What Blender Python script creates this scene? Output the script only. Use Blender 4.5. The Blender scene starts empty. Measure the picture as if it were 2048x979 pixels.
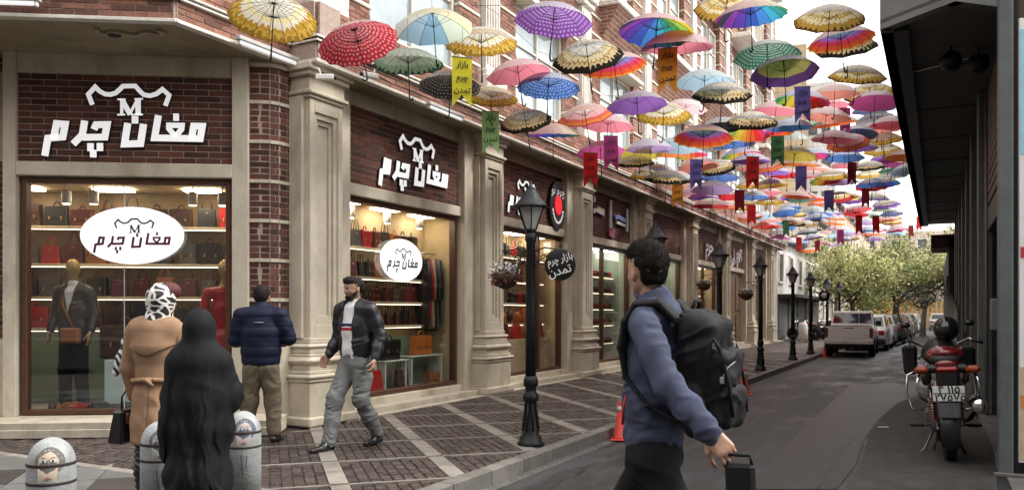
import bpy, math, random
import numpy as np
from mathutils import Vector, Matrix, Euler
R = math.radians
SC = bpy.context.scene
COL = SC.collection
rnd = random.Random(7)

# ------------------------------------------------------------------ camera, sky, sun, exposure
cam_data = bpy.data.cameras.new('camera')
cam_data.sensor_width = 36.0
cam_data.lens = 36.0 * 1600 / 2048
cam_data.shift_y = (624 - 489.5) / 2048
cam_data.clip_start = 0.05
cam_data.clip_end = 2000
camera = bpy.data.objects.new('camera', cam_data)
camera.location = (0, 0, 1.5)
camera.rotation_euler = (R(90), 0, R(28))
COL.objects.link(camera)
SC.camera = camera

world = bpy.data.worlds.new('World')
SC.world = world
world.use_nodes = True
wn, wl = world.node_tree.nodes, world.node_tree.links
wn.clear()
sky = wn.new('ShaderNodeTexSky')
sky.sky_type = 'NISHITA'
sky.sun_disc = False
SUN_EL, SUN_AZ = 48, 60
sky.sun_elevation = R(SUN_EL)
sky.sun_rotation = R(SUN_AZ)
sky.dust_density = 4.0
hs = wn.new('ShaderNodeHueSaturation')
hs.inputs['Saturation'].default_value = 0.10
cloud = wn.new('ShaderNodeMix'); cloud.data_type = 'RGBA'
cloud.inputs[0].default_value = 0.75
cloud.inputs[7].default_value = (9.4, 9.15, 9.1, 1)
bg = wn.new('ShaderNodeBackground')
bg.inputs['Strength'].default_value = 0.13
wo = wn.new('ShaderNodeOutputWorld')
wl.new(sky.outputs[0], hs.inputs['Color'])
wl.new(hs.outputs[0], cloud.inputs[6])
wl.new(cloud.outputs[2], bg.inputs['Color'])
wl.new(bg.outputs[0], wo.inputs[0])

sun_data = bpy.data.lights.new('sun', 'SUN')
sun_data.energy = 1.5
sun_data.angle = R(14)
sun_data.color = (1.0, 0.95, 0.88)
sun = bpy.data.objects.new('sun', sun_data)
COL.objects.link(sun)
_az = R(SUN_AZ)
_sd = Vector((math.sin(_az) * math.cos(R(SUN_EL)), math.cos(_az) * math.cos(R(SUN_EL)), math.sin(R(SUN_EL))))
sun.rotation_euler = (-_sd).to_track_quat('-Z', 'Y').to_euler()

SC.view_settings.view_transform = 'Standard'
SC.view_settings.look = 'None'
SC.view_settings.exposure = 1.22
SC.view_settings.gamma = 1.0
SC.render.engine = 'CYCLES'
SC.cycles.max_bounces = 7
SC.cycles.transparent_max_bounces = 16
SC.cycles.caustics_reflective = False
SC.cycles.caustics_refractive = False
SC.cycles.sample_clamp_indirect = 4.0

# ------------------------------------------------------------------ coordinates
# world x = across the street (right +), y = along the street, z = up; the lens stands at (0,0,1.5)
SN, CS = math.sin(R(28)), math.cos(R(28))
def cw(X, Y, z=0.0):                 # X to the right of the view axis, Y along it
    return Vector((X * CS - Y * SN, X * SN + Y * CS, z))
def at(px, py, Y):                   # where a sight line is at distance Y
    return cw((px - 1024) / 1600 * Y, Y, 1.5 + (624 - py) / 1600 * Y)
def gr(px, py, z=0.0):               # where a sight line meets the level z
    return at(px, py, 1600 * (1.5 - z) / (py - 624))

# ------------------------------------------------------------------ materials
MATS = {}
def M(name, col=(.5, .5, .5), rough=.7, metal=0., var=.12, vs=6., bump=0., bs=60., spec=None,
      emit=0., ecol=None, alpha=None, coat=0., sheen=0., transl=0., rand=0., dirt=None, dscale=2.):
    if name in MATS: return MATS[name]
    m = bpy.data.materials.new(name); m.use_nodes = True
    nt = m.node_tree; n, l = nt.nodes, nt.links
    b = n['Principled BSDF']
    b.inputs['Roughness'].default_value = rough
    b.inputs['Metallic'].default_value = metal
    if spec is not None: b.inputs['Specular IOR Level'].default_value = spec
    if coat: b.inputs['Coat Weight'].default_value = coat
    if sheen:
        b.inputs['Sheen Weight'].default_value = sheen
    c4 = (*col, 1)
    tc = n.new('ShaderNodeTexCoord')
    out = None
    if var > 0:
        nz = n.new('ShaderNodeTexNoise'); nz.inputs['Scale'].default_value = vs; nz.inputs['Detail'].default_value = 6
        nz.inputs['Roughness'].default_value = .65
        l.new(tc.outputs['Object'], nz.inputs['Vector'])
        mr = n.new('ShaderNodeMapRange')
        mr.inputs[1].default_value = .3; mr.inputs[2].default_value = .7
        mr.inputs[3].default_value = 1 - var; mr.inputs[4].default_value = 1 + var
        l.new(nz.outputs['Fac'], mr.inputs[0])
        mx = n.new('ShaderNodeVectorMath'); mx.operation = 'SCALE'
        mx.inputs[0].default_value = col
        l.new(mr.outputs[0], mx.inputs['Scale'])
        out = mx.outputs[0]
    if rand > 0:
        oi = n.new('ShaderNodeObjectInfo'); ge = n.new('ShaderNodeNewGeometry')
        ad = n.new('ShaderNodeMath'); ad.operation = 'ADD'
        l.new(oi.outputs['Random'], ad.inputs[0]); l.new(ge.outputs['Random Per Island'], ad.inputs[1])
        fr = n.new('ShaderNodeMath'); fr.operation = 'FRACT'; l.new(ad.outputs[0], fr.inputs[0])
        mr2 = n.new('ShaderNodeMapRange'); mr2.inputs[3].default_value = 1 - rand; mr2.inputs[4].default_value = 1 + rand
        l.new(fr.outputs[0], mr2.inputs[0])
        mx2 = n.new('ShaderNodeVectorMath'); mx2.operation = 'SCALE'
        if out: l.new(out, mx2.inputs[0])
        else: mx2.inputs[0].default_value = col
        l.new(mr2.outputs[0], mx2.inputs['Scale'])
        out = mx2.outputs[0]
    if dirt is not None:
        n3 = n.new('ShaderNodeTexNoise'); n3.inputs['Scale'].default_value = dscale; n3.inputs['Detail'].default_value = 8
        n3.inputs['Roughness'].default_value = .7
        mp3 = n.new('ShaderNodeMapping'); mp3.inputs['Scale'].default_value = (1, 1, .35)
        l.new(tc.outputs['Object'], mp3.inputs[0]); l.new(mp3.outputs[0], n3.inputs['Vector'])
        r3 = n.new('ShaderNodeMapRange'); r3.inputs[1].default_value = .5; r3.inputs[2].default_value = .72
        l.new(n3.outputs['Fac'], r3.inputs[0])
        m3 = n.new('ShaderNodeMix'); m3.data_type = 'RGBA'
        l.new(r3.outputs[0], m3.inputs[0])
        if out: l.new(out, m3.inputs[6])
        else: m3.inputs[6].default_value = c4
        m3.inputs[7].default_value = (*dirt, 1)
        out = m3.outputs[2]
    if out: l.new(out, b.inputs['Base Color'])
    else: b.inputs['Base Color'].default_value = c4
    if bump > 0:
        nb = n.new('ShaderNodeTexNoise'); nb.inputs['Scale'].default_value = bs; nb.inputs['Detail'].default_value = 5
        l.new(tc.outputs['Object'], nb.inputs['Vector'])
        bp = n.new('ShaderNodeBump'); bp.inputs['Strength'].default_value = min(bump, 1.); bp.inputs['Distance'].default_value = .01
        l.new(nb.outputs['Fac'], bp.inputs['Height']); l.new(bp.outputs[0], b.inputs['Normal'])
    if emit > 0:
        b.inputs['Emission Color'].default_value = (*(ecol or col), 1)
        b.inputs['Emission Strength'].default_value = emit
    if alpha is not None: b.inputs['Alpha'].default_value = alpha
    if transl > 0:
        tr = n.new('ShaderNodeBsdfTranslucent'); ms = n.new('ShaderNodeMixShader')
        ms.inputs[0].default_value = transl
        if out: l.new(out, tr.inputs[0])
        else: tr.inputs[0].default_value = c4
        l.new(b.outputs[0], ms.inputs[1]); l.new(tr.outputs[0], ms.inputs[2])
        l.new(ms.outputs[0], n['Material Output'].inputs[0])
    MATS[name] = m
    return m

def glass_mat(name, tint=(.95, .95, .94), extra=.05, rough=.0):
    if name in MATS: return MATS[name]
    m = bpy.data.materials.new(name); m.use_nodes = True
    n, l = m.node_tree.nodes, m.node_tree.links
    n.remove(n['Principled BSDF'])
    t = n.new('ShaderNodeBsdfTransparent'); t.inputs[0].default_value = (*tint, 1)
    g = n.new('ShaderNodeBsdfGlossy'); g.inputs['Roughness'].default_value = rough
    f = n.new('ShaderNodeFresnel'); f.inputs[0].default_value = 1.5
    a = n.new('ShaderNodeMath'); a.operation = 'ADD'; a.inputs[1].default_value = extra
    ge = n.new('ShaderNodeNewGeometry'); io = n.new('ShaderNodeMapRange')
    io.inputs[3].default_value = 1.5; io.inputs[4].default_value = 1 / 1.5
    l.new(ge.outputs['Backfacing'], io.inputs[0]); l.new(io.outputs[0], f.inputs[0])
    l.new(f.outputs[0], a.inputs[0])
    x = n.new('ShaderNodeMixShader'); l.new(a.outputs[0], x.inputs[0])
    l.new(t.outputs[0], x.inputs[1]); l.new(g.outputs[0], x.inputs[2])
    l.new(x.outputs[0], n['Material Output'].inputs[0])
    MATS[name] = m
    return m

STONE = M('limestone', (.58, .52, .41), .75, var=.14, vs=3., bump=.35, bs=45, dirt=(.34, .28, .19), dscale=1.4)
STONE2 = M('limestone_panel', (.54, .48, .37), .78, var=.12, vs=4., bump=.35, bs=60, dirt=(.31, .26, .18), dscale=1.8)
STEP = M('step_stone', (.50, .45, .36), .7, var=.15, vs=3, bump=.3, bs=40, dirt=(.28, .23, .16), dscale=2.5)
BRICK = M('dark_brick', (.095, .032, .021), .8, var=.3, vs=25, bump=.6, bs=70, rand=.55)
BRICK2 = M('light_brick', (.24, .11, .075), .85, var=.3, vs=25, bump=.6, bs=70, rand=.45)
MORTAR = M('mortar', (.40, .31, .26), .9, var=.2, vs=18, bump=.5, bs=80)
WHITE = M('white_paint', (.80, .79, .76), .5, var=.06)
LETTER = M('white_sign_acrylic', (.88, .88, .88), .35, var=0, emit=.25)
LETTER_EDGE = M('black_sign_edge', (.008, .008, .009), .4, var=0)
BLACK = M('black_iron', (.008, .009, .010), .45, var=.3, vs=20, bump=.25, bs=70, spec=.35)
WOOD = M('brown_window_frame', (.085, .035, .018), .45, var=.25, vs=10)
CHROME = M('chrome', (.7, .7, .7), .15, metal=1, var=0)
RUBBER = M('tyre_rubber', (.012, .012, .012), .85, var=.2, vs=30, bump=.4, bs=90)
GLASS = glass_mat('shop_glass')

# ------------------------------------------------------------------ object helpers
def tag(o, label=None, cat=None, group=None, kind=None):
    if label: o['label'] = label
    if cat: o['category'] = cat
    if group: o['group'] = group
    if kind: o['kind'] = kind
    return o
def thing(name, label, cat, loc=(0, 0, 0), rz=0., group=None, rot=None):
    o = bpy.data.objects.new(name, None); o.empty_display_size = .1
    COL.objects.link(o); o.location = loc
    o.rotation_euler = rot if rot else (0, 0, rz)
    return tag(o, label, cat, group)
def link(name, me, parent=None, loc=(0, 0, 0), rot=(0, 0, 0), kind=None):
    o = bpy.data.objects.new(name, me); COL.objects.link(o)
    o.location = loc; o.rotation_euler = rot
    if parent: o.parent = parent
    if kind: o['kind'] = kind
    return o
def copy_tree(o, parent=None):
    c = o.copy(); COL.objects.link(c)
    if parent: c.parent = parent
    for ch in list(o.children): copy_tree(ch, c)
    return c

class MB:
    """collects shapes into one mesh"""
    def __init__(s, M0=None): s.v = []; s.f = []; s.m = []; s.mats = []; s.M = M0; s.uv = None; s.sm = []
    def mi(s, mat):
        if mat not in s.mats: s.mats.append(mat)
        return s.mats.index(mat)
    def add(s, vs, fs, mat, smooth=False):
        k = len(s.v)
        if s.M: s.v += [tuple(s.M @ Vector(p)) for p in vs]
        else: s.v += [tuple(p) for p in vs]
        i = s.mi(mat)
        for f in fs:
            s.f.append([k + a for a in f]); s.m.append(i); s.sm.append(smooth)
        return s
    def box(s, x0, x1, y0, y1, z0, z1, mat, b=0., taper=None):
        if x0 > x1: x0, x1 = x1, x0
        if y0 > y1: y0, y1 = y1, y0
        if z0 > z1: z0, z1 = z1, z0
        if b <= 0:
            v = [(x, y, z) for z in (z0, z1) for y in (y0, y1) for x in (x0, x1)]
            if taper:
                cx, cy = (x0 + x1) / 2, (y0 + y1) / 2
                v = v[:4] + [(cx + (x - cx) * taper[0], cy + (y - cy) * taper[1], z) for x, y, z in v[4:]]
            return s.add(v, [(0, 2, 3, 1), (4, 5, 7, 6), (0, 1, 5, 4), (2, 6, 7, 3), (0, 4, 6, 2), (1, 3, 7, 5)], mat)
        b = min(b, (x1 - x0) * .49, (y1 - y0) * .49, (z1 - z0) * .49)
        v = []; idx = {}
        cx, cy = (x0 + x1) / 2, (y0 + y1) / 2
        for i, x in enumerate((x0, x1)):
            for j, y in enumerate((y0, y1)):
                for k, z in enumerate((z0, z1)):
                    dx, dy, dz = (b if i == 0 else -b), (b if j == 0 else -b), (b if k == 0 else -b)
                    for a, p in enumerate(((x, y + dy, z + dz), (x + dx, y, z + dz), (x + dx, y + dy, z))):
                        if taper and k == 1: p = (cx + (p[0] - cx) * taper[0], cy + (p[1] - cy) * taper[1], p[2])
                        idx[i, j, k, a] = len(v); v.append(p)
        f = []
        I = lambda i, j, k, a: idx[i, j, k, a]
        f += [(I(0,0,0,0), I(0,0,1,0), I(0,1,1,0), I(0,1,0,0)), (I(1,0,0,0), I(1,1,0,0), I(1,1,1,0), I(1,0,1,0))]
        f += [(I(0,0,0,1), I(1,0,0,1), I(1,0,1,1), I(0,0,1,1)), (I(0,1,0,1), I(0,1,1,1), I(1,1,1,1), I(1,1,0,1))]
        f += [(I(0,0,0,2), I(0,1,0,2), I(1,1,0,2), I(1,0,0,2)), (I(0,0,1,2), I(1,0,1,2), I(1,1,1,2), I(0,1,1,2))]
        for k in (0, 1):
            for j in (0, 1):
                q = (I(0,j,k,1), I(0,j,k,2), I(1,j,k,2), I(1,j,k,1)); f.append(q if (j + k) % 2 == 0 else q[::-1])
            for i in (0, 1):
                q = (I(i,0,k,0), I(i,1,k,0), I(i,1,k,2), I(i,0,k,2)); f.append(q if (i + k) % 2 == 0 else q[::-1])
        for i in (0, 1):
            for j in (0, 1):
                q = (I(i,j,0,0), I(i,j,1,0), I(i,j,1,1), I(i,j,0,1)); f.append(q[::-1] if (i + j) % 2 == 0 else q)
        for i in (0, 1):
            for j in (0, 1):
                for k in (0, 1):
                    q = (I(i,j,k,0), I(i,j,k,1), I(i,j,k,2)); f.append(q if (i + j + k) % 2 == 0 else q[::-1])
        return s.add(v, f, mat)
    def prism(s, pts, z0, z1, mat, cap=True):          # polygon in x,y counter-clockwise
        n = len(pts)
        v = [(x, y, z0) for x, y in pts] + [(x, y, z1) for x, y in pts]
        f = [(i, (i + 1) % n, n + (i + 1) % n, n + i) for i in range(n)]
        if cap: f += [tuple(range(n - 1, -1, -1)), tuple(range(n, 2 * n))]
        return s.add(v, f, mat)
    def poly(s, pts3, mat): return s.add(pts3, [tuple(range(len(pts3)))], mat)
    def tube(s, path, r, mat, n=8, closed=False, cap=True):
        P = [Vector(p) for p in path]; m = len(P)
        rr = r if isinstance(r, (list, tuple)) else [r] * m
        v = []; up = None
        for i, p in enumerate(P):
            if closed: d = P[(i + 1) % m] - P[i - 1]
            else: d = P[min(i + 1, m - 1)] - P[max(i - 1, 0)]
            if d.length < 1e-9: d = Vector((0, 0, 1))
            d.normalize()
            if up is None:
                up = Vector((0, 0, 1)) if abs(d.z) < .9 else Vector((1, 0, 0))
            a = d.cross(up)
            if a.length < 1e-6: a = d.orthogonal()
            a.normalize(); up = a.cross(d); up.normalize()
            for k in range(n):
                t = 2 * math.pi * k / n
                v.append(p + (a * math.cos(t) + up * math.sin(t)) * rr[i])
        f = []
        for i in range(m if closed else m - 1):
            j = (i + 1) % m
            for k in range(n):
                q = (k + 1) % n
                f.append((i * n + k, i * n + q, j * n + q, j * n + k))
        if cap and not closed:
            f += [tuple(range(n - 1, -1, -1)), tuple((m - 1) * n + k for k in range(n))]
        return s.add(v, f, mat, smooth=True)
    def lathe(s, prof, mat, n=16, c=(0, 0, 0), smooth=True, axis='z', ph=0.):
        v = []; f = []
        m = len(prof)
        for r, z in prof:
            for k in range(n):
                t = 2 * math.pi * k / n + ph
                p = (r * math.cos(t), r * math.sin(t), z)
                if axis == 'x': p = (z, p[0], p[1])
                elif axis == 'y': p = (p[1], z, p[0])
                v.append((p[0] + c[0], p[1] + c[1], p[2] + c[2]))
        for i in range(m - 1):
            for k in range(n):
                q = (k + 1) % n
                f.append((i * n + k, i * n + q, (i + 1) * n + q, (i + 1) * n + k))
        f += [tuple(range(n - 1, -1, -1)), tuple((m - 1) * n + k for k in range(n))]
        return s.add(v, f, mat, smooth=smooth)
    def ell(s, c, r, mat, n=12, rot=None):
        v = []; f = []; h = n // 2
        E_ = Euler(rot).to_matrix() if rot else None
        for i in range(h + 1):
            a = math.pi * i / h - math.pi / 2
            for k in range(n):
                t = 2 * math.pi * k / n
                p = Vector((r[0] * math.cos(a) * math.cos(t), r[1] * math.cos(a) * math.sin(t), r[2] * math.sin(a)))
                if E_: p = E_ @ p
                v.append(p + Vector(c))
        for i in range(h):
            for k in range(n):
                q = (k + 1) % n
                f.append((i * n + k, i * n + q, (i + 1) * n + q, (i + 1) * n + k))
        return s.add(v, f, mat, smooth=True)
    def ribbon(s, pts, w, y0, y1, mat, ox=0, oz=0, sc=1, cap=True):
        """a mitred stroke in the x,z plane from y0 (back) to y1 (front)"""
        P = [Vector((a * sc, b * sc)) for a, b in pts]; n = len(P); hw = w * sc / 2
        closed = (P[0] - P[-1]).length < 1e-6
        if closed: P = P[:-1]; n -= 1
        L = []; Rr = []
        for i in range(n):
            d0 = (P[i] - P[i - 1]).normalized() if (i > 0 or closed) else (P[1] - P[0]).normalized()
            d1 = (P[(i + 1) % n] - P[i]).normalized() if (i < n - 1 or closed) else d0
            t = (d0 + d1)
            t = t.normalized() if t.length > 1e-6 else d0
            nn = Vector((-t.y, t.x)); c = max(.55, abs(nn.dot(Vector((-d0.y, d0.x)))))
            q = P[i].copy()
            if cap and not closed:
                if i == 0: q -= d1 * hw * .3
                if i == n - 1: q += d0 * hw * .3
            L.append(q + nn * hw / c); Rr.append(q - nn * hw / c)
        v = []
        for a, b in zip(L, Rr):
            v += [(a.x + ox, y0, a.y + oz), (b.x + ox, y0, b.y + oz), (b.x + ox, y1, b.y + oz), (a.x + ox, y1, a.y + oz)]
        f = []
        for i in range(n if closed else n - 1):
            a, b = i * 4, ((i + 1) % n) * 4
            f += [(a + 3, a + 2, b + 2, b + 3), (a, b, b + 1, a + 1), (a, a + 3, b + 3, b), (a + 1, b + 1, b + 2, a + 2)]
        if not closed: f += [(0, 1, 2, 3), ((n - 1) * 4, (n - 1) * 4 + 3, (n - 1) * 4 + 2, (n - 1) * 4 + 1)]
        return s.add(v, f, mat)
    def mesh(s, name='mesh', recalc=True):
        me = bpy.data.meshes.new(name)
        me.from_pydata([tuple(p) for p in s.v], [], s.f)
        for m in s.mats: me.materials.append(m)
        me.polygons.foreach_set('material_index', s.m)
        me.polygons.foreach_set('use_smooth', s.sm)
        me.update()
        return me
    def build(s, name, parent=None, loc=(0, 0, 0), rot=(0, 0, 0), kind=None):
        return link(name, s.mesh(name), parent, loc, rot, kind)

def text_obj(name, body, size, mat, parent, loc, rot, extrude=.004, sx=1., bold=0.):
    c = bpy.data.curves.new(name, 'FONT'); c.body = body; c.size = size; c.extrude = extrude
    c.align_x = 'CENTER'; c.align_y = 'CENTER'; c.resolution_u = 2; c.offset = bold
    o = bpy.data.objects.new(name, c); COL.objects.link(o)
    bpy.context.view_layer.update()
    me = bpy.data.meshes.new_from_object(o.evaluated_get(bpy.context.evaluated_depsgraph_get()))
    bpy.data.objects.remove(o); bpy.data.curves.remove(c)
    me.materials.clear(); me.materials.append(mat)
    t = link(name, me, parent, loc, rot); t.scale = (sx, 1, 1)
    return t
_txt = {}
def text_shared(name, body, size, mat, parent, loc, rot, extrude=.003, sx=1., bold=0.):
    k = (body, size, mat.name, extrude, bold)
    if k not in _txt:
        o = text_obj(name, body, size, mat, parent, loc, rot, extrude, sx, bold); _txt[k] = o.data; return o
    o = link(name, _txt[k], parent, loc, rot); o.scale = (sx, 1, 1)
    return o

def frame(o, xdir):   # local x along xdir, local y away from the viewer (into the wall), z up
    x = Vector(xdir).normalized(); z = Vector((0, 0, 1)); y = z.cross(x)
    m = Matrix.Identity(4)
    for i in range(3): m[i][0], m[i][1], m[i][2], m[i][3] = x[i], y[i], z[i], o[i]
    return m
# ------------------------------------------------------------------ the brick building on the left
LF = frame((0, 0, 0), (0, 1, 0))                 # local x = along the street, local y = distance left of the lens
P0 = cw((35 - 1024) / 1600 * 9.25, 9.25); P1 = cw((498 - 1024) / 1600 * 9.5, 9.5)
FD = (P1 - P0).normalized(); FF = frame(P0, FD); FW = (P1 - P0).length
KZ = .13
bld = thing('brick_building', 'brick and pale stone arcade building with shops along the left of the street', 'building', (-7, 20, 0))
BI = Matrix.Translation((7, -20, 0))
def LM(): return MB(BI @ LF)
def FM(): return MB(BI @ FF)
def part(mb, name, kind=None): return mb.build(name, bld, kind=kind)

# bricks: the first 300 are parts of their own, the others are joined
BR = {'n': 0, 'mesh': {}}
rest_dark = MB(BI); rest_light = MB(BI)
def brick_mesh(l, h, mat):
    k = (round(l, 3), round(h, 3), mat.name)
    if k not in BR['mesh']:
        BR['mesh'][k] = MB().box(0, l, 0, .05, 0, h, mat, b=.003).mesh('brick')
    return BR['mesh'][k]
def lay(F, x0, x1, y, z0, z1, mat=BRICK, L=.285, H=.073, J=.012, single=True, off=0.):
    """courses on the plane local y of frame F, bricks 7-9 mm proud of the mortar"""
    n = int(round((z1 - z0) / H)); H = (z1 - z0) / n
    ang = math.atan2(F[1][0], F[0][0])
    for i in range(n):
        z = z0 + i * H + J / 2
        x = x0 + J / 2 - (L / 2 if i % 2 else 0) - off
        while x < x1 - .02:
            a, b = max(x, x0 + J / 2), min(x + L - J, x1 - J / 2)
            x += L
            if b - a < .02: continue
            yy = y - rnd.uniform(.006, .010)
            if single and BR['n'] < 300:
                BR['n'] += 1
                o = link('brick', brick_mesh(b - a, H - J, mat), bld)
                o.location = BI @ (F @ Vector((a, yy, z))); o.rotation_euler = (0, 0, ang)
            else:
                mb = rest_dark if mat is BRICK else rest_light
                mb.M = BI @ F
                v = [(a, yy, z), (b, yy, z), (b, yy, z + H - J), (a, yy, z + H - J), (a, y + .002, z), (b, y + .002, z), (b, y + .002, z + H - J), (a, y + .002, z + H - J)]
                mb.add(v, [(0, 1, 2, 3), (0, 3, 7, 4), (1, 5, 6, 2), (3, 2, 6, 7), (0, 4, 5, 1)], mat)

# ---- corner shop front (the wall that faces the lens)
part(FM().box(-1.5, 2.42, .0, .25, 3.24, 4.27, MORTAR), 'mortar_bed')
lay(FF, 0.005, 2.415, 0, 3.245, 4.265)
part(FM().box(-.14, 0, -.05, .28, .3, 4.5, STONE, b=.004), 'stone_jamb')
part(FM().box(2.42, FW, -.05, .28, .3, 4.5, STONE, b=.004), 'stone_jamb')
part(FM().box(0.002, 2.418, -.055, .25, 3.08, 3.24, STONE, b=.008), 'stone_lintel')
part(FM().box(0.002, 2.418, -.03, .25, 4.27, 4.5, STONE2, b=.004), 'stone_frieze')
part(FM().box(-1.5, 2.9, -.02, .25, .13, .30, STONE, b=.0), 'stone_sill')
part(FM().box(-1.5, -.14, .03, .28, .3, 4.5, MORTAR), 'mortar_bed')
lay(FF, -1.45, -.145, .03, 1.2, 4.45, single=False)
part(FM().box(-1.5, -.142, -.01, .28, .3, 1.18, STONE2, b=.01), 'stone_plinth')
# the step in front of it
stp = part(FM().box(-1.6, 3.05, -.62, -.02, .13, .225, STEP, b=.006), 'stone_step')
part(FM().box(-1.6, 3.05, -.60, -.022, .226, .30, STEP, b=.006), 'stone_step')
# rounded brick corner between the shop front and the first pilaster
cpx = [(499, 9.52), (520, 9.53), (540, 9.55), (558, 9.62), (574, 9.73), (588, 9.9)]
cp = [cw((x - 1024) / 1600 * Y, Y) for x, Y in cpx]
mbm = MB(BI); mbs = MB(BI)
for a, b in zip(cp[:-1], cp[1:]):
    F = frame(a, b - a); w = (b - a).length
    mbm.M = BI @ F; mbm.box(0, w + .004, 0, .2, .13, 4.5, MORTAR)
    for z in (1.16, 1.63, 2.10, 2.57, 3.04, 3.51, 3.98, 4.42):
        mbs.M = BI @ F; mbs.box(0, w, -.02, .1, z, z + .04, STONE)
for i, (a, b) in enumerate(((0, 2), (2, 3), (3, 4), (4, 5))):
    F = frame(cp[a], cp[b] - cp[a]); w = (cp[b] - cp[a]).length
    for z in (1.20, 1.67, 2.14, 2.61, 3.08, 3.55, 4.02):
        lay(F, 0, w, 0 if i else .002, z, min(z + .43, 4.42), L=.24, off=.05 * i, single=(z > 2.5))
part(mbm, 'mortar_bed'); part(mbs, 'stone_course')
mbm = MB(BI)
for a, b in zip(cp[:-1], cp[1:]):
    F = frame(a, b - a); w = (b - a).length
    mbm.M = BI @ F; mbm.box(-.01, w + .01, -.06, .1, .13, 1.16, STONE2)
part(mbm, 'stone_plinth')

# ---- pilasters along the street
PC = [7.7, 11.95, 16.1, 20.3, 24.9, 29.4, 33.9, 38.2]
END_S = 40.6
def pilaster(c, k):
    g = 1.0
    mb = MB()
    # backing strips either side
    mb.box(-.67, -.36, -.12, .15, .13, 4.5, STONE, b=.004)
    mb.box(.36, .67, -.12, .15, .13, 4.5, STONE, b=.004)
    if k == 0:
        mb.v = []; mb.f = []; mb.m = []; mb.sm = []
        mb.box(.36, .67, -.12, .15, .13, 4.5, STONE, b=.004)
    # shaft with a stepped sunk panel
    mb.box(-.36, .36, -.215, .15, 1.19, 4.12, STONE)
    z0, z1 = 1.19, 4.1
    for a, b in ((-.3, -.215), (.215, .3)): mb.box(a, b, -.30, -.214, z0, z1, STONE, b=.006)
    mb.box(-.214, .214, -.30, -.214, z0, 1.34, STONE, b=.006); mb.box(-.214, .214, -.30, -.214, 3.94, z1, STONE, b=.006)
    for a, b in ((-.215, -.15), (.15, .215)): mb.box(a, b, -.275, -.214, 1.34, 3.94, STONE, b=.004)
    mb.box(-.15, .15, -.275, -.214, 1.34, 1.41, STONE, b=.004); mb.box(-.15, .15, -.275, -.214, 3.87, 3.94, STONE, b=.004)
    for a, b in ((-.15, -.10), (.10, .15)): mb.box(a, b, -.245, -.214, 1.41, 3.87, STONE, b=.004)
    mb.box(-.10, .10, -.245, -.214, 3.81, 3.87, STONE, b=.004); mb.box(-.10, .10, -.245, -.214, 1.41, 1.46, STONE, b=.004)
    # capital
    mb.box(-.33, .33, -.325, .1, 4.10, 4.14, STONE, b=.008)
    mb.box(-.36, .36, -.355, .1, 4.14, 4.19, STONE, b=.012)
    mb.box(-.32, .32, -.31, .1, 4.19, 4.36, STONE, b=.004)
    mb.box(-.37, .37, -.36, .1, 4.36, 4.42, STONE, b=.01)
    mb.box(-.41, .41, -.40, .1, 4.42, 4.5, STONE, b=.01)
    o = link('pilaster', mb.mesh('pilaster'), bld)
    o.matrix_basis = BI @ LF @ Matrix.Translation((c, 7.0, 0))
    pb = MB()
    prof = [(.13, .25, .47, .45, .02), (.25, .66, .42, .40, .006), (.66, .70, .44, .42, .01), (.70, .755, .465, .445, .02), (.755, .80, .42, .40, .01),
            (.80, .87, .385, .37, .006), (.87, .965, .44, .42, .04), (.965, 1.00, .385, .37, .01), (1.00, 1.06, .37, .355, .01), (1.06, 1.12, .40, .38, .028), (1.12, 1.19, .335, .33, .01)]
    for z0, z1, hw, d, b in prof: pb.box(-hw, hw, -d, .12, z0, z1, STONE2 if z1 == .66 else STONE, b=b)
    q = link('pilaster_base', pb.mesh('pilaster_base'), bld)
    q.matrix_basis = BI @ LF @ Matrix.Translation((c, 7.0, 0))
    return o, q
pp = pilaster(PC[0], 0)
pil = pilaster(PC[1], 1)
for c in PC[2:]:
    for o in pil:
        d = o.copy(); COL.objects.link(d); d.parent = bld
        d.matrix_basis = BI @ LF @ Matrix.Translation((c, 7.0, 0))
# ---- bays
CREAM = M('cream_shop_wall', (.50, .39, .23), .7, var=.08)
SHELF = M('pale_shelf', (.70, .57, .36), .5, var=.08)
MINT = M('mint_panel', (.26, .38, .31), .5, var=.08)
DARKIN = M('dark_interior', (.04, .032, .028), .8, var=.3)
FLOORIN = M('shop_floor', (.5, .45, .38), .4, var=.15)
LAMPW = M('warm_shop_light', (1, .85, .6), .5, var=0, emit=10, ecol=(1., .88, .68))
LEDW = M('warm_led_strip', (1, .85, .6), .5, var=0, emit=2.6, ecol=(1., .86, .62))
bays = []
for k in range(7):
    a, b = PC[k] + .67, PC[k + 1] - .67
    bays.append((a, b))
    m_ = LM(); m_.box(a, b, 7.0, 7.3, 3.24, 4.3, MORTAR); part(m_, 'mortar_bed')
    far = k > 3
    lay(LF, a + .03, b - .03, 7.0, 3.25, 4.295, L=.285 if not far else .3, H=.073 if not far else .09, J=.012 if not far else .014, single=(k == 0))
    part(LM().box(a + .001, b - .001, 6.945, 7.3, 3.08, 3.24, STONE, b=.008), 'stone_lintel')
    part(LM().box(a + .001, b - .001, 6.97, 7.3, 4.3, 4.5, STONE2, b=.004), 'stone_frieze')
    part(LM().box(a, b, 6.93, 7.3, .13, .31, STONE, b=.006), 'stone_sill')
part(LM().box(PC[7] + .67, END_S, 6.9, 7.3, .13, 4.5, STONE, b=.0), 'stone_wall')
# low stone step running along the wall
for k in range(7):
    part(LM().box(PC[k] + .475, PC[k + 1] - .475, 6.72, 6.925, .13, .215, STEP, b=.008), 'stone_step')
part(LM().box(PC[0] + .2, END_S, 6.56, 7.4, .100, .134, STEP), 'stone_footing')
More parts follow.
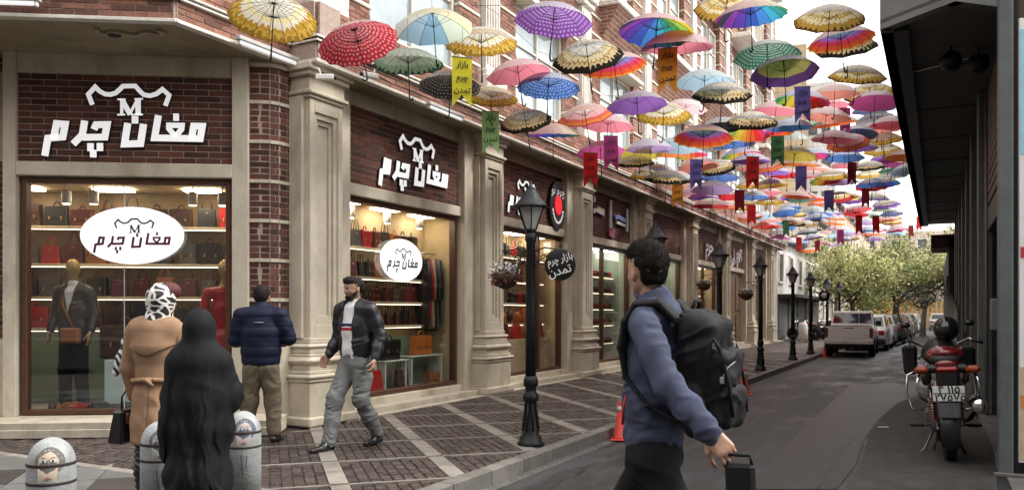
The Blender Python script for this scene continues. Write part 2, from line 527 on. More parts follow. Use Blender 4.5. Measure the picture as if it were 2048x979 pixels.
# soffit and fascia
lipK = [P0 * 0 + Vector((-6.97, 5.68, 0)) - FD * 4.6, Vector((-6.97, 5.68, 0)), Vector((-6.95, 7.35, 0)), Vector((-6.55, 7.35, 0)), Vector((-6.5, END_S, 0))]
inn = [Vector((-7.5, END_S, 0)), Vector((-7.5, 8, 0)), Vector((-9.5, 7, 0)), P0 - FD * 3 + Vector((-.6, 1, 0))]
SOF = M('stone_soffit', (.30, .255, .17), .85, var=.2, vs=2., bump=.2, bs=30, dirt=(.16, .13, .08), dscale=1.2)
part(MB(BI).prism([(p.x, p.y) for p in lipK[::1]] + [(p.x, p.y) for p in inn], 4.5, 4.56, SOF), 'soffit')
mw = MB(BI); mwt = MB(BI)
WPIPE = M('white_cable_trunking', (.72, .68, .60), .5, var=.15, vs=8)
for zi, (a, b) in enumerate(zip(lipK[:-1], lipK[1:])):
    zz = zi * .0015
    F = frame(a, b - a); w = (b - a).length
    mw.M = BI @ F; mwt.M = BI @ F
    mw.box(-.02, w + .02, 0, .4, 4.503, 4.76, MORTAR)
    mwt.box(-.035, w + .035, -.035, .06, 4.49 - zz, 4.53, WPIPE, b=.006)
    mwt.box(-.05, w + .05, -.05, .3, 4.73, 4.755 + zz, WPIPE, b=.006)
    mwt.box(-.065, w + .065, -.065, .3, 4.775, 4.80 + zz, WPIPE, b=.006)
    mw.box(-.02, w + .02, .03, .4, 4.80, 5.22, MORTAR)
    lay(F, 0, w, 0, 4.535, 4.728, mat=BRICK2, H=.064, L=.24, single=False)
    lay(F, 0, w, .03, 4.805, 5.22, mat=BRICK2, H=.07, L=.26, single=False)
part(mw, 'parapet_wall'); part(mwt, 'string_course')

# ---- upper storeys
UPG = M('upper_window_glass', (.35, .42, .44), .06, var=.25, vs=1.2, spec=.9)
UPW = M('white_column_paint', (.78, .74, .68), .6, var=.08, dirt=(.5, .45, .38), dscale=3)
UPF = M('pale_window_frame', (.66, .60, .50), .5, var=.1)
CURT = M('pale_curtain', (.6, .58, .54), .9, var=.1)
def brick_far():
    m = bpy.data.materials.new('coursed_brick'); m.use_nodes = True
    n, l = m.node_tree.nodes, m.node_tree.links; b = n['Principled BSDF']
    tc = n.new('ShaderNodeTexCoord'); sx = n.new('ShaderNodeSeparateXYZ'); cx = n.new('ShaderNodeCombineXYZ')
    ad = n.new('ShaderNodeMath'); ad.operation = 'ADD'
    l.new(tc.outputs['Object'], sx.inputs[0]); l.new(sx.outputs[0], ad.inputs[0]); l.new(sx.outputs[1], ad.inputs[1])
    l.new(ad.outputs[0], cx.inputs[0]); l.new(sx.outputs[2], cx.inputs[1])
    br = n.new('ShaderNodeTexBrick'); br.inputs['Scale'].default_value = 1
    br.inputs['Brick Width'].default_value = .3; br.inputs['Row Height'].default_value = .085; br.inputs['Mortar Size'].default_value = .009
    br.inputs['Color1'].default_value = (.19, .075, .05, 1); br.inputs['Color2'].default_value = (.30, .14, .09, 1); br.inputs['Mortar'].default_value = (.40, .32, .26, 1)
    l.new(cx.outputs[0], br.inputs['Vector']); l.new(br.outputs[0], b.inputs['Base Color']); b.inputs['Roughness'].default_value = .85
    bp = n.new('ShaderNodeBump'); bp.inputs['Strength'].default_value = .6; bp.inputs['Distance'].default_value = .01; bp.invert = True
    l.new(br.outputs['Fac'], bp.inputs['Height']); l.new(bp.outputs[0], b.inputs['Normal'])
    return m
BRF = brick_far()
def upper_window(x0, x1, z0, z1, yb, nx=2, nz=2, sash=False):
    w = LM()
    for a, b in ((x0, x0 + .07), (x1 - .07, x1)): w.box(a, b, yb - .08, yb, z0, z1, UPF, b=.005)
    w.box(x0 + .07, x1 - .07, yb - .08, yb, z0, z0 + .08, UPF, b=.005); w.box(x0 + .07, x1 - .07, yb - .08, yb, z1 - .07, z1, UPF, b=.005)
    for i in range(1, nx):
        x = x0 + (x1 - x0) * i / nx; w.box(x - .025, x + .025, yb - .06, yb, z0 + .08, z1 - .07, UPF)
    for i in range(1, nz):
        z = z0 + (z1 - z0) * (.62 if nz == 2 else i / nz); w.box(x0 + .07, x1 - .07, yb - .055, yb - .001, z - .02, z + .02, UPF)
    o = part(w, 'window')
    g = LM().box(x0 + .07, x1 - .07, yb - .02, yb - .01, z0 + .08, z1 - .07, UPG).build('pane', o)
up_wall = LM()
UPTOP = 17.0
up_wall.box(7.2, END_S, 7.0, 7.4, 5.22, UPTOP, BRF)
part(up_wall, 'upper_brick_wall')
part(MB(BI).prism([(-13, 4.5), (-9.4, 6.35), (-7.75, 7.35), (-7.42, 7.35), (-7.42, END_S - .02), (-16, END_S - .02)][::1], 5.2, UPTOP - .1, BRF), 'upper_brick_wall')
part(MB(BI).prism([(-13, 4.5), (-9.45, 6.3), (-7.85, 7.36), (-8.8, 8), (-8.8, END_S - .05), (-16, END_S - .05)], 3.2, 4.49, DARKIN), 'building_core')
for k in range(8):
    c = PC[k]
    u = LM()
    u.box(c - .34, c + .34, 6.62, 7.0, 5.0, 5.5, UPW, b=.02)
    u.box(c - .30, c + .30, 6.66, 7.0, 5.5, 5.6, UPW, b=.02)
    u.box(c - .24, c + .24, 6.72, 7.0, 5.6, 8.1, UPW, b=.004)
    for i in range(5): u.box(c - .2 + i * .09, c - .16 + i * .09, 6.69, 6.72, 5.7, 8.0, UPW, b=.01)
    u.box(c - .30, c + .30, 6.64, 7.0, 8.1, 8.22, UPW, b=.02); u.box(c - .36, c + .36, 6.58, 7.0, 8.22, 8.42, UPW, b=.02)
    u.box(c - .22, c + .22, 6.72, 7.0, 8.7, 11.7, UPW, b=.004); u.box(c - .22, c + .22, 6.72, 7.0, 12.0, UPTOP, UPW, b=.004)
    part(u, 'column')
    for s_ in (-1, 1):
        if k == 0 and s_ == -1: continue
        x0, x1 = (c - .98, c - .36) if s_ < 0 else (c + .36, c + .98)
        q = LM()
        for z in np.arange(5.25, UPTOP - .4, .42):
            q.box(x0, x1, 6.8, 7.0, z, z + .34, BRF if k > 2 else MORTAR)
            q.box(x0 - .02, x1 + .02, 6.77, 7.0, z + .345, z + .40, UPF, b=.008)
            if k < 3 and z < 8.6: lay(LF, x0, x1, 6.8, z, z + .34, mat=BRICK2, L=.2, H=.068, single=False)
        part(q, 'brick_pier')
for k in range(7):
    a, b = PC[k] + .98, PC[k + 1] - .98
    part(LM().box(a, b, 6.75, 7.0, 5.22, 5.34, UPW, b=.01), 'window_sill')
    part(LM().box(a - .1, b + .1, 6.55, 7.0, 7.2, 7.3, UPF, b=.01), 'window_head')
    part(LM().box(a - .1, b + .1, 6.3, 7.0, 8.45, 8.62, UPW, b=.02), 'cornice')
    bal = LM()   # projecting balcony box with raking underside
    if k in (1, 2, 3, 4, 5, 6):
        v = [(a, 7.0, 7.35), (b, 7.0, 7.35), (b, 6.35, 8.44), (a, 6.35, 8.44), (a, 7.0, 8.44), (b, 7.0, 8.44)]
        bal.add(v, [(0, 3, 2, 1), (0, 4, 3), (1, 2, 5), (3, 4, 5, 2)], BRF)
        part(bal, 'balcony_base')
    upper_window(a + .02, b - .02, 5.34, 7.2, 6.96, 2, 2)
    for z0, z1 in ((9.2, 11.2), (12.8, 14.8)):
        upper_window(a + .25, (a + b) / 2 - .12, z0, z1, 6.96, 1, 2)
        upper_window((a + b) / 2 + .12, b - .25, z0, z1, 6.96, 1, 2)
        sl = LM().box(a - .1, b + .1, 6.1, 7.0, z1 + .55, z1 + .72, UPW, b=.02)
        for i in range(9):
            x = a + (b - a) * i / 8; sl.box(x - .012, x + .012, 6.13, 6.155, z1 + .72, z1 + 1.6, UPF)
        sl.box(a - .1, b + .1, 6.12, 6.16, z1 + 1.6, z1 + 1.65, UPF)
        part(sl, 'balcony')
# upper floor over the corner
F2 = frame(lipK[0], lipK[1] - lipK[0])
ucw = MB(BI @ F2); w2 = (lipK[1] - lipK[0]).length
ucw.box(0, w2, .2, .5, 5.22, 9.5, BRF)
part(ucw, 'upper_brick_wall')
F3 = frame(lipK[1], lipK[2] - lipK[1]); w3 = (lipK[2] - lipK[1]).length
part(MB(BI @ F3).box(0, w3 + .5, .2, .5, 5.22, 9.5, BRF), 'upper_brick_wall')

# ---- shop windows
def shopfront(F, x0, x1, y, z0, z1, mull=(), depth=1.25, wall=CREAM, rx0=None):
    """timber frame, panes and the lit display space behind"""
    fr = MB(BI @ F)
    t = .06
    fr.box(x0, x0 + t, y, y + .12, z0, z1, WOOD, b=.006); fr.box(x1 - t, x1, y, y + .12, z0, z1, WOOD, b=.006)
    fr.box(x0 + t, x1 - t, y, y + .12, z0, z0 + t, WOOD, b=.006); fr.box(x0 + t, x1 - t, y, y + .12, z1 - t, z1, WOOD, b=.006)
    for m in mull: fr.box(m - .03, m + .03, y + .005, y + .11, z0 + t, z1 - t, WOOD, b=.005)
    w = part(fr, 'shop_window')
    xs = [x0 + t] + [m for m in mull] + [x1 - t]
    for a, b in zip(xs[:-1], xs[1:]):
        a_ = a + (.03 if a in mull else 0); b_ = b - (.03 if b in mull else 0)
        MB(BI @ F).box(a_, b_, y + .05, y + .058, z0 + t, z1 - t, GLASS).build('glass_pane', w)
    r = MB(BI @ F)
    ya, yb = y + .121, y + depth
    if rx0 is not None: x0 = rx0; ya = y + .30
    r.box(x0, x1, yb, yb + .05, z0, z1 + .05, wall)
    r.box(x0 - .05, x0, ya, yb, z0, z1 + .05, wall); r.box(x1, x1 + .05, ya, yb, z0, z1 + .05, wall)
    r.box(x0, x1, ya, yb, z0 - .04, z0, FLOORIN); r.box(x0, x1, ya, yb, z1 + .0, z1 + .05, CREAM)
    part(r, 'display_room')
    l_ = MB(BI @ F)
    for i in range(3):
        x = x0 + (x1 - x0) * (i + .5) / 3
        l_.box(x - .22, x + .22, (ya + yb) / 2 - .12, (ya + yb) / 2 + .12, z1 - .03, z1 - .012, LAMPW)
    part(l_, 'ceiling_light')
    return w
def shelf(F, x0, x1, yb, z, d=.34, led=True):
    s_ = MB(BI @ F).box(x0, x1, yb - d, yb - .002, z - .035, z, SHELF, b=.004).build('shelf', bld)
    if led: MB(BI @ F).box(x0 + .02, x1 - .02, yb - d + .03, yb - d + .05, z - .043, z - .036, LEDW).build('led_strip', s_)
    return s_
# joined remainder of the bricks
rest_dark.build('brick', bld, kind='stuff'); rest_light.build('brick', bld, kind='stuff')

# ------------------------------------------------------------------ ground
def ground_mats():
    m = bpy.data.materials.new('worn_asphalt'); m.use_nodes = True
    n, l = m.node_tree.nodes, m.node_tree.links; b = n['Principled BSDF']
    tc = n.new('ShaderNodeTexCoord')
    mp = n.new('ShaderNodeMapping'); mp.inputs['Scale'].default_value = (1, .35, 1); l.new(tc.outputs['Object'], mp.inputs[0])
    a = n.new('ShaderNodeTexNoise'); a.inputs['Scale'].default_value = 1.3; a.inputs['Detail'].default_value = 9; a.inputs['Roughness'].default_value = .7
    l.new(mp.outputs[0], a.inputs['Vector'])
    cr = n.new('ShaderNodeValToRGB'); e = cr.color_ramp.elements
    e[0].position = .42; e[0].color = (.0075, .0085, .0092, 1); e[1].position = .60; e[1].color = (.050, .052, .053, 1)
    x = e.new(.5); x.color = (.018, .0192, .0198, 1)
    l.new(a.outputs['Fac'], cr.inputs[0])
    c = n.new('ShaderNodeTexNoise'); c.inputs['Scale'].default_value = 70; c.inputs['Detail'].default_value = 4; l.new(tc.outputs['Object'], c.inputs['Vector'])
    mr = n.new('ShaderNodeMapRange'); mr.inputs[1].default_value = .3; mr.inputs[2].default_value = .7; mr.inputs[3].default_value = .45; mr.inputs[4].default_value = 1.75
    l.new(c.outputs['Fac'], mr.inputs[0])
    v = n.new('ShaderNodeVectorMath'); v.operation = 'SCALE'; l.new(cr.outputs[0], v.inputs[0]); l.new(mr.outputs[0], v.inputs['Scale'])
    l.new(v.outputs[0], b.inputs['Base Color'])
    mr2 = n.new('ShaderNodeMapRange'); mr2.inputs[1].default_value = .35; mr2.inputs[2].default_value = .65; mr2.inputs[3].default_value = .38; mr2.inputs[4].default_value = .8
    l.new(a.outputs['Fac'], mr2.inputs[0]); l.new(mr2.outputs[0], b.inputs['Roughness'])
    bp = n.new('ShaderNodeBump'); bp.inputs['Strength'].default_value = .6; bp.inputs['Distance'].default_value = .012
    l.new(c.outputs['Fac'], bp.inputs['Height']); l.new(bp.outputs[0], b.inputs['Normal'])
    return m
ASPH = ground_mats()
gnd = MB().box(-500, 500, -300, 900, -.4, -.02, M('far_ground', (.2, .19, .17), .9)).build('ground', kind='structure')
MB().poly([(-3.30, -8, 0), (.56, -8, 0), (.56, 140, 0), (-3.30, 140, 0)], ASPH).build('road', kind='structure')
PATCH = M('brownish_asphalt_patch', (.036, .032, .028), .8, var=.5, vs=4, bump=.5, bs=80, rand=0)
PATCH2 = M('fresh_asphalt_patch', (.011, .011, .0115), .5, var=.3, vs=5, bump=.5, bs=90)
def patch(px, mat, z):
    P = [gr(x, y) for x, y in px]
    MB().poly([(p.x, p.y, z) for p in P], mat).build('asphalt_patch', kind='structure')
patch([(1790, 812), (1765, 835), (1738, 870), (1722, 925), (1690, 979), (1995, 979), (1990, 925), (1965, 850), (1940, 795), (1860, 790)], PATCH, .004)
patch([(1700, 770), (1790, 765), (1850, 785), (1795, 806), (1758, 838), (1728, 880), (1712, 930), (1672, 979), (1490, 979), (1560, 900)], PATCH2, .008)
CRK = M('tar_crack', (.006, .006, .006), .5, var=0)
for pts in ([(1290, 979), (1380, 900), (1500, 850), (1620, 800), (1700, 770)], [(1560, 812), (1640, 835), (1720, 838), (1790, 812)], [(1600, 760), (1720, 748), (1840, 752)], [(1100, 979), (1180, 930), (1300, 905)], [(1640, 979), (1690, 900), (1740, 850)], [(1700, 735), (1790, 728), (1850, 735)]):
    P = []
    for (x0, y0), (x1, y1) in zip(pts[:-1], pts[1:]):
        for k in range(6): P.append(gr(x0 + (x1 - x0) * k / 6 + rnd.uniform(-9, 9), y0 + (y1 - y0) * k / 6 + rnd.uniform(-2, 2)))
    m = MB(); v = []
    for i, p in enumerate(P):
        d = (P[min(i + 1, len(P) - 1)] - P[max(i - 1, 0)]).normalized(); n = Vector((-d.y, d.x, 0)) * rnd.uniform(.002, .006)
        v += [(p.x - n.x, p.y - n.y, .0121), (p.x + n.x, p.y + n.y, .0121)]
    m.add(v, [(2 * i, 2 * i + 2, 2 * i + 3, 2 * i + 1) for i in range(len(P) - 1)], CRK); m.build('road_crack', kind='structure')
# pavement
SETT = M('porphyry_sett', (.050, .036, .031), .42, var=.35, vs=14, bump=1., bs=45, rand=.5)
JOINT = M('dark_joint_sand', (.045, .036, .030), .95, var=.3, vs=20, bump=.6, bs=60)
STRIP = M('pale_stone_strip', (.24, .22, .19), .6, var=.2, vs=6, bump=.4, bs=60, rand=.18, dirt=(.14, .12, .10), dscale=4)
KERB = M('kerb_stone', (.17, .16, .14), .8, var=.22, vs=5, bump=.5, bs=50, rand=.14, dirt=(.09, .08, .07), dscale=3)
pav = MB().box(-60, -3.45, -8, 140, -.01, .112, JOINT).build('pavement', kind='structure')
R2 = math.sqrt(.5)
def ab(a, b, z=0.): return Vector(((a - b) * R2, (a + b) * R2, z))   # a=(x+y)/sqrt2, b=(y-x)/sqrt2
def inside(p, m=.0): return -6.60 + m < p.x < -3.57 - m and 4.62 + m < p.y
A0, AS, B0, BS = .55, .98, 7.53, 1.02
def clip(poly, test):   # Sutherland-Hodgman, test=(nx,ny,c): keep n.p>=c
    nx, ny, c = test; out = []
    for i in range(len(poly)):
        p, q = poly[i - 1], poly[i]
        dp, dq = nx * p[0] + ny * p[1] - c, nx * q[0] + ny * q[1] - c
        if dp * dq < 0:
            t = dp / (dp - dq); out.append((p[0] + (q[0] - p[0]) * t, p[1] + (q[1] - p[1]) * t))
        if dq >= 0: out.append(q)
    return out
EDGES = [(1, 0, -6.58), (-1, 0, 3.56), (0, 1, 4.62)]
def slab(name, pts, z0, z1, mat, parent=pav, b=.0, kind=None, store=None):
    for e in EDGES:
        pts = clip(pts, e)
        if len(pts) < 3: return None
    area = sum(pts[i - 1][0] * pts[i][1] - pts[i][0] * pts[i - 1][1] for i in range(len(pts))) / 2
    if area < 0: pts = pts[::-1]; area = -area
    if area < .0006: return None
    if store is not None:
        n = len(pts); cx = sum(p[0] for p in pts) / n; cy = sum(p[1] for p in pts) / n
        ins = [(cx + (p[0] - cx) * .86, cy + (p[1] - cy) * .86) for p in pts]
        v = [(x, y, z0) for x, y in pts] + [(x, y, z1 - .006) for x, y in pts] + [(x, y, z1 + rnd.uniform(-.002, .003)) for x, y in ins]
        f = [(i, (i + 1) % n, n + (i + 1) % n, n + i) for i in range(n)] + [(n + i, n + (i + 1) % n, 2 * n + (i + 1) % n, 2 * n + i) for i in range(n)]
        f.append(tuple(range(2 * n, 3 * n)))
        store.add(v, f, mat); return True
    m = MB().prism(pts, z0, z1, mat)
    return m.build(name, parent, kind=kind)
WA, WB = .075, .022       # half widths of the broad and the narrow strips
far_strip = MB()
for i in range(-6, 40):
    a = A0 + AS * i
    for j in range(-1, 34):
        b = B0 + BS * (j - 4)
        c = ab(a, b)
        if not (-8 < c.x < -2.4 and 3.4 < c.y < 40): continue
        near = c.y < 17
        for h in (0, 1):
            b0 = b + WB + h * (BS - 2 * WB) / 2; b1 = b0 + (BS - 2 * WB) / 2 - .004
            P = [ab(a - WA, b0), ab(a + WA, b0), ab(a + WA, b1), ab(a - WA, b1)]
            slab('paving_strip', [(p.x, p.y) for p in P], .10, .131, STRIP, store=None if near else far_strip)
        P = [ab(a - WA, b - WB), ab(a + AS - WA - .004, b - WB), ab(a + AS - WA - .004, b + WB), ab(a - WA, b + WB)]
        P = [ab(a + WA + .003, b - WB), ab(a + AS - WA - .003, b - WB), ab(a + AS - WA - .003, b + WB), ab(a + WA + .003, b + WB)]
        slab('paving_strip', [(p.x, p.y) for p in P], .10, .129, STRIP, store=None if near else far_strip)
far_strip.build('paving_strip', pav, kind='stuff')
setts = MB(); sett_near = []
for i in range(-6, 40):
    for j in range(-5, 30):
        a0 = A0 + AS * i + WA; b0 = B0 + BS * j + WB
        a1 = A0 + AS * (i + 1) - WA; b1 = B0 + BS * (j + 1) - WB
        c = ab((a0 + a1) / 2, (b0 + b1) / 2)
        if not (-8 < c.x < -2.2 and 3.4 < c.y < 24): continue
        na, nb = 9, 10
        for p in range(na):
            for q in range(nb):
                ja, jb = (a1 - a0) / na, (b1 - b0) / nb
                o_ = (jb / 2 if p % 2 else 0)
                x0 = a0 + p * ja + rnd.uniform(.003, .008); x1 = a0 + (p + 1) * ja - rnd.uniform(.003, .008)
                y0 = max(b0, b0 + q * jb - o_) + rnd.uniform(.003, .008); y1 = b0 + (q + 1) * jb - o_ - rnd.uniform(.003, .008)
                if y1 - y0 < .02: continue
                P = [ab(x0, y0), ab(x1, y0), ab(x1, y1), ab(x0, y1)]
                cc = ab((x0 + x1) / 2, (y0 + y1) / 2)
                if not inside(cc, -.03): continue
                z1 = .124 + rnd.uniform(-.004, .004)
                sett_near.append((cc.length, [(v.x, v.y) for v in P], z1))
sett_near.sort(key=lambda t: t[0])
vis = [s_ for s_ in sett_near if True]
def in_view(x, y):
    X = x * CS + y * SN; Y = -x * SN + y * CS
    if Y < .5: return False
    px = 1024 + 1600 * X / Y; py = 624 + 1600 * 1.37 / Y
    return 530 < px < 2048 and py < 979
cnt = 0
for d, P, z1 in sett_near:
    if cnt < 300 and in_view(P[0][0], P[0][1]):
        one = MB()
        if slab('sett', P, .10, z1, SETT, store=one):
            one.build('sett', pav); cnt += 1
    else: slab('sett', P, .10, z1, SETT, store=setts)
setts.build('sett', pav, kind='stuff')
far_sett = MB().poly([(-6.58, 24, .120), (-3.57, 24, .120), (-3.57, 60, .120), (-6.58, 60, .120)], SETT).build('far_paving', kind='structure')
# narrow border of setts against the wall is the dark bed itself; kerb stones
kb = MB(); 
for i in range(70):
    s0 = -2 + i * .62
    if s0 < 24:
        MB().box(-3.565, -3.42, s0 + .004, s0 + .615, -.05, .13, KERB, b=.008).build('kerb_stone', pav)
    else: kb.box(-3.565, -3.42, s0 + .004, s0 + .615, -.05, .13, KERB, b=.008)
kb.build('kerb_stone', pav, kind='stuff')
MB().box(-3.565, -3.425, 41.5, 140, -.05, .128, KERB).build('kerb', kind='structure')
GUT = M('gutter_concrete', (.12, .115, .105), .8, var=.3, vs=4, bump=.4)
MB().box(-3.42, -3.30, -8, 140, -.05, .004, GUT).build('gutter', kind='structure')
# large slabs at the street corner
SLA = M('grey_corner_slab', (.115, .117, .112), .6, var=.22, vs=3, bump=.3, rand=.12)
SLB = M('brown_corner_slab', (.042, .035, .031), .6, var=.3, vs=5, bump=.4, rand=.15)
for i in range(-9, 3):
    for j in range(-2, 12):
        a0, b0 = -2 + i * .66, 4 + j * .66
        P = [ab(a0 + .006, b0 + .006), ab(a0 + .654, b0 + .006), ab(a0 + .654, b0 + .654), ab(a0 + .006, b0 + .654)]
        pts = [(p.x, p.y) for p in P]
        for e in ((0, -1, -4.50), (-1, 0, 3.57), (1, 0, -11.), (0, 1, .5)):
            pts = clip(pts, e)
            if len(pts) < 3: break
        if len(pts) >= 3: MB().prism(pts, .10, .128, SLB if (i + 2 * j) % 3 == 0 else SLA).build('corner_slab', pav)
for i in range(10):
    x0 = -3.58 - (i + 1) * .72
    MB().box(x0 + .004, x0 + .716, 4.505, 4.61, .10, .131, STRIP, b=.004).build('paving_strip', pav)
for i in range(14):     # rough setts between the step and the corner slabs on the left
    pass
cob = MB()
for i in range(46):
    for j in range(34):
        x, y = -6.62 - i * .1 + (.05 if j % 2 else 0), 4.66 + j * .1
        if -x > 6.58 and y < 7.2 and (Vector((x, y, 0)) - P0).dot(Vector((FD.y, -FD.x, 0))) > .62:
            g = .006; cob.box(x - .1 + g, x - g, y + g, y + .1 - g, .10, .124 + rnd.uniform(-.004, .004), SETT, b=.006)
cob.build('sett', pav, kind='stuff')
# litter
tag(MB().prism([(-.06, -.03), (.07, -.035), (.075, .03), (-.05, .04)], .012, .016, M('paper', (.6, .68, .75), .8)).build('litter', loc=tuple(gr(1765, 855)), rot=(0, 0, .4)), 'scrap of pale paper lying on the dark asphalt of the road', 'litter')
leafm = M('fallen_leaf', (.35, .14, .05), .8)
for i, (x, y) in enumerate([(1030, 880), (955, 905), (745, 845), (900, 870)]):
    p = gr(x, y, .131)
    wh = ['by the foot of the nearest street lamp', 'on the pavement left of the nearest street lamp', 'behind the walking man in the grey trousers', 'between the walking man and the nearest street lamp'][i]
    tag(MB().prism([(-.03, 0), (0, -.02), (.03, .0), (.005, .022)], .002, .005, leafm).build('fallen_leaf', loc=tuple(p), rot=(0, 0, i)), 'small brown fallen leaf ' + wh, 'leaf', 'fallen leaves on the paving')
# ------------------------------------------------------------------ goods in the shop windows
def bag_mesh(kind, w, h, d, col, big):
    body = M('leather_%s' % col, LEATHER[col], .38, var=.25, vs=12, bump=.15, bs=60)
    gold = M('brass_fitting', (.65, .45, .18), .3, metal=1, var=0)
    b = MB(); hm = MB(); cm = MB()
    if kind == 'tote':
        b.box(-w / 2, w / 2, -d / 2, d / 2, 0, h, body, b=.012, taper=(.82, .55))
        for y in (-d * .22, d * .22):
            hm.tube([(math.cos(t) * w * .24, y, h - .01 + math.sin(t) * h * .55) for t in np.linspace(math.pi, 0, 9)], .007, body, n=6)
        cm.box(-.012, .012, -d * .33, -d * .28, h * .68, h * .82, gold)
    elif kind == 'satchel':
        b.box(-w / 2, w / 2, -d / 2, d / 2, 0, h, body, b=.015, taper=(.95, .8))
        b.box(-w * .49, w * .49, -d / 2 - .008, -d * .40, h * .42, h * .985, body, b=.006)
        b.box(-w * .49, w * .49, -d * .42, d * .38, h * .985, h + .008, body, b=.004)
        hm.tube([(math.cos(t) * w * .16, 0, h + math.sin(t) * h * .26) for t in np.linspace(math.pi, 0, 9)], .009, body, n=6)
        for x in (-w * .26, w * .26): cm.box(x - .012, x + .012, -d / 2 - .014, -d / 2 - .006, h * .36, h * .52, gold, b=.003)
    else:
        b.ell((0, 0, h * .46), (w / 2, d / 2, h * .46), body, n=14)
        hm.tube([(math.cos(t) * w * .3, 0, h * .7 + math.sin(t) * h * .7) for t in np.linspace(math.pi, 0, 9)], .007, body, n=6)
        cm.box(-.05, .05, -.014, .014, h * .88, h * .93, gold, b=.003)
    return b, hm, cm
LEATHER = {'black': (.012, .011, .011), 'dark brown': (.045, .018, .010), 'oxblood': (.10, .012, .012), 'tan': (.30, .10, .022),
           'bright red': (.42, .012, .014), 'orange': (.48, .14, .02), 'grey': (.09, .085, .08), 'beige': (.42, .32, .20), 'teal': (.03, .12, .12)}
_bm = {}
def bag(kind, w, h, d, col, M4, label, group, big=False):
    k = (kind, round(w, 2), round(h, 2), col, big)
    if k not in _bm: _bm[k] = [x.mesh('bag') for x in bag_mesh(kind, w, h, d, col, big)]
    ms = _bm[k]
    if big:
        t = thing('handbag', label, 'handbag', group=group); t.matrix_basis = M4
        link('bag_body', ms[0], t); link('handle', ms[1], t); link('clasp', ms[2], t)
    else:
        kk = k + ('j',)
        if kk not in _bm:
            b, hm, cm = bag_mesh(kind, w, h, d, col, big)
            b.add(hm.v, hm.f, hm.mats[0], True); b.add(cm.v, cm.f, cm.mats[0]); _bm[kk] = b.mesh('handbag')
        t = link('handbag', _bm[kk]); t.matrix_basis = M4; tag(t, label, 'handbag', group)
ORD = ['first', 'second', 'third', 'fourth', 'fifth', 'sixth', 'seventh', 'eighth', 'ninth', 'tenth', 'eleventh', 'twelfth', 'thirteenth', 'fourteenth', 'fifteenth', 'sixteenth']
LEV = {1: ['only'], 2: ['lower', 'upper'], 3: ['bottom', 'middle', 'top'], 4: ['bottom', 'second lowest', 'second highest', 'top'], 5: ['bottom', 'second lowest', 'middle', 'second highest', 'top']}
def row(F, x0, x1, y, z, n, cols, kinds, hh, shop, lev, big=False, skip=()):
    names = {'tote': 'upright', 'satchel': 'flapped', 'hobo': 'rounded'}
    for i in range(n):
        if i in skip: continue
        c = rnd.choice(cols); kd = rnd.choice(kinds); h = hh * rnd.uniform(.85, 1.1)
        w = min((x1 - x0) / n * .9, h * (1.35 if kd == 'satchel' else 1.0) * rnd.uniform(.9, 1.1))
        w = round(w / .02) * .02; h = round(h / .02) * .02
        x = x0 + (x1 - x0) * (i + .5) / n + rnd.uniform(-.01, .01)
        m = F @ Matrix.Translation((x, y, z)) @ Matrix.Rotation(rnd.uniform(-.25, .25), 4, 'Z')
        bag(kd, w, h, .11, c, m, '%s %s handbag, %s on the %s shelf, %s' % (c, names[kd], ORD[i], lev, shop), 'handbags on the shelves of the shop windows', big)
DK = ['black', 'dark brown', 'black', 'oxblood', 'dark brown', 'grey', 'bright red', 'tan', 'oxblood']
RD = ['oxblood', 'black', 'bright red', 'dark brown', 'tan', 'black', 'dark brown', 'dark brown', 'grey']
OR_ = ['orange', 'tan', 'dark brown', 'bright red', 'black', 'tan']

# corner shop
shopfront(FF, .03, 2.39, .02, .31, 3.07, mull=(), depth=1.35, wall=M('bronze_shop_wall', (.30, .20, .09), .5, var=.4, vs=3), rx0=-.9)
MB(BI @ FF).box(1.155, 1.163, .068, .080, .37, 3.01, M('glass_seal', (.5, .55, .5), .4)).build('glass_joint', bld)
for i, z in enumerate((1.30, 1.70, 2.12, 2.60)):
    shelf(FF, -.88, 2.33, 1.36, z, .42)
    row(FF, -.84, 2.28, 1.12, z, [9, 11, 11, 10][i], DK + (['tan', 'oxblood'] if i == 1 else []), ['satchel', 'satchel', 'tote'], [.27, .25, .26, .26][i], 'corner shop window', LEV[4][i], big=True)
MB(BI @ FF).box(-.88, 2.36, 1.30, 1.34, .31, 1.26, MINT).build('display_panel', bld)
tag(MB(BI @ FF).box(0, .001, 0, .001, 0, .001, MINT).build('x'), None) if False else None
def plinth(F, x0, x1, y0, y1, z0, z1, lab):
    mt = M('pale_blue_display_box', (.55, .70, .68), .4, var=.05)
    o = MB(F).box(x0, x1, y0, y1, z0, z1, mt, b=.01).build('display_plinth'); tag(o, lab, 'display box', 'display boxes in the shop windows')
plinth(FF, .78, 1.2, .45, .95, .31, .92, 'pale mint display box in the middle of the corner shop window, below the brown briefcase')
plinth(FF, 1.3, 1.9, .5, .95, .31, .72, 'pale mint display box in the corner shop window, behind the woman in the tan coat')
bag('satchel', .56, .40, .16, 'dark brown', FF @ Matrix.Translation((.97, .62, .93)), 'large dark brown leather briefcase on the pale display box of the corner shop window', 'large bags on display boxes', True)
bag('satchel', .44, .32, .16, 'black', FF @ Matrix.Translation((1.6, .72, .73)), 'large black briefcase on the pale box behind the woman in the tan coat', 'large bags on display boxes', True)
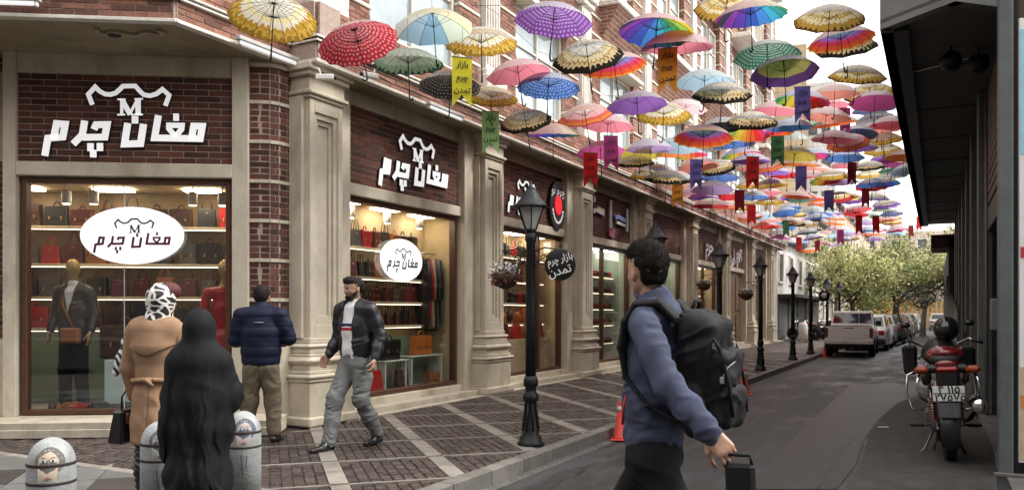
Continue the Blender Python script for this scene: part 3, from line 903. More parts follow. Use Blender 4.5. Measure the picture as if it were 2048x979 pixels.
# shoes
def shoe_pair_mesh(col, high=0.):
    b = MB()
    lm = M('leather_' + col, LEATHER[col], .3, var=.2, vs=12, bump=.1)
    b.ell((0, .06, .04), (.045, .10, .04), lm, n=12); b.ell((0, -.05, .055), (.04, .08, .055), lm, n=12)
    b.box(-.04, .04, -.12, .15, 0, .018, M('shoe_sole', (.02, .015, .01), .7), b=.006)
    b.tube([(math.cos(t) * .03, -.06 + math.sin(t) * .045, .095) for t in np.linspace(0, 2 * math.pi, 12)[:-1]], .008, lm, n=6, closed=True)
    return b.mesh('shoe')
sm = {c: shoe_pair_mesh(c) for c in ('black', 'bright red', 'tan', 'dark brown')}
for i, (x, y, c, r, z, wh) in enumerate([(.25, .30, 'dark brown', .4, .33, 'at the left end of the corner shop window'), (.40, .24, 'tan', 1.2, .33, 'second from the left on the floor of the corner shop window'), (.56, .32, 'bright red', -.3, .33, 'between the mannequin feet in the corner shop window'),
        (.74, .24, 'black', .7, .33, 'just right of the suited mannequin in the corner shop window'), (.88, .30, 'black', -.9, .33, 'in front of the pale display box in the corner shop window'), (1.06, .26, 'black', 1.3, .33, 'on the floor beside the handbag the tan coated woman holds')]):
    o = link('shoe', sm[c]); o.matrix_basis = FF @ Matrix.Translation((x, y, z - .02)) @ Matrix.Rotation(r, 4, 'Z') @ Matrix.Scale(1.15, 4)
    tag(o, '%s leather shoe %s' % (c, wh), 'shoe', 'shoes on the shop window floors')
for i in range(9):
    c = ['black', 'bright red', 'dark brown', 'tan', 'black', 'bright red', 'dark brown', 'black', 'oxblood'][i]
    sm.setdefault(c, shoe_pair_mesh(c) if c not in sm else sm[c])
    o = link('shoe', sm[c]); o.matrix_basis = FF @ Matrix.Translation((1.22 + i * .125, .22 + .08 * (i % 2), .31)) @ Matrix.Rotation(rnd.uniform(-.8, .8), 4, 'Z') @ Matrix.Scale(1.1, 4)
    tag(o, '%s leather shoe, %s in the right half of the corner shop window floor' % (c, ORD[i]), 'shoe', 'shoes on the shop window floors')
tag(MB(FF).box(.32, .80, .16, .60, .312, .322, M('red_mat', (.5, .02, .02), .8)).build('display_mat'), 'flat red mat under the shoes in the corner shop window', 'mat')
# small white spotlights
def spot(F, x, y, z, lab):
    t = thing('spotlight', lab, 'spotlight', group='white spotlights inside the shop windows'); t.matrix_basis = F @ Matrix.Translation((x, y, z))
    MB().lathe([(.055, -.16), (.058, -.15), (.055, 0)], WHITE, n=14).lathe([(.01, 0), (.01, .08)], WHITE, n=8).build('lamp_body', t)
    MB().lathe([(.045, -.162), (.045, -.156)], LAMPW, n=14).build('bulb', t)
for i, x in enumerate((.30, .62, 1.80, 2.16)):
    spot(FF, x, .55, 2.99, 'white spotlight, %s from the left under the ceiling of the corner shop window' % ORD[i])

# the three lit shops along the street
def bay_front(k, mull_at=(), **kw):
    a, b = bays[k]
    shopfront(LF, a + .02, b - .02, 7.02, .32, 3.07, mull=mull_at, **kw)
    return a + .08, b - .08
BK = 7.66
a, b = bay_front(0, depth=.64)
sh0 = 'second shop window'
for i, z in enumerate((1.30, 1.66, 2.02, 2.45)):
    shelf(LF, a + .3, b - .42, BK, z, .3)
    row(LF, a + .42, b - .44, BK - .16, z, [9, 11, 10, 8][i], RD, ['tote', 'tote', 'satchel'], [.22, .24, .25, .26][i], sh0, LEV[4][i])
MB(BI @ LF).box(a - .03, b + .04, 7.60, 7.655, .32, 1.12, MINT).build('display_panel', bld)
def ltab(x0, x1, y0, y1, z, lab):
    t = thing('display_table', lab, 'display table', group='glass display tables in the shop windows'); t.matrix_basis = LF
    MB().box(x0, x1, y0, y1, z - .02, z, M('pale_table_top', (.62, .70, .62), .3), b=.004).build('table_top', t)
    for x in (x0 + .04, x1 - .04): MB().box(x - .015, x + .015, y0 + .02, y1 - .02, .32, z - .02, M('pale_table_top'), b=.003).build('leg', t)
ltab(a + 1.1, a + 1.7, 7.2, 7.5, .78, 'pale glass display table under the black satchel in the second shop window')
ltab(a + 1.78, b - .05, 7.2, 7.5, .82, 'pale glass display table under the tan satchel in the second shop window')
ltab(a + .3, a + .95, 7.2, 7.5, .86, 'pale display table behind the walking man in the second shop window')
for kd, w, h, c, x, y, z, lb in [('satchel', .42, .30, 'black', a + 1.38, 7.34, .78, 'black satchel on the middle glass table of the second shop window'),
        ('satchel', .46, .30, 'orange', a + 2.22, 7.34, .82, 'bright tan satchel on the right hand table of the second shop window'),
        ('tote', .36, .34, 'bright red', a + .88, 7.25, .32, 'bright red shopping bag on the floor beside the walking man, second shop window'),
        ('tote', .3, .36, 'black', a + .62, 7.36, .86, 'black tote standing on the table behind the walking man'),
        ('tote', .26, .30, 'dark brown', a + 1.62, 7.3, .32, 'dark brown tote on the floor of the second shop window'),
        ('tote', .22, .34, 'oxblood', a + 1.84, 7.34, .32, 'oxblood tote on the floor right of a dark brown one, second shop window'),
        ('satchel', .32, .2, 'tan', b - .28, 7.3, .32, 'low tan bag lying at the right end of the second shop window')]:
    bag(kd, w, h, .14, c, LF @ Matrix.Translation((x, y, z)) , lb, 'large bags on display boxes', True)
# hanging leather garments
for i, c in enumerate(['black', 'bright red', 'beige', 'black', 'grey', 'black']):
    g = MB(); x = b - .40 + i * .07
    lm = M('leather_' + c, LEATHER[c], .45, var=.25, vs=12, bump=.15, bs=60)
    g.box(-.05, .05, -.24, .24, -1.0 + rnd.uniform(-.15, .1), -.04, lm, b=.03, taper=(.6, .8))
    for s_ in (-1, 1): g.tube([(0, s_ * .19, -.06), (0, s_ * .25, -.35), (.01, s_ * .25, -.66)], [.05, .045, .035], lm, n=8)
    o = g.build('jacket'); o.matrix_basis = LF @ Matrix.Translation((x, 7.40, 2.42)) @ Matrix.Diagonal((.6, .62, 1.1, 1))
    tag(o, '%s garment, %s on the clothes rail of the second shop window' % (c + ' leather', ORD[i]), 'garment', 'leather garments hanging in the second shop window')
rl = MB(LF).tube([(b - .45, 7.40, 2.46), (b, 7.40, 2.46)], .012, CHROME).build('clothes_rail'); tag(rl, 'chrome clothes rail with leather garments in the second shop window', 'rail')
for i in range(3): spot(LF, a + .5 + i * .85, 7.35, 3.0, 'white spotlight, %s from the left under the ceiling of the second shop window' % ORD[i])

a, b = bay_front(1, mull_at=((PC[1] + PC[2]) / 2 + .35,), depth=.64)
for i, z in enumerate((1.28, 1.68, 2.12, 2.60)):
    shelf(LF, a, b, BK, z, .3)
    row(LF, a + .05, b - .05, BK - .16, z, [9, 12, 9, 8][i], [OR_, DK, OR_, DK][i], ['tote', 'hobo'] if i != 1 else ['satchel'], [.28, .22, .28, .26][i], 'third shop window', LEV[4][i])
for i in range(5):
    bag('tote', .3, .30, .12, ['bright red', 'oxblood', 'bright red', 'tan', 'bright red'][i], LF @ Matrix.Translation((a + .3 + i * .5, 7.36, .98)), '%s tote, %s from the left on the low counter of the third shop window' % (['bright red', 'oxblood', 'bright red', 'tan', 'bright red'][i], ORD[i]), 'totes on the low counter of the third shop window', False)
MB(BI @ LF).box(a, b, 7.26, 7.5, .32, .975, CREAM).build('low_counter', bld)
# far shops
SHOE_ROOM = M('cool_grey_shop_wall', (.32, .42, .38), .5, var=.1)
a, b = bay_front(2, mull_at=((PC[2] + PC[3]) / 2 - .35,), depth=.64, wall=SHOE_ROOM)
for i, z in enumerate((.75, 1.2, 1.6, 2.0, 2.4)):
    shelf(LF, a, b, BK, z, .28)
    for q in range(12):
        o = link('shoe', sm[rnd.choice(['black', 'dark brown', 'black', 'bright red'])]); o.matrix_basis = LF @ Matrix.Translation((a + .12 + q * (b - a - .2) / 12, BK - .15, z)) @ Matrix.Scale(1.2, 4)
        tag(o, 'small dark shoe, %s on the %s shelf of the shoe shop window' % (ORD[q], LEV[5][i]), 'shoe', 'shoes in rows in the shoe shop')
a, b = bay_front(3, mull_at=((PC[3] + PC[4]) / 2,), depth=.64, wall=SHOE_ROOM)
for i, z in enumerate((.9, 1.5, 2.1)):
    shelf(LF, a, b, BK, z, .28)
    row(LF, a + .1, b - .1, BK - .15, z, 6, DK, ['tote'], .26, 'fifth shop window', LEV[3][i])
a, b = bay_front(4, mull_at=((PC[4] + PC[5]) / 2,), depth=.64, wall=CREAM)
for i, z in enumerate((.9, 1.5, 2.1)):
    shelf(LF, a, b, BK, z, .28)
    row(LF, a + .1, b - .1, BK - .15, z, 6, RD, ['tote'], .26, 'sixth shop window', LEV[3][i])
# brown door in the sixth bay, dark bay beyond
DOOR = M('brown_wooden_door', (.16, .09, .045), .5, var=.2, vs=5)
for k in (5, 6):
    a, b = bays[k]; d_ = LM(); d_.box(a, b, 7.12, 7.2, .31, 3.08, DOOR)
    dd = part(d_, 'wooden_door')
    for i in range(3):
        x = a + (b - a) * (i + .5) / 3
        for z0, z1 in ((.5, 1.4), (1.55, 2.9)): MB(BI @ LF).box(x - .34, x + .34, 7.085, 7.119, z0, z1, DOOR, b=.02).build('door_panel', dd)

# ------------------------------------------------------------------ signs
CROWN = [(615, 300), (572, 185), (650, 98), (700, 150), (760, 185), (820, 192), (880, 175), (925, 135), (965, 95), (1105, 95), (1150, 150), (1200, 200), (1270, 215), (1345, 195), (1415, 140), (1492, 212), (1450, 330)]
def skew(p): return (p[0], -(p[1] - .045 * (p[0] - 1000)))
GLY = [  # (points, stroke width)
    ([(85, 885), (118, 690), (285, 680), (312, 530), (215, 520), (182, 690)], 78),
    ([(640, 590), (660, 545), (785, 545), (758, 692), (520, 690)], 78), ([(530, 505), (505, 660), (410, 758)], 78),
    ([(598, 772), (598, 845)], 72), ([(703, 772), (703, 845)], 72), ([(628, 850), (628, 918)], 72),
    ([(1018, 545), (983, 780), (1165, 780), (1198, 560)], 80), ([(1103, 465), (1103, 530)], 74),
    ([(1367, 460), (1325, 715), (1850, 738), (1875, 590), (1775, 585), (1750, 735)], 78),
    ([(1560, 700), (1490, 610), (1490, 570), (1640, 575), (1635, 620), (1560, 712)], 62), ([(1573, 443), (1573, 510)], 66)]
MG = [([(950, 258), (950, 430)], 34), ([(958, 262), (1042, 425)], 58), ([(1042, 425), (1128, 262)], 30), ([(1138, 258), (1138, 430)], 60),
      ([(903, 250), (990, 250)], 18), ([(903, 432), (985, 432)], 20), ([(1098, 250), (1190, 250)], 18), ([(1062, 436), (1190, 436)], 20)]
def logo_sign(F, cx, cz, w, yface, label, halo=True, flat=False, letters=LETTER, dark=None, xs=1., y_only=None):
    """cx,cz = middle of the lettering, w = its width; letters stand proud of the wall"""
    sc = w / 1870.
    t = thing('shop_sign', label, 'sign', group='leather shop name signs'); t.matrix_basis = F @ Matrix.Translation((cx, yface, cz))
    th = .0015 if flat else .03
    for lst, nm, wd0, mt in ((GLY, 'letter', 0, letters), (MG, 'initial', 0, dark or letters), ([(CROWN, 52)], 'emblem', 0, dark or letters)):
        for i, (pts, wd) in enumerate(lst):
            P = [skew(p) for p in pts]; P = [((x - 980) * xs, y + 500) for x, y in P]
            dz = (i % 4) * (.0004 if flat else .0012)
            m = MB(); m.ribbon(P, wd * (.72 if flat else 1.), -.004, -th - dz, mt, sc=sc)
            o = m.build(nm, t)
            if halo:
                MB().ribbon(P, wd + 20, -.002, -th * .75 - dz, LETTER_EDGE, sc=sc).build('letter_edge', o)
    return t
logo_sign(FF, 1.20, 3.735, 1.84, -.012, 'large white illuminated lettering with horned emblem on the corner brick panel above the biggest window')
logo_sign(LF, (bays[0][0] + bays[0][1]) / 2 + .16, 3.72, 1.82, 6.985, 'white lettering with horned emblem on the brick panel over the second shop window')
logo_sign(LF, (bays[1][0] + bays[1][1]) / 2 - .38, 3.68, 1.45, 6.985, 'white lettering with horned emblem partly hidden behind the nearest street lamp')
def oval_sign(F, cx, cz, a, b, y, label, red=True):
    t = thing('window_sign', label, 'sign', group='white oval signs inside the shop windows'); t.matrix_basis = F @ Matrix.Translation((cx, y, cz))
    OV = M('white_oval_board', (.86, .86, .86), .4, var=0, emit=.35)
    m = MB(); n = 48
    v = [(a * math.cos(2 * math.pi * i / n), yy, b * math.sin(2 * math.pi * i / n)) for yy in (0, -.02) for i in range(n)]
    m.add(v, [tuple(range(n)), tuple(range(2 * n - 1, n - 1, -1))] + [(i, n + i, n + (i + 1) % n, (i + 1) % n) for i in range(n)], OV); m.build('board', t)
    s_ = logo_sign(Matrix.Identity(4), 0, 0, 1, 0, 'x', halo=False, flat=True, letters=M('maroon_lettering', (.09, .008, .03), .5, var=0) if red else M('black_lettering', (.01, .01, .01), .5, var=0), dark=M('black_lettering', (.01, .01, .01), .5, var=0))
    for ch in list(s_.children):
        ch.parent = t; ch.location = (0.0, -.021, -.0); k = a * 2 * .76
        ch.scale = (k, 1, k * (1. if red else 1.0))
    bpy.data.objects.remove(s_)
    return t
oval_sign(FF, 1.27, 2.40, .585, .335, .03, 'white oval sign with maroon lettering hanging in the corner shop window')
oval_sign(LF, PC[0] + 2.02, 2.27, .52, .315, 7.03, 'white oval sign with black lettering in the second shop window', red=False)
# red and white oval sign
t = thing('oval_sign', 'black oval sign with white lettering round a red centre, right of the third shop name', 'sign'); t.matrix_basis = LF @ Matrix.Translation((bays[1][1] - .42, 6.96, 3.70))
def oval(m, a, b, y0, y1, mat, n=32, dz=0):
    v = [(a * math.cos(2 * math.pi * i / n), yy, b * math.sin(2 * math.pi * i / n) + dz) for yy in (y0, y1) for i in range(n)]
    m.add(v, [tuple(range(n)), tuple(range(2 * n - 1, n - 1, -1))] + [(i, n + i, n + (i + 1) % n, (i + 1) % n) for i in range(n)], mat); return m
oval(MB(), .36, .50, 0, -.05, LETTER_EDGE).build('board', t)
oval(MB(), .17, .2, -.051, -.07, M('red_sign_face', (.55, .01, .02), .4, var=0, emit=.3)).build('red_centre', t)
LW = M('white_lettering', (.8, .8, .8), .5, var=0)
for i in range(11):
    an = R(200 + i * 14); x, z = .26 * math.cos(an), .36 * math.sin(an)
    MB().box(-.035, .035, -.06, -.051, -.025, .03, LW, b=.004).build('letter', t, loc=(x, 0, z), rot=(0, -(an + math.pi / 2), 0))
text_obj('lettering', '\ufeee\ufee7 \ufee1\ufeae\ufb7c', .26, LW, t, (0, -.055, .30), (R(90), 0, 0), .004)
# sign of the fourth shop: blue, white and red shapes
t = thing('shop_sign', 'dim blue, yellow and red lettering of a switched off sign on the fourth brick panel', 'sign', group='leather shop name signs'); t.matrix_basis = LF @ Matrix.Translation(((bays[2][0] + bays[2][1]) / 2, 6.96, 3.75))
cB, cY, cR_, cG = M('blue_sign_letter', (.10, .12, .30), .4, var=0), M('yellow_sign_letter', (.4, .33, .12), .4, var=0), M('red_sign_letter', (.25, .02, .03), .4, var=0), M('grey_sign_letter', (.45, .45, .42), .4, var=0)
for pts, wd, mt in [([(-1.15, .38), (-1.15, .28)], .1, cG), ([(-1.2, .05), (-1.05, .1), (-.6, .06), (-.6, .16)], .09, cG), ([(-.95, .16), (-.6, .12)], .08, cY), ([(-.1, .42), (-.12, -.2)], .12, cG), ([(.2, .05), (.35, .1), (.9, .05)], .1, cB), ([(.3, -.05), (.9, -.08)], .07, cG), ([(1.05, .35), (1.05, -.2)], .1, cG), ([(-.2, -.35), (.05, -.38), (.05, -.28)], .14, cR_)]:
    MB().ribbon(pts, wd, 0, -.04 - rnd.random() * .004, mt).build('letter', t)
# white diagonal lettering above the brown door
t = thing('shop_sign', 'white slanting lettering on the brick panel over the brown wooden door', 'sign', group='leather shop name signs'); t.matrix_basis = LF @ Matrix.Translation(((bays[5][0] + bays[5][1]) / 2, 6.96, 3.70))
oo = text_obj('lettering', '\ufe8e\ufee7\ufee3\ufe8d \ufee1\ufeae\ufb7c', .75, LW, t, (0, -.02, .0), (R(90), R(-18), 0), .01, bold=.01)
t = thing('shop_sign', 'small white and red sign on the brick panel of the sixth shop', 'sign', group='leather shop name signs'); t.matrix_basis = LF @ Matrix.Translation(((bays[4][0] + bays[4][1]) / 2 + .4, 6.96, 3.78))
text_obj('lettering', '\ufee1\ufeae\ufb7c', .7, LW, t, (0, -.02, 0), (R(90), 0, 0), .01, bold=.01)
# faint emblem on the soffit and soffit spotlight
eb = MB(); sc = .00055
P = [((x - 1030) * sc, (y - 180) * sc) for x, y in CROWN]
m = MB().ribbon(P, 60 * sc, 0, -.02, M('faded_soffit_emblem', (.36, .31, .22), .8))
o = m.build('emblem', bld); o.matrix_basis = BI @ Matrix.Translation(at(262, 70, 8.55).to_tuple()[:2] + (4.497,)) @ Matrix.Rotation(math.atan2(FD.y, FD.x), 4, 'Z') @ Matrix.Rotation(R(90), 4, 'X') @ Matrix.Scale(1.35, 4)
p = at(228, 91, 8.6)
tag(MB().lathe([(.07, 4.47), (.075, 4.5)], BLACK, n=16).build('downlight', loc=(p.x, p.y, 0)), 'small dark round downlight in the stone soffit above the corner sign', 'light')
# fluorescent tubes along the canopy edge
def tube_light(F, x0, x1, y, z, lab):
    t = thing('tube_light', lab, 'tube light', group='white tube lights along the canopy edge'); t.matrix_basis = F
    MB().box(x0, x1, y - .05, y + .03, z, z + .05, M('grey_lamp_housing', (.5, .5, .48), .5), b=.008).build('housing', t)
    MB().tube([(x0 + .03, y - .012, z - .02), (x1 - .03, y - .012, z - .02)], .022, M('white_tube', (.85, .85, .85), .3, var=0, emit=.3), n=10).build('tube', t)
    for x in (x0 + .02, x1 - .05): MB().box(x, x + .03, y - .035, y + .01, z - .05, z, WHITE, b=.004).build('socket', t)
Fa = frame(lipK[0], lipK[1] - lipK[0]); wA = (lipK[1] - lipK[0]).length
tube_light(Fa, wA - 2.8, wA - 1.28, -.10, 4.62, 'white tube light at the far left end of the canopy edge')
Fb = frame(lipK[1], lipK[2] - lipK[1])
tube_light(Fb, .72, 1.66, -.10, 4.52, 'white tube light under the canopy edge left of the first pilaster')
tube_light(LF, 9.55, 10.5, 6.45, 4.47, 'white tube light under the canopy edge beside the yellow banner')
# security cameras
def cctv(p, rz, lab):
    t = thing('security_camera', lab, 'security camera', p, rz, group='security cameras on the building corner')
    MB().box(-.03, .03, -.10, .12, -.03, .035, WHITE, b=.01).build('camera_body', t)
    MB().lathe([(.024, 0), (.026, .03)], LETTER_EDGE, n=12, axis='y', c=(0, .12, 0)).build('lens', t)
    MB().tube([(0, -.04, .03), (0, -.06, .10), (0, -.14, .12)], .012, WHITE).build('bracket', t)
cctv(at(648, 155, 9.6), R(-60), 'small white security camera under the canopy above the first pilaster')
cctv(at(742, 152, 10.1), R(160), 'small grey security camera on the brick band below the red spotted umbrella')
# ------------------------------------------------------------------ the grey building on the right
RG = M('dark_grey_paint', (.07, .072, .07), .6, var=.2, vs=6, bump=.2, dirt=(.04, .04, .038), dscale=2)
RP = M('grey_painted_pillar', (.12, .135, .135), .55, var=.15, vs=5, bump=.2, dirt=(.07, .075, .075), dscale=3)
RF = M('grey_canopy_fascia', (.17, .17, .165), .8, var=.15, vs=3, bump=.3, bs=40, dirt=(.13, .13, .13), dscale=1.5)
RC = M('grey_soffit_panel', (.10, .105, .102), .7, var=.12, vs=2)
RD_ = M('dark_canopy_edge', (.022, .023, .023), .5, var=.2)
RB = M('brown_shutter', (.10, .065, .045), .6, var=.2)
RY = M('beige_door_trim', (.22, .17, .11), .6, var=.2)
RK = M('black_doorway', (.01, .01, .01), .7, var=0)
rb = thing('grey_canopy_building', 'dark grey shop building with a broad concrete canopy on the right of the street', 'building', (1, 18, 0))
RBI = Matrix.Translation((-1, -18, 0))
def rp(mb, nm, kind=None, parent=None): return mb.build(nm, parent or rb, kind=kind)
FARS = 31.5
edge = [Vector((-.54, FARS, 0)), Vector((-.54, 9.35, 0)), Vector((.154, 8.83, 0)), Vector((.80, 9.45, 0)), Vector((2.6, 11.2, 0))]
rp(MB(RBI).prism([(p.x, p.y) for p in edge] + [(6, 11.2), (6, FARS)], 4.56, 4.60, RC), 'soffit')
for i in range(9):      # soffit panel joints, real grooves stand as thin battens
    s_ = 11.3 + i * 2.3
    rp(MB(RBI).box(-.27, .55, s_, s_ + .015, 4.545, 4.56, RD_), 'soffit_joint')
rp(MB(RBI).box(-.54, -.27, 9.5, FARS, 4.50, 4.559, RD_), 'canopy_edge')
fa = MB(RBI)
for a, b in zip(edge[:-1], edge[1:]):
    d = (b - a).normalized(); n = Vector((d.y, -d.x, 0)) * -1
    q = [a, b, b + n * .12, a + n * .12]
    ar = sum(q[i - 1].x * q[i].y - q[i].x * q[i - 1].y for i in range(4))
    if ar < 0: q = q[::-1]
    fa.prism([(p.x, p.y) for p in q], 4.50, 7.2, RF)
rp(fa, 'canopy_fascia')
rp(MB(RBI).box(-.3, 6, 10.8, FARS, 7.0, 7.2, RF), 'canopy_roof')
# wall: pillars, shutters and doorways
ps = [8.62, 12.8, 15.6, 18.4, 21.4, 24.4, 27.4, 29.9]
for i, s_ in enumerate(ps):
    w = .24 if i else .12
    rp(MB(RBI).box(.50, .80 if i else .615, s_, s_ + w * 2, 0, 4.555, RP, b=.01), 'pillar')
    if i + 1 < len(ps):
        s1 = ps[i + 1]; a_, b_ = s_ + w * 2, s1
        rp(MB(RBI).box(.62, .78, a_, b_, 2.9, 4.555, RB if i < 3 else RG), 'shutter_box')
        for j in range(12):
            z = 2.95 + j * .13
            if i < 3: rp(MB(RBI).box(.60, .625, a_ + .02, b_ - .02, z, z + .105, RB, b=.006), 'slat')
        rp(MB(RBI).box(.56, .66, a_, a_ + .09, .12, 2.9, RY, b=.006), 'door_trim'); rp(MB(RBI).box(.56, .66, b_ - .2, b_ - .08, .12, 2.9, RG, b=.006), 'door_trim')
        rp(MB(RBI).box(.60, .70, a_ + .09, b_ - .2, 2.6, 2.9, RG, b=.006), 'door_head')
        rp(MB(RBI).box(1.15, 1.2, a_, b_, 0, 3, RK), 'dark_doorway')
        rp(MB(RBI).box(.9, .96, (a_ + b_) / 2 - .05, (a_ + b_) / 2 + .05, .12, 2.6, RP, b=.006), 'door_post')
rp(MB(RBI).box(.50, 1.3, 8.95, FARS, 0, .11, M('grey_ledge', (.13, .125, .115), .8, var=.25, bump=.3)), 'stone_ledge')
rp(MB(RBI).box(1.2, 6, 9.6, FARS, 0, 7.1, RG), 'wall')
rp(MB(RBI).prism([(.66, 8.90), (1.9, 9.9), (1.9, 10.2), (.66, 9.2)], 0, 4.555, RG), 'wall')
rp(MB(RBI).box(.618, .66, 8.70, 8.85, 0, 4.555, RK), 'dark_gap')
rp(MB(RBI).tube([(.585, 12.6, .12), (.585, 12.6, 4.5)], .018, M('grey_conduit', (.2, .2, .2), .5)), 'conduit')
rp(MB(RBI).box(.52, .60, 10.2, 10.45, 1.3, 1.65, M('meter_box', (.16, .16, .15), .5), b=.01), 'meter_box')
# bollard-like step stone at the pillar foot
rp(MB(RBI).box(.46, .83, 8.55, 8.62, 0, .03, KERB, b=.004), 'pillar_foot')
MB().box(.56, 40, 3, 140, -.3, .002, GUT).build('right_pavement', kind='structure')
# poster board at the right edge
t = thing('poster_board', 'tall pale board with light blue top at the right edge beside the grey pillar', 'poster board', (.665, 8.68, 0), R(24))
MB().box(0, .62, 0, .05, 0.12, 4.2, WHITE, b=.004).build('board', t)
MB().box(.01, .61, -.004, 0, 2.95, 4.1, M('light_blue_print', (.30, .62, .78), .5, var=.1)).build('print_panel', t)
MB().box(.01, .61, -.004, 0, .14, 1.0, M('cream_print', (.55, .42, .28), .5, var=.3)).build('print_panel', t)
MB().box(.01, .61, -.006, -.004, .62, .74, M('orange_print', (.6, .22, .05), .5, var=0)).build('print_panel', t)
MB().box(.01, .61, -.006, -.004, 2.0, 2.1, M('red_print', (.5, .03, .05), .5, var=0)).build('print_panel', t)
# dark soffit floodlights
for i, (px, dy) in enumerate(((1902, 0), (1958, .1))):
    p = at(px, 105, 9.2 + dy)
    t = thing('floodlight', '%s of the two dark floodlights under the grey canopy' % ['left', 'right'][i], 'floodlight', (p.x, p.y, 4.56), R(20 * i), group='dark floodlights under the grey canopy')
    MB().tube([(0, 0, 0), (0, 0, -.08), (.04, 0, -.10)], .012, BLACK).build('bracket', t)
    MB().lathe([(.05, -.10), (.10, -.05), (.12, .06), (.11, .07)], BLACK, n=16, axis='y', c=(0, 0, -.17)).build('lamp_head', t)
    MB().lathe([(.09, .071), (.088, .074)], M('lamp_glass', (.1, .1, .1), .1, var=0), n=16, axis='y', c=(0, 0, -.17)).build('lamp_glass', t)
cb = MB().tube([(-.27, 11.3, 4.53), (.1, 11.1, 4.52), (.5, 10.9, 4.535)], .008, WHITE); tag(cb.build('cable'), 'thin pale cable crossing the underside of the grey canopy', 'cable')
# lower buildings further along on the right
t = thing('dark_building', 'dark low building beyond the far end of the grey canopy', 'building', (1, 40, 0))
B4 = Matrix.Translation((-1, -40, 0))
MB(B4).box(.35, 6, FARS + .05, 60, 0, 4.1, M('dark_brown_wall', (.035, .025, .022), .8)).build('wall', t)
for i in range(5): MB(B4).box(.30, .349, FARS + 1 + i * 4, FARS + 3.4 + i * 4, .1, 2.8, RK).build('door', t)
MB(B4).box(-.2, .6, FARS + .05, FARS + 3, 3.75, 4.2, M('dark_awning', (.05, .02, .02), .8)).build('awning', t)

# ------------------------------------------------------------------ far buildings
WW = M('white_render', (.62, .60, .57), .85, var=.12, vs=1.5, bump=.2, dirt=(.42, .40, .37), dscale=.8)
WG = M('far_window_glass', (.06, .07, .075), .15, var=.2)
def house(name, label, s0, s1, y, depth, h, wall, wins, extra=None, roof=None, frame_m=None, awn=False):
    t = thing(name, label, 'building', (-y, (s0 + s1) / 2, 0)); I = Matrix.Translation((y, -(s0 + s1) / 2, 0)) @ LF
    MB(I).box(s0, s1, y, y + depth, 0, h, wall).build('wall', t)
    MB(I).box(s0, s1 + .05, y - .35, y + .3, h, h + .28, roof or BLACK, b=.03).build('roof_edge', t)
    for (a, b, z0, z1) in wins:
        w = MB(I)
        for q in ((a, a + .08, z0, z1), (b - .08, b, z0, z1)): w.box(q[0], q[1], y - .06, y - .002, q[2], q[3], frame_m or WHITE)
        w.box(a - .05, b + .05, y - .12, y - .002, z0 - .1, z0, frame_m or WHITE); w.box(a, b, y - .06, y - .002, z1 - .08, z1, frame_m or WHITE)
        o = w.build('window', t); MB(I).box(a + .08, b - .08, y - .02, y - .003, z0, z1 - .08, WG).build('pane', o)
    return t, I
wins = [(41.4 + i * 3.2, 42.7 + i * 3.2, 3.05, 4.5) for i in range(5)]
t, I = house('white_building', 'low white building with dark cornice and three tall windows after the brick arcade', 40.7, 57, 7.0, 8, 5.1, WW, wins)
MB(I).box(41, 56.8, 6.1, 6.99, 2.25, 2.40, M('dark_awning2', (.03, .03, .03), .8)).build('awning', t)
for i in range(5):
    a_ = 41.1 + i * 3.1
    o = MB(I).box(a_, a_ + 2.6, 6.93, 6.995, .2, 2.2, M('grey_shutter', (.11, .12, .115), .6)).build('roller_shutter', t)
    for j in range(9): MB(I).box(a_ + .03, a_ + 2.57, 6.915, 6.929, .3 + j * .21, .47 + j * .21, M('grey_shutter')).build('slat', o)
PE = M('peach_render', (.55, .42, .33), .9, var=.12, vs=.6, dirt=(.42, .34, .28), dscale=.4)
t, I = house('beige_building', 'plain beige building with rows of windows behind the white one', 57.3, 72, 7.3, 9, 7.6, M('beige_render', (.5, .44, .36), .9, var=.12, vs=1), [(58 + i * 2.8, 59.3 + i * 2.8, z, z + 1.4) for i in range(5) for z in (1, 4.2)])
t, I = house('peach_building', 'pale peach building glimpsed behind the street trees', 72.5, 110, 7.5, 9, 10.5, PE, [(74 + i * 3.4, 75.4 + i * 3.4, z, z + 1.5) for i in range(10) for z in (1, 4.2, 7.4)])
t = thing('end_building', 'pale pinkish building closing the far end of the street behind the trees', 'building', (5, 150, 0))
MB().box(-30, 24, 0, 12, 0, 15, M('pinkish_render', (.62, .50, .44), .9, var=.1, vs=.5)).build('wall', t)
for i in range(12):
    for z in (2, 5.4, 8.8, 12):
        o = MB().box(-28 + i * 4, -26.4 + i * 4, -.06, -.002, z, z + 1.8, WHITE).build('window', t)
        MB().box(-27.9 + i * 4, -26.5 + i * 4, -.09, -.061, z + .1, z + 1.7, WG).build('pane', o)
t = thing('yellow_wall', 'bright ochre site fence at the end of the street below the trees', 'fence', (-1.5, 88, 0))
for i in range(22): MB().box(-4 + i * .42, -3.62 + i * .42, 0, .05, 0, 2.6, M('ochre_sheet', (.62, .36, .10), .7, var=.15), b=.01).build('sheet', t)
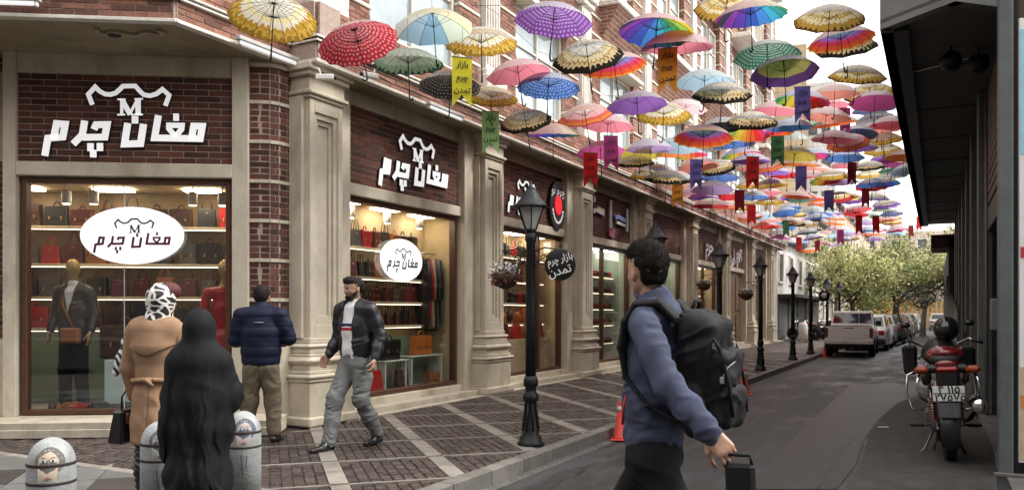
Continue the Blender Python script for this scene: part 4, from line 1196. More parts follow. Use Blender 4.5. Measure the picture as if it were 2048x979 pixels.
# tall tan block high behind
TB = M('tan_block_render', (.42, .32, .20), .9, var=.2, vs=.7, bump=.2)
p = at(1580, 300, 66)
t = thing('tan_tower_block', 'tall tan apartment block rising behind the brick building', 'building', (p.x, p.y, 0), R(10))
MB().box(-14, 1.3, 0, 12, 0, 23.5, TB).build('wall', t)
MB().box(1.31, 3.6, 1.0, 10, 0, 20.5, WW).build('wall', t)
for k in range(5):
    for q in range(2):
        o = MB().box(1.5 + q * 1.0, 2.15 + q * 1.0, .93, .998, 3 + k * 3.3, 4.9 + k * 3.3, M('dark_frame', (.08, .08, .08), .6)).build('window', t)
        MB().box(1.57 + q * 1.0, 2.08 + q * 1.0, .90, .929, 3.1 + k * 3.3, 4.8 + k * 3.3, WG).build('pane', o)

# ------------------------------------------------------------------ trees
BARK = M('plane_tree_bark', (.10, .08, .06), .9, var=.35, vs=6, bump=.6, bs=20)
def leaf_mat(nm, col, v=.45):
    return M(nm, col, .6, var=.35, vs=1.2, transl=.35, rand=v)
L1, L2, L3 = leaf_mat('olive_leaf', (.26, .29, .10)), leaf_mat('yellow_green_leaf', (.56, .54, .26)), leaf_mat('autumn_leaf', (.50, .24, .05))
L0 = leaf_mat('dark_green_leaf', (.11, .14, .05))
def tree(name, label, x, y, h, cr, lean, nl, mats, seed, z0=1.7):
    rr = random.Random(seed)
    t = thing(name, label, 'tree', (x, y, 0))
    tr = MB(); tips = []
    top = Vector((lean, 0, h * .42))
    tr.tube([(0, 0, 0), (lean * .2, 0, h * .12), (lean * .55, 0, h * .25), top], [.19, .16, .14, .11], BARK, n=9)
    tr.build('trunk', t)
    lm = MB()
    for i in range(9):
        az = i * 2.4 + rr.uniform(-.3, .3); el = rr.uniform(.35, 1.25); ln = cr * rr.uniform(.7, 1.1)
        b0 = top * rr.uniform(.62, 1.)
        d = Vector((math.cos(az) * math.cos(el), math.sin(az) * math.cos(el), math.sin(el)))
        pts = [b0]; q = b0.copy(); dd = d.copy()
        for s_ in range(5):
            dd = (dd + Vector((rr.uniform(-.3, .3), rr.uniform(-.3, .3), rr.uniform(-.1, .3)))).normalized(); q = q + dd * ln / 5; pts.append(q.copy())
        lm.tube(pts, [.075, .06, .045, .032, .02, .01], BARK, n=6)
        tips += pts[2:]
        for s_ in range(4):
            b1 = pts[rr.randint(2, 5)]; e = b1 + Vector((rr.uniform(-1, 1), rr.uniform(-1, 1), rr.uniform(-.3, .9))) * cr * .4
            lm.tube([b1, (b1 + e) / 2 + Vector((0, 0, .1)), e], [.022, .014, .006], BARK, n=5); tips.append(e); tips.append((b1 + e) / 2)
    lm.build('limb', t, kind='stuff')
    npr = np.random.RandomState(seed)
    clumps = [tips[npr.randint(len(tips))] + Vector(tuple(npr.normal(0, cr * .16, 3))) for _ in range(int(nl / 45))]
    clumps = [c for c in clumps if c.z > z0]
    for mi_, (mt, share) in enumerate(mats):
        n_ = int(nl * share); V = np.zeros((n_ * 4, 3)); Cc = np.array([tuple(c) for c in clumps])
        ci = npr.randint(len(Cc), size=n_)
        if mi_ == 1: ci = np.argsort(-Cc[:, 2] + npr.normal(0, 1.2, len(Cc)))[npr.randint(len(Cc) // 2, size=n_)]
        cen = Cc[ci] + npr.normal(0, 1, (n_, 3)) * cr * .085
        u = npr.normal(size=(n_, 3)); u /= np.linalg.norm(u, axis=1)[:, None]
        w = np.cross(u, npr.normal(size=(n_, 3))); w /= np.linalg.norm(w, axis=1)[:, None]
        sz = npr.uniform(.06, .12, (n_, 1))
        V[0::4] = cen - u * sz; V[1::4] = cen - w * sz * .6; V[2::4] = cen + u * sz; V[3::4] = cen + w * sz * .6
        me = bpy.data.meshes.new('foliage'); me.from_pydata(V.tolist(), [], np.arange(n_ * 4).reshape(-1, 4).tolist()); me.materials.append(mt)
        link('foliage', me, t, kind='stuff')
def tpos(px, Y): q = cw((px - 1024) / 1600 * Y, Y); return q.x, q.y
x, y = tpos(1716, 47); tree('street_tree', 'leaning yellowish green street tree directly behind the parked pickup', x, y, 6.6, 3.1, -.5, 7500, [(L1, .4), (L2, .45), (L0, .15)], 3)
x, y = tpos(1785, 53); tree('street_tree', 'denser darker green street tree over the row of parked cars', x, y, 7.2, 3.6, .3, 8500, [(L0, .35), (L1, .40), (L2, .25)], 4)
x, y = tpos(1845, 50); tree('street_tree', 'olive street tree close to the end of the grey canopy', x, y, 6.6, 3.2, .2, 7000, [(L1, .45), (L0, .2), (L2, .35)], 5)
x, y = tpos(1672, 62); tree('street_tree', 'sparse pale yellow street tree before the beige building', x, y, 7.5, 3.0, 0, 5500, [(L2, .7), (L1, .3)], 6)
x, y = tpos(1766, 70); tree('street_tree', 'small orange autumn tree far down the street', x, y, 5.2, 2.2, 0, 4500, [(L3, .7), (L1, .3)], 7, 1.2)
x, y = tpos(1735, 66); tree('street_tree', 'low green bushy tree between the parked cars and the far wall', x, y, 4.2, 2.6, 0, 6000, [(L1, .6), (L0, .4)], 8, .7)
# ------------------------------------------------------------------ street lamps
LG = M('frosted_lamp_glass', (.42, .41, .40), .35, var=.15, vs=8)
def make_lamp(label):
    t = thing('street_lamp', label, 'street lamp', group='black iron street lamps along the kerb')
    b = MB()
    b.lathe([(.135, 0), (.145, .03), (.12, .05), (.115, .09), (.085, .12), (.092, .17), (.075, .21), (.06, .33), (.062, .45), (.082, .47), (.085, .52), (.06, .55), (.055, .60), (.078, .62), (.076, .68), (.06, .72)], BLACK, n=18)
    for k in range(8):
        a = k * math.pi / 4; b.tube([(math.cos(a) * .09, math.sin(a) * .09, .16), (math.cos(a) * .062, math.sin(a) * .062, .44)], .008, BLACK, n=5)
    b.build('base', t)
    MB().lathe([(.056, .72), (.052, 1.4), (.048, 2.10), (.060, 2.12), (.060, 2.16), (.05, 2.18), (.045, 2.2)], BLACK, n=14).build('post', t)
    h = MB()
    h.lathe([(.03, 2.19), (.06, 2.21), (.065, 2.235)], BLACK, n=6, smooth=False)
    for k in range(6):
        a = k * math.pi / 3; h.tube([(math.cos(a) * .062, math.sin(a) * .062, 2.23), (math.cos(a) * .148, math.sin(a) * .148, 2.46)], .007, BLACK, n=5)
    h.build('lantern_frame', t)
    MB().lathe([(.058, 2.236), (.14, 2.455)], LG, n=6, smooth=False).build('lantern_glass', t)
    MB().lathe([(.19, 2.455), (.197, 2.465), (.15, 2.50), (.095, 2.57), (.075, 2.62), (.045, 2.645), (.05, 2.66), (.02, 2.68), (.012, 2.72), (.002, 2.74)], BLACK, n=12).build('lantern_roof', t)
    return t
lamp_spots = [(7.41, 'nearest street lamp, carrying the round black sign and a flower basket'), (11.5, 'street lamp whose lantern shows right behind the head of the backpack man'), (15.45, 'third street lamp, rising behind the black backpack'),
    (19.5, 'fourth street lamp, with a small hanging flower basket'), (24.3, 'fifth street lamp, between the brick arcade and the parked pickup'), (28.0, 'sixth street lamp, beside the tail of the pickup'),
    (32.5, 'seventh street lamp, before the white building shopfronts'), (36.8, 'eighth and farthest street lamp, left of the pickup cab')]
lamp0 = make_lamp(lamp_spots[0][1]); lamp0.location = (-3.72, lamp_spots[0][0], .124)
for s_, lb in lamp_spots[1:]:
    l_ = copy_tree(lamp0); l_.location = (-3.70, s_, .124); l_['label'] = lb; l_.rotation_euler.z = rnd.uniform(-.3, .3)
def scroll(m, sx, z, x0=.04):
    P = []
    for i in range(22):
        a = i / 21 * 2.2 * math.pi; r = .075 * (1 - i / 27)
        P.append((sx * (x0 + .10 + r * math.cos(a + math.pi)), 0, z + r * math.sin(a + math.pi)))
    m.tube(P, .006, BLACK, n=5)
    m.tube([(sx * x0, 0, z + .07), (sx * (x0 + .12), 0, z + .11), (sx * .30, 0, z + .085), (sx * .34, 0, z + .10)], .008, BLACK, n=6)
    m.tube([(sx * x0, 0, z - .10), (sx * (x0 + .04), 0, z - .03), (sx * (x0 + .14), 0, z + .02), (sx * .24, 0, z + .07)], .006, BLACK, n=5)
    return m
x0_, s0_ = -3.72, 7.41
for sx, lb in ((1, 'curled black iron bracket holding the round sign on the nearest lamp'), (-1, 'curled black iron bracket holding the flower basket on the nearest lamp')):
    tag(scroll(MB(), sx, 1.93).build('bracket', loc=(x0_, s0_, .124)), lb, 'bracket', 'iron brackets on the street lamps')
t = thing('hanging_sign', 'round black sign with white handwritten lettering hanging from the nearest street lamp', 'sign', (x0_ + .335, s0_, 1.985), R(6))
MB().lathe([(.155, -.012), (.165, -.008), (.165, .008), (.155, .012)], M('black_sign_face', (.01, .01, .011), .3, var=0), n=32, axis='y').build('board', t)
MB().tube([(0, 0, .16), (0, 0, .23)], .005, BLACK).build('hook', t)
TW = M('white_sign_script', (.82, .82, .82), .5, var=0)
BAZ, CHARM, TAM = '\ufead\ufe8d\ufeaf\ufe8e\ufe91', '\ufee1\ufeae\ufb7c', '\ufee5\ufeaa\ufee4\ufe97'
text_obj('lettering', CHARM + ' ' + BAZ, .10, TW, t, (0, -.0135, .055), (R(90), R(-14), 0), .0015, sx=.85, bold=.0012)
text_obj('lettering', TAM, .12, TW, t, (0, -.0135, -.065), (R(90), R(-14), 0), .0015, bold=.0012)
FL = [M('dark_red_flower', (.16, .02, .02), .7, rand=.4), M('white_flower', (.7, .68, .66), .7, rand=.2), M('basket_leaf', (.05, .07, .03), .7, rand=.4)]
def basket(x, y, z, label, sc=1.):
    t = thing('flower_basket', label, 'flower basket', (x, y, z), group='flower baskets hanging from street lamps'); t.scale = (sc,) * 3
    MB().lathe([(.02, -.15), (.09, -.12), (.135, -.05), (.15, 0)], M('basket_fibre', (.07, .045, .025), .9, var=.4, vs=30), n=16).build('bowl', t)
    c = MB()
    for k in range(3):
        a = k * 2.1; c.tube([(math.cos(a) * .14, math.sin(a) * .14, 0), (0, 0, .26)], .003, BLACK, n=4)
    c.build('chain', t)
    for mt, n_, zz in ((FL[0], 260, -.06), (FL[2], 160, 0), (FL[1], 90, .05)):
        m = MB()
        for _ in range(n_):
            a = rnd.uniform(0, 6.28); r_ = rnd.uniform(.03, .17) ; p = Vector((math.cos(a) * r_, math.sin(a) * r_, zz + rnd.uniform(-.05, .07)))
            u = Vector((rnd.uniform(-1, 1), rnd.uniform(-1, 1), rnd.uniform(-1, 1))).normalized() * .018; w = u.cross(Vector((rnd.uniform(-1, 1), rnd.uniform(-1, 1), rnd.uniform(-1, 1)))).normalized() * .012
            m.poly([p - u, p - w, p + u, p + w], mt)
        m.build('blossom', t, kind='stuff')
basket(x0_ - .30, s0_, 1.90, 'dark red and white flower basket hanging left of the nearest lamp post', 1.05)
basket(-3.70 - .33, 19.5, 1.95, 'small dark flower basket hanging from the fourth street lamp', 1.1)
basket(-3.70 - .30, 15.45, 2.05, 'flower basket hanging from the third street lamp behind the backpack', .9)
tag(scroll(MB(), -1, 2.0).build('bracket', loc=(-3.7, 19.5, .124)), 'curled iron bracket on the fourth street lamp', 'bracket', 'iron brackets on the street lamps')
tag(scroll(MB(), -1, 2.0).build('bracket', loc=(-3.7, 15.45, .124)), 'curled iron bracket on the third street lamp', 'bracket', 'iron brackets on the street lamps')
t = thing('hanging_sign', 'small round black sign on the fifth street lamp near the white building', 'sign', (-3.7 + .42, 28.0, 2.05)); MB().lathe([(.17, -.01), (.18, 0), (.17, .01)], M('black_sign_face'), n=20, axis='y').build('board', t); MB().lathe([(.09, -.014), (.09, -.011)], TW, n=16, axis='y').build('emblem', t)

# ------------------------------------------------------------------ umbrellas
def OUTER(a, b): return (a, b)
def umb_mat(kind):
    nm = 'umbrella_fabric_' + kind
    if nm in MATS: return MATS[nm]
    m = bpy.data.materials.new(nm); m.use_nodes = True; MATS[nm] = m
    n, l = m.node_tree.nodes, m.node_tree.links
    b = n['Principled BSDF']; b.inputs['Roughness'].default_value = .55
    uv = n.new('ShaderNodeUVMap'); uv.uv_map = 'UVMap'
    sp = n.new('ShaderNodeSeparateXYZ'); l.new(uv.outputs[0], sp.inputs[0])
    U, V = sp.outputs[0], sp.outputs[1]
    def math_(op, a, b_=None, c=None):
        q = n.new('ShaderNodeMath'); q.operation = op
        for i, x in enumerate((a, b_, c)):
            if x is None: continue
            if isinstance(x, (int, float)): q.inputs[i].default_value = x
            else: l.new(x, q.inputs[i])
        return q.outputs[0]
    def ramp(src, stops, const=True):
        r = n.new('ShaderNodeValToRGB'); cr = r.color_ramp; cr.interpolation = 'CONSTANT' if const else 'LINEAR'
        while len(cr.elements) > 1: cr.elements.remove(cr.elements[-1])
        cr.elements[0].position = stops[0][0]; cr.elements[0].color = (*stops[0][1], 1)
        for p, c in stops[1:]:
            e = cr.elements.new(p); e.color = (*c, 1)
        l.new(src, r.inputs[0]); return r.outputs[0]
    def mix(f, a, b_):
        q = n.new('ShaderNodeMix'); q.data_type = 'RGBA'
        for i, x in ((0, f), (6, a), (7, b_)):
            if isinstance(x, tuple): q.inputs[i].default_value = (*x, 1)
            elif isinstance(x, float): q.inputs[i].default_value = x
            else: l.new(x, q.inputs[i])
        return q.outputs[2]
    RB16 = [(.60, .03, .03), (.65, .12, .03), (.70, .30, .05), (.65, .50, .06), (.30, .45, .08), (.06, .30, .10), (.03, .30, .28), (.05, .35, .55), (.06, .22, .60), (.05, .10, .45), (.12, .06, .42), (.25, .06, .40), (.06, .06, .09), (.35, .05, .25), (.55, .06, .20), (.62, .04, .08)]
    PAST = [(.72, .62, .25), (.75, .70, .45), (.6, .7, .6), (.25, .45, .62), (.35, .55, .7), (.7, .72, .7), (.75, .68, .4), (.72, .6, .25)]
    solid = {'pink': (.68, .22, .28), 'pale_pink': (.78, .52, .55), 'magenta': (.55, .10, .30), 'purple': (.26, .12, .42), 'lilac': (.42, .30, .55), 'sky': (.38, .55, .66), 'white': (.74, .73, .70), 'yellow': (.72, .62, .12), 'red': (.55, .035, .045), 'orange': (.68, .20, .05), 'navy': (.09, .10, .20), 'green': (.05, .20, .11), 'blue': (.09, .20, .50), 'coral': (.68, .26, .20), 'black': (.02, .02, .02)}
    def dots(base, dot, f=26, g=11, r=.30):
        a = math_('SUBTRACT', math_('FRACT', math_('MULTIPLY', V, g)), .5)
        row = math_('FLOOR', math_('MULTIPLY', V, g))
        cnt_ = 48
        u = math_('SUBTRACT', math_('FRACT', math_('ADD', math_('MULTIPLY', U, cnt_), math_('MULTIPLY', row, .5))), .5)
        u2 = math_('MULTIPLY', u, math_('MULTIPLY', V, 1.2))
        d = math_('SQRT', math_('ADD', math_('POWER', math_('MULTIPLY', a, 1.), 2), math_('POWER', u2, 2)))
        return mix(math_('LESS_THAN', d, r), base, dot)
    if kind in solid: col = ramp(V, [(0, solid[kind])])
    elif kind == 'rainbow': col = ramp(U, [(i / 16, c) for i, c in enumerate(RB16)])
    elif kind == 'pastel': col = ramp(U, [(i / 8, c) for i, c in enumerate(PAST)])
    elif kind == 'rings': col = ramp(V, [(0, (.75, .72, .55)), (.22, (.65, .6, .2)), (.34, (.3, .45, .45)), (.46, (.22, .28, .6)), (.6, (.38, .12, .42)), (.7, (.62, .05, .10)), (.84, (.7, .10, .03)), (.95, (.72, .28, .05))])
    elif kind == 'pinkrings': col = ramp(V, [(0, (.78, .62, .60)), (.5, (.72, .42, .42)), (.78, (.70, .14, .10)), (.88, (.74, .26, .06)), (.96, (.5, .05, .1))])
    elif kind == 'redcream': col = ramp(V, [(0, (.75, .70, .5)), (.6, (.7, .5, .2)), (.78, (.55, .05, .06))])
    elif kind == 'yellowpurple': col = ramp(V, [(0, (.74, .68, .22)), (.76, (.20, .09, .34))])
    elif kind == 'dots_red': col = dots((.50, .025, .045), (.66, .30, .32))
    elif kind == 'dots_purple': col = dots((.20, .06, .33), (.42, .30, .55))
    elif kind == 'dots_green': col = dots((.035, .15, .10), (.30, .42, .36))
    elif kind == 'dots_blue': col = dots((.05, .14, .45), (.40, .52, .72), r=.22)
    elif kind == 'dots_black': col = dots((.035, .032, .03), (.45, .44, .42), r=.2)
    elif kind == 'dots_navy': col = dots((.07, .09, .22), (.4, .42, .5), r=.2)
    else:
        nz = n.new('ShaderNodeTexNoise'); nz.inputs['Scale'].default_value = 9; nz.inputs['Detail'].default_value = 4; l.new(uv.outputs[0], nz.inputs['Vector'])
        w = math_('MULTIPLY', math_('SINE', math_('MULTIPLY', U, 2 * math.pi * 32)), .035)
        w2 = math_('MULTIPLY', math_('SUBTRACT', nz.outputs['Fac'], .5), .30)
        v = math_('ADD', math_('ADD', V, w), w2)
        if kind == 'creamgold': col = ramp(v, [(0, (.76, .74, .64)), (.52, (.74, .66, .30)), (.60, (.78, .75, .62)), (.74, (.52, .30, .04)), (.84, (.62, .42, .08)), (.92, (.34, .20, .03))])
        elif kind == 'greygold': col = ramp(v, [(0, (.60, .60, .55)), (.5, (.45, .38, .22)), (.58, (.66, .58, .36)), (.70, (.34, .20, .06)), (.76, (.62, .50, .28)), (.86, (.02, .016, .012))])
        elif kind == 'gold': col = ramp(v, [(0, (.7, .62, .40)), (.25, (.42, .26, .06)), (.36, (.72, .62, .36)), (.55, (.50, .33, .08)), (.66, (.74, .66, .42)), (.80, (.48, .30, .06)), (.93, (.10, .05, .02))])
        elif kind == 'mint': col = ramp(v, [(0, (.70, .74, .68)), (.55, (.50, .62, .48)), (.80, (.28, .42, .28)), (.93, (.02, .06, .05))])
    hs_ = n.new('ShaderNodeHueSaturation'); hs_.inputs['Saturation'].default_value = 1.0; hs_.inputs['Value'].default_value = 1.0; l.new(col, hs_.inputs['Color']); col = hs_.outputs[0]
    b.inputs['Roughness'].default_value = .38; b.inputs['Specular IOR Level'].default_value = .8
    pale = mix(.62 if kind not in ('creamgold', 'gold', 'mint', 'greygold', 'white') else .5, col, (.72, .71, .69))   # whitish sky sheen mixed into the cloth colour on the outer side
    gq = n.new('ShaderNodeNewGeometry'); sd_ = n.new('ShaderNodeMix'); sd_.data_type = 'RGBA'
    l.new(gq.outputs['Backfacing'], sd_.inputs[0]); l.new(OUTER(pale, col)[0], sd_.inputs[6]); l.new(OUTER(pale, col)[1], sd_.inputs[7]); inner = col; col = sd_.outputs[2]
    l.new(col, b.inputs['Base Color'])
    tr = n.new('ShaderNodeBsdfTranslucent'); l.new(inner, tr.inputs[0])
    ms = n.new('ShaderNodeMixShader'); ms.inputs[0].default_value = .5
    l.new(b.outputs[0], ms.inputs[1]); l.new(tr.outputs[0], ms.inputs[2]); l.new(ms.outputs[0], n['Material Output'].inputs[0])
    return m
def canopy_mesh(kind, nr, H=.205, rings=5):
    me = bpy.data.meshes.new('canopy'); V = []; F = []; UV = []
    seg = nr * 2
    def prof(v): return -H * (v ** 2.0) * (1 + .12 * v ** 4)
    for i in range(rings + 1):
        v = i / rings
        for k in range(seg):
            mid = (k % 2)
            r = .5 * v * (.955 if mid else 1.); z = prof(v) + (.012 * v * (1 if mid else 0))
            a = 2 * math.pi * k / seg; V.append((r * math.cos(a), r * math.sin(a), z))
    for i in range(rings):
        for k in range(seg):
            q = (k + 1) % seg
            F.append((i * seg + k, (i + 1) * seg + k, (i + 1) * seg + q, i * seg + q))
            UV += [(k / seg, i / rings), (k / seg, (i + 1) / rings), ((k + 1) / seg, (i + 1) / rings), ((k + 1) / seg, i / rings)]
    me.from_pydata(V, [], F); u = me.uv_layers.new(name='UVMap')
    for i, c in enumerate(UV): u.data[i].uv = (c[0], c[1])
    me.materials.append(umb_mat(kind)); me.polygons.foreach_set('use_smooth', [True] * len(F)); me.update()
    return me
_cm = {}; _um = {}
def umb_meshes(nr):
    if nr in _um: return _um[nr]
    s_ = MB().tube([(0, 0, .07), (0, 0, -.56)], .006, BLACK, n=6).lathe([(.012, -.002), (.012, .02)], BLACK, n=8).mesh('shaft')
    h_ = MB().tube([(0, 0, -.55), (0, 0, -.64), (.006, 0, -.68), (.03, 0, -.705), (.055, 0, -.695), (.065, 0, -.67)], [.009, .011, .011, .011, .011, .010], BLACK, n=8).mesh('handle')
    r_ = MB()
    r_.tube([(0, 0, -.01), (.12, 0, -.019), (.25, 0, -.058), (.38, 0, -.126), (.497, 0, -.226)], .0035, M('umbrella_steel', (.25, .25, .25), .35, metal=.8, var=0), n=4)
    r_.tube([(0, 0, -.19), (.24, 0, -.058)], .003, M('umbrella_steel'), n=4)
    _um[nr] = (s_, h_, r_.mesh('rib')); return _um[nr]
CORD = MB().tube([(0, 0, .06), (.01, 0, .34), (.0, .01, .62)], .0028, BLACK, n=4, cap=False).mesh('hanging_cord')
GU = 'open umbrellas hung in rows over the street'
DESC = {'pink': 'plain pink', 'pale_pink': 'plain pale pink', 'magenta': 'plain magenta', 'purple': 'plain purple', 'lilac': 'plain lilac', 'sky': 'pale sky blue', 'white': 'plain white', 'yellow': 'plain yellow', 'red': 'plain red', 'orange': 'plain orange', 'navy': 'plain navy', 'green': 'dark green', 'blue': 'plain blue', 'coral': 'plain coral', 'black': 'plain black',
    'rainbow': 'rainbow panelled', 'pastel': 'pastel panelled', 'rings': 'rainbow ringed', 'pinkrings': 'pink and orange ringed', 'redcream': 'cream and red bordered', 'yellowpurple': 'yellow umbrella, purple rimmed', 'dots_red': 'red white-spotted', 'dots_purple': 'purple spotted', 'dots_green': 'dark green spotted', 'dots_blue': 'blue starry', 'dots_black': 'black spotted', 'dots_navy': 'navy spotted', 'creamgold': 'cream gold-scalloped', 'greygold': 'grey gold-and-black bordered', 'gold': 'gold patterned', 'mint': 'mint with dark rim'}
ucount = {}
def umbrella(kind, p, D, tilt, az, label, detail=2, nr=None):
    nr = nr or (16 if kind in ('rainbow', 'rings', 'creamgold', 'mint', 'dots_red', 'dots_blue') and detail == 2 else 8)
    k = (kind, nr)
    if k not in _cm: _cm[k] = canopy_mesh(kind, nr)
    s_, h_, r_ = umb_meshes(nr)
    t = thing('umbrella', label, 'umbrella', p, group=GU, rot=(Matrix.Rotation(rnd.uniform(0, 6.28), 4, 'Z') if False else (Matrix.Rotation(-R(1.5) if kind != 'dots_red' else -R(5), 4, Vector((CS, SN, 0))) @ Matrix.Rotation(tilt, 4, Vector((math.cos(az), math.sin(az), 0))) @ Matrix.Rotation(rnd.uniform(0, 6.28), 4, 'Z'))).to_euler())
    t.scale = (D,) * 3
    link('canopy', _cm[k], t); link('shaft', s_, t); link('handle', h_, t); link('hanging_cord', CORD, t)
    if detail == 2:
        for i in range(nr): link('rib', r_, t, rot=(0, 0, 2 * math.pi * i / nr))
    return t
ULIST = [  # x, y, width in px, kind, tilt deg, where
 (548, 22, 172, 'creamgold', 9, 'at the top left, nearest of all'), (708, 72, 160, 'dots_red', 17, 'over the second shop window'), (865, 38, 158, 'pastel', 5, 'high at the top, right of the spotted red one'),
 (962, 70, 146, 'creamgold', 3, 'straight above the yellow banner'), (816, 112, 142, 'mint', 4, 'left of the yellow banner'), (1110, 24, 156, 'dots_purple', 6, 'at the top centre'), (900, 160, 126, 'dots_black', 5, 'behind the yellow banner'),
 (985, 186, 105, 'creamgold', 3, 'right beside the yellow banner'), (1033, 132, 130, 'pink', 8, 'above the blue starry one'), (1098, 160, 126, 'dots_blue', 4, 'below the pink one'), (1172, 100, 142, 'greygold', 8, 'left of the tall rainbow one'),
 (1226, 118, 128, 'rings', 7, 'touching the big rainbow one'), (1316, 46, 150, 'rainbow', 6, 'at the top right of centre, large'), (1355, 74, 148, 'pink', 10, 'half hidden behind the large rainbow one'), (1048, 234, 106, 'greygold', 11, 'above the third shop sign'),
 (1107, 256, 106, 'rainbow', 10, 'low over the third shop, leaning'), (1167, 220, 113, 'pinkrings', 9, 'over the third pilaster'), (1217, 238, 106, 'pink', 4, 'under the pink ringed one'), (1273, 195, 120, 'purple', 3, 'in the middle below the orange banner'),
 (1328, 218, 108, 'creamgold', 5, 'right behind the plain purple one'), (1372, 206, 88, 'pale_pink', 7, 'below the orange banner'), (1410, 150, 116, 'sky', 3, 'right of the orange banner'), (1445, 176, 118, 'greygold', 4, 'just under the pale blue one'),
 (1534, 97, 130, 'dots_green', 5, 'high on the right'), (1567, 130, 132, 'yellowpurple', 7, 'under the green spotted one'), (1455, 4, 128, 'gold', 5, 'cut by the top edge'), (1500, 14, 142, 'rainbow', 6, 'cut by the top edge, right'),
 (1660, 24, 138, 'gold', 5, 'top right, highest against the sky'), (1679, 66, 128, 'rings', 6, 'top right against the sky'), (1692, 82, 118, 'greygold', 4, 'top right, lowest of a stack of three'), (1718, 140, 112, 'gold', 10, 'against the sky left of the canopy'),
 (1738, 177, 96, 'gold', 5, 'lower against the sky by the canopy'), (1747, 208, 83, 'dots_navy', 3, 'against the sky by the canopy'), (1608, 189, 106, 'rainbow', 8, 'behind the blue banner'), (1650, 207, 86, 'pink', 7, 'right of the blue banner'),
 (1667, 236, 90, 'rings', 10, 'in the pink cluster on the right'), (1655, 222, 96, 'coral', 9, 'in the pink cluster, upper'), (1672, 268, 92, 'pink', 8, 'in the pink cluster, lowest'), (1200, 292, 96, 'magenta', 4, 'between the red and magenta banners'),
 (1300, 285, 96, 'lilac', 3, 'right of the magenta banner'), (1270, 318, 80, 'greygold', 3, 'below the lilac one'), (1408, 262, 118, 'rings', 5, 'in the middle of the rows'), (1505, 233, 102, 'greygold', 4, 'right of middle'), (1466, 278, 86, 'dots_blue', 4, 'right of the ringed one'),
 (1545, 252, 86, 'rings', 4, 'left of the blue banner'), (1332, 296, 86, 'orange', 5, 'behind the lilac one'), (1382, 304, 64, 'rainbow', 4, 'small, middle rows'), (1396, 322, 83, 'coral', 4, 'middle rows'), (1335, 348, 92, 'greygold', 5, 'above the lower orange banner'),
 (1480, 300, 78, 'rainbow', 6, 'middle rows, right'), (1577, 266, 78, 'green', 15, 'tilted above the green banner'), (1502, 312, 80, 'purple', 4, 'middle rows, right'), (1592, 300, 88, 'yellow', 9, 'right of the green banner'), (1602, 318, 80, 'orange', 9, 'under the yellow one'),
 (1440, 346, 76, 'dots_blue', 3, 'left of the dark red banner'), (1290, 346, 60, 'creamgold', 4, 'low by the brick band'), (1425, 369, 84, 'lilac', 4, 'behind the lower blue banner'), (1408, 388, 62, 'purple', 3, 'low, middle rows'), (1422, 402, 72, 'redcream', 3, 'low, middle rows'), (1512, 326, 74, 'coral', 4, 'above the dark red banner'),
 (1545, 335, 72, 'purple', 5, 'right of the dark red banner'), (1540, 362, 70, 'creamgold', 4, 'lower right rows'), (1620, 345, 66, 'red', 8, 'right rows'), (1632, 330, 62, 'coral', 8, 'right rows, upper'),
 (1755, 232, 83, 'white', 4, 'first of the right hand stack'), (1762, 251, 76, 'coral', 4, 'second of the right hand stack'), (1766, 272, 76, 'creamgold', 3, 'third of the right hand stack'), (1767, 293, 73, 'creamgold', 3, 'fourth of the right hand stack'), (1772, 308, 66, 'purple', 4, 'fifth of the right hand stack'),
 (1786, 318, 66, 'magenta', 6, 'by the canopy edge'), (1788, 332, 60, 'green', 3, 'by the canopy edge, lower'), (1782, 346, 60, 'white', 3, 'by the canopy edge'), (1690, 306, 76, 'blue', 3, 'against the sky, middle right'), (1696, 323, 66, 'pink', 3, 'against the sky under the blue one'), (1738, 344, 56, 'creamgold', 3, 'right of the dark red banner'), (1700, 290, 68, 'white', 3, 'against the sky above the blue one')]
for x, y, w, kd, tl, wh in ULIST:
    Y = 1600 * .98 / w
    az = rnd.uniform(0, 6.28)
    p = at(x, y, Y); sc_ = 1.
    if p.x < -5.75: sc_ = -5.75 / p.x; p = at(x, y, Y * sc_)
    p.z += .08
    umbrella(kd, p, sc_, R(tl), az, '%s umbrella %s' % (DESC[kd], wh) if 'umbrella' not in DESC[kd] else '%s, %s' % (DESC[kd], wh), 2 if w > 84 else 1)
kinds = list(DESC.keys()); wgt = [3, 2, 3, 4, 3, 4, 5, 2, 3, 3, 3, 2, 5, 3, 1, 5, 3, 6, 4, 2, 2, 2, 3, 2, 4, 1, 2, 7, 6, 4, 2]
farn = 0; dcount = {}
taken = [(at(x, y, 1600 * .98 / w), 1) for x, y, w, *_ in ULIST]
SIDE = ['hard by the brick building', 'near the brick building', 'left of street middle', 'over the street middle', 'right of street middle', 'close to the grey canopy']
for ri, s_ in enumerate(np.arange(16.5, 45, .93)):
    for ci, t_ in enumerate((-5.8, -4.8, -3.75, -2.65, -1.65, -.95)[:6 if s_ < 26 else 5]):
        p = Vector((t_ + rnd.uniform(-.22, .22) - (.0 if s_ < 30 else .1), s_ + rnd.uniform(-.25, .25), 5.40 + .13 * (t_ + 3.7) + rnd.uniform(-.22, .28)))
        if any((p - q[0]).length < .70 for q in taken): continue
        kd = rnd.choices(kinds, wgt)[0]
        base = DESC[kd] if 'umbrella' in DESC[kd] else DESC[kd] + ' umbrella'
        zone = ['above the sixth lamp', 'beyond the sixth lamp', 'toward the trees', 'nearest the trees'][min(3, int((s_ - 17.5) / 7))]
        lb = '%s %s, %s' % (base, SIDE[ci], zone)
        umbrella(kd, p, .94, R(rnd.uniform(0, 11)), rnd.uniform(0, 6.28), lb, 1); farn += 1
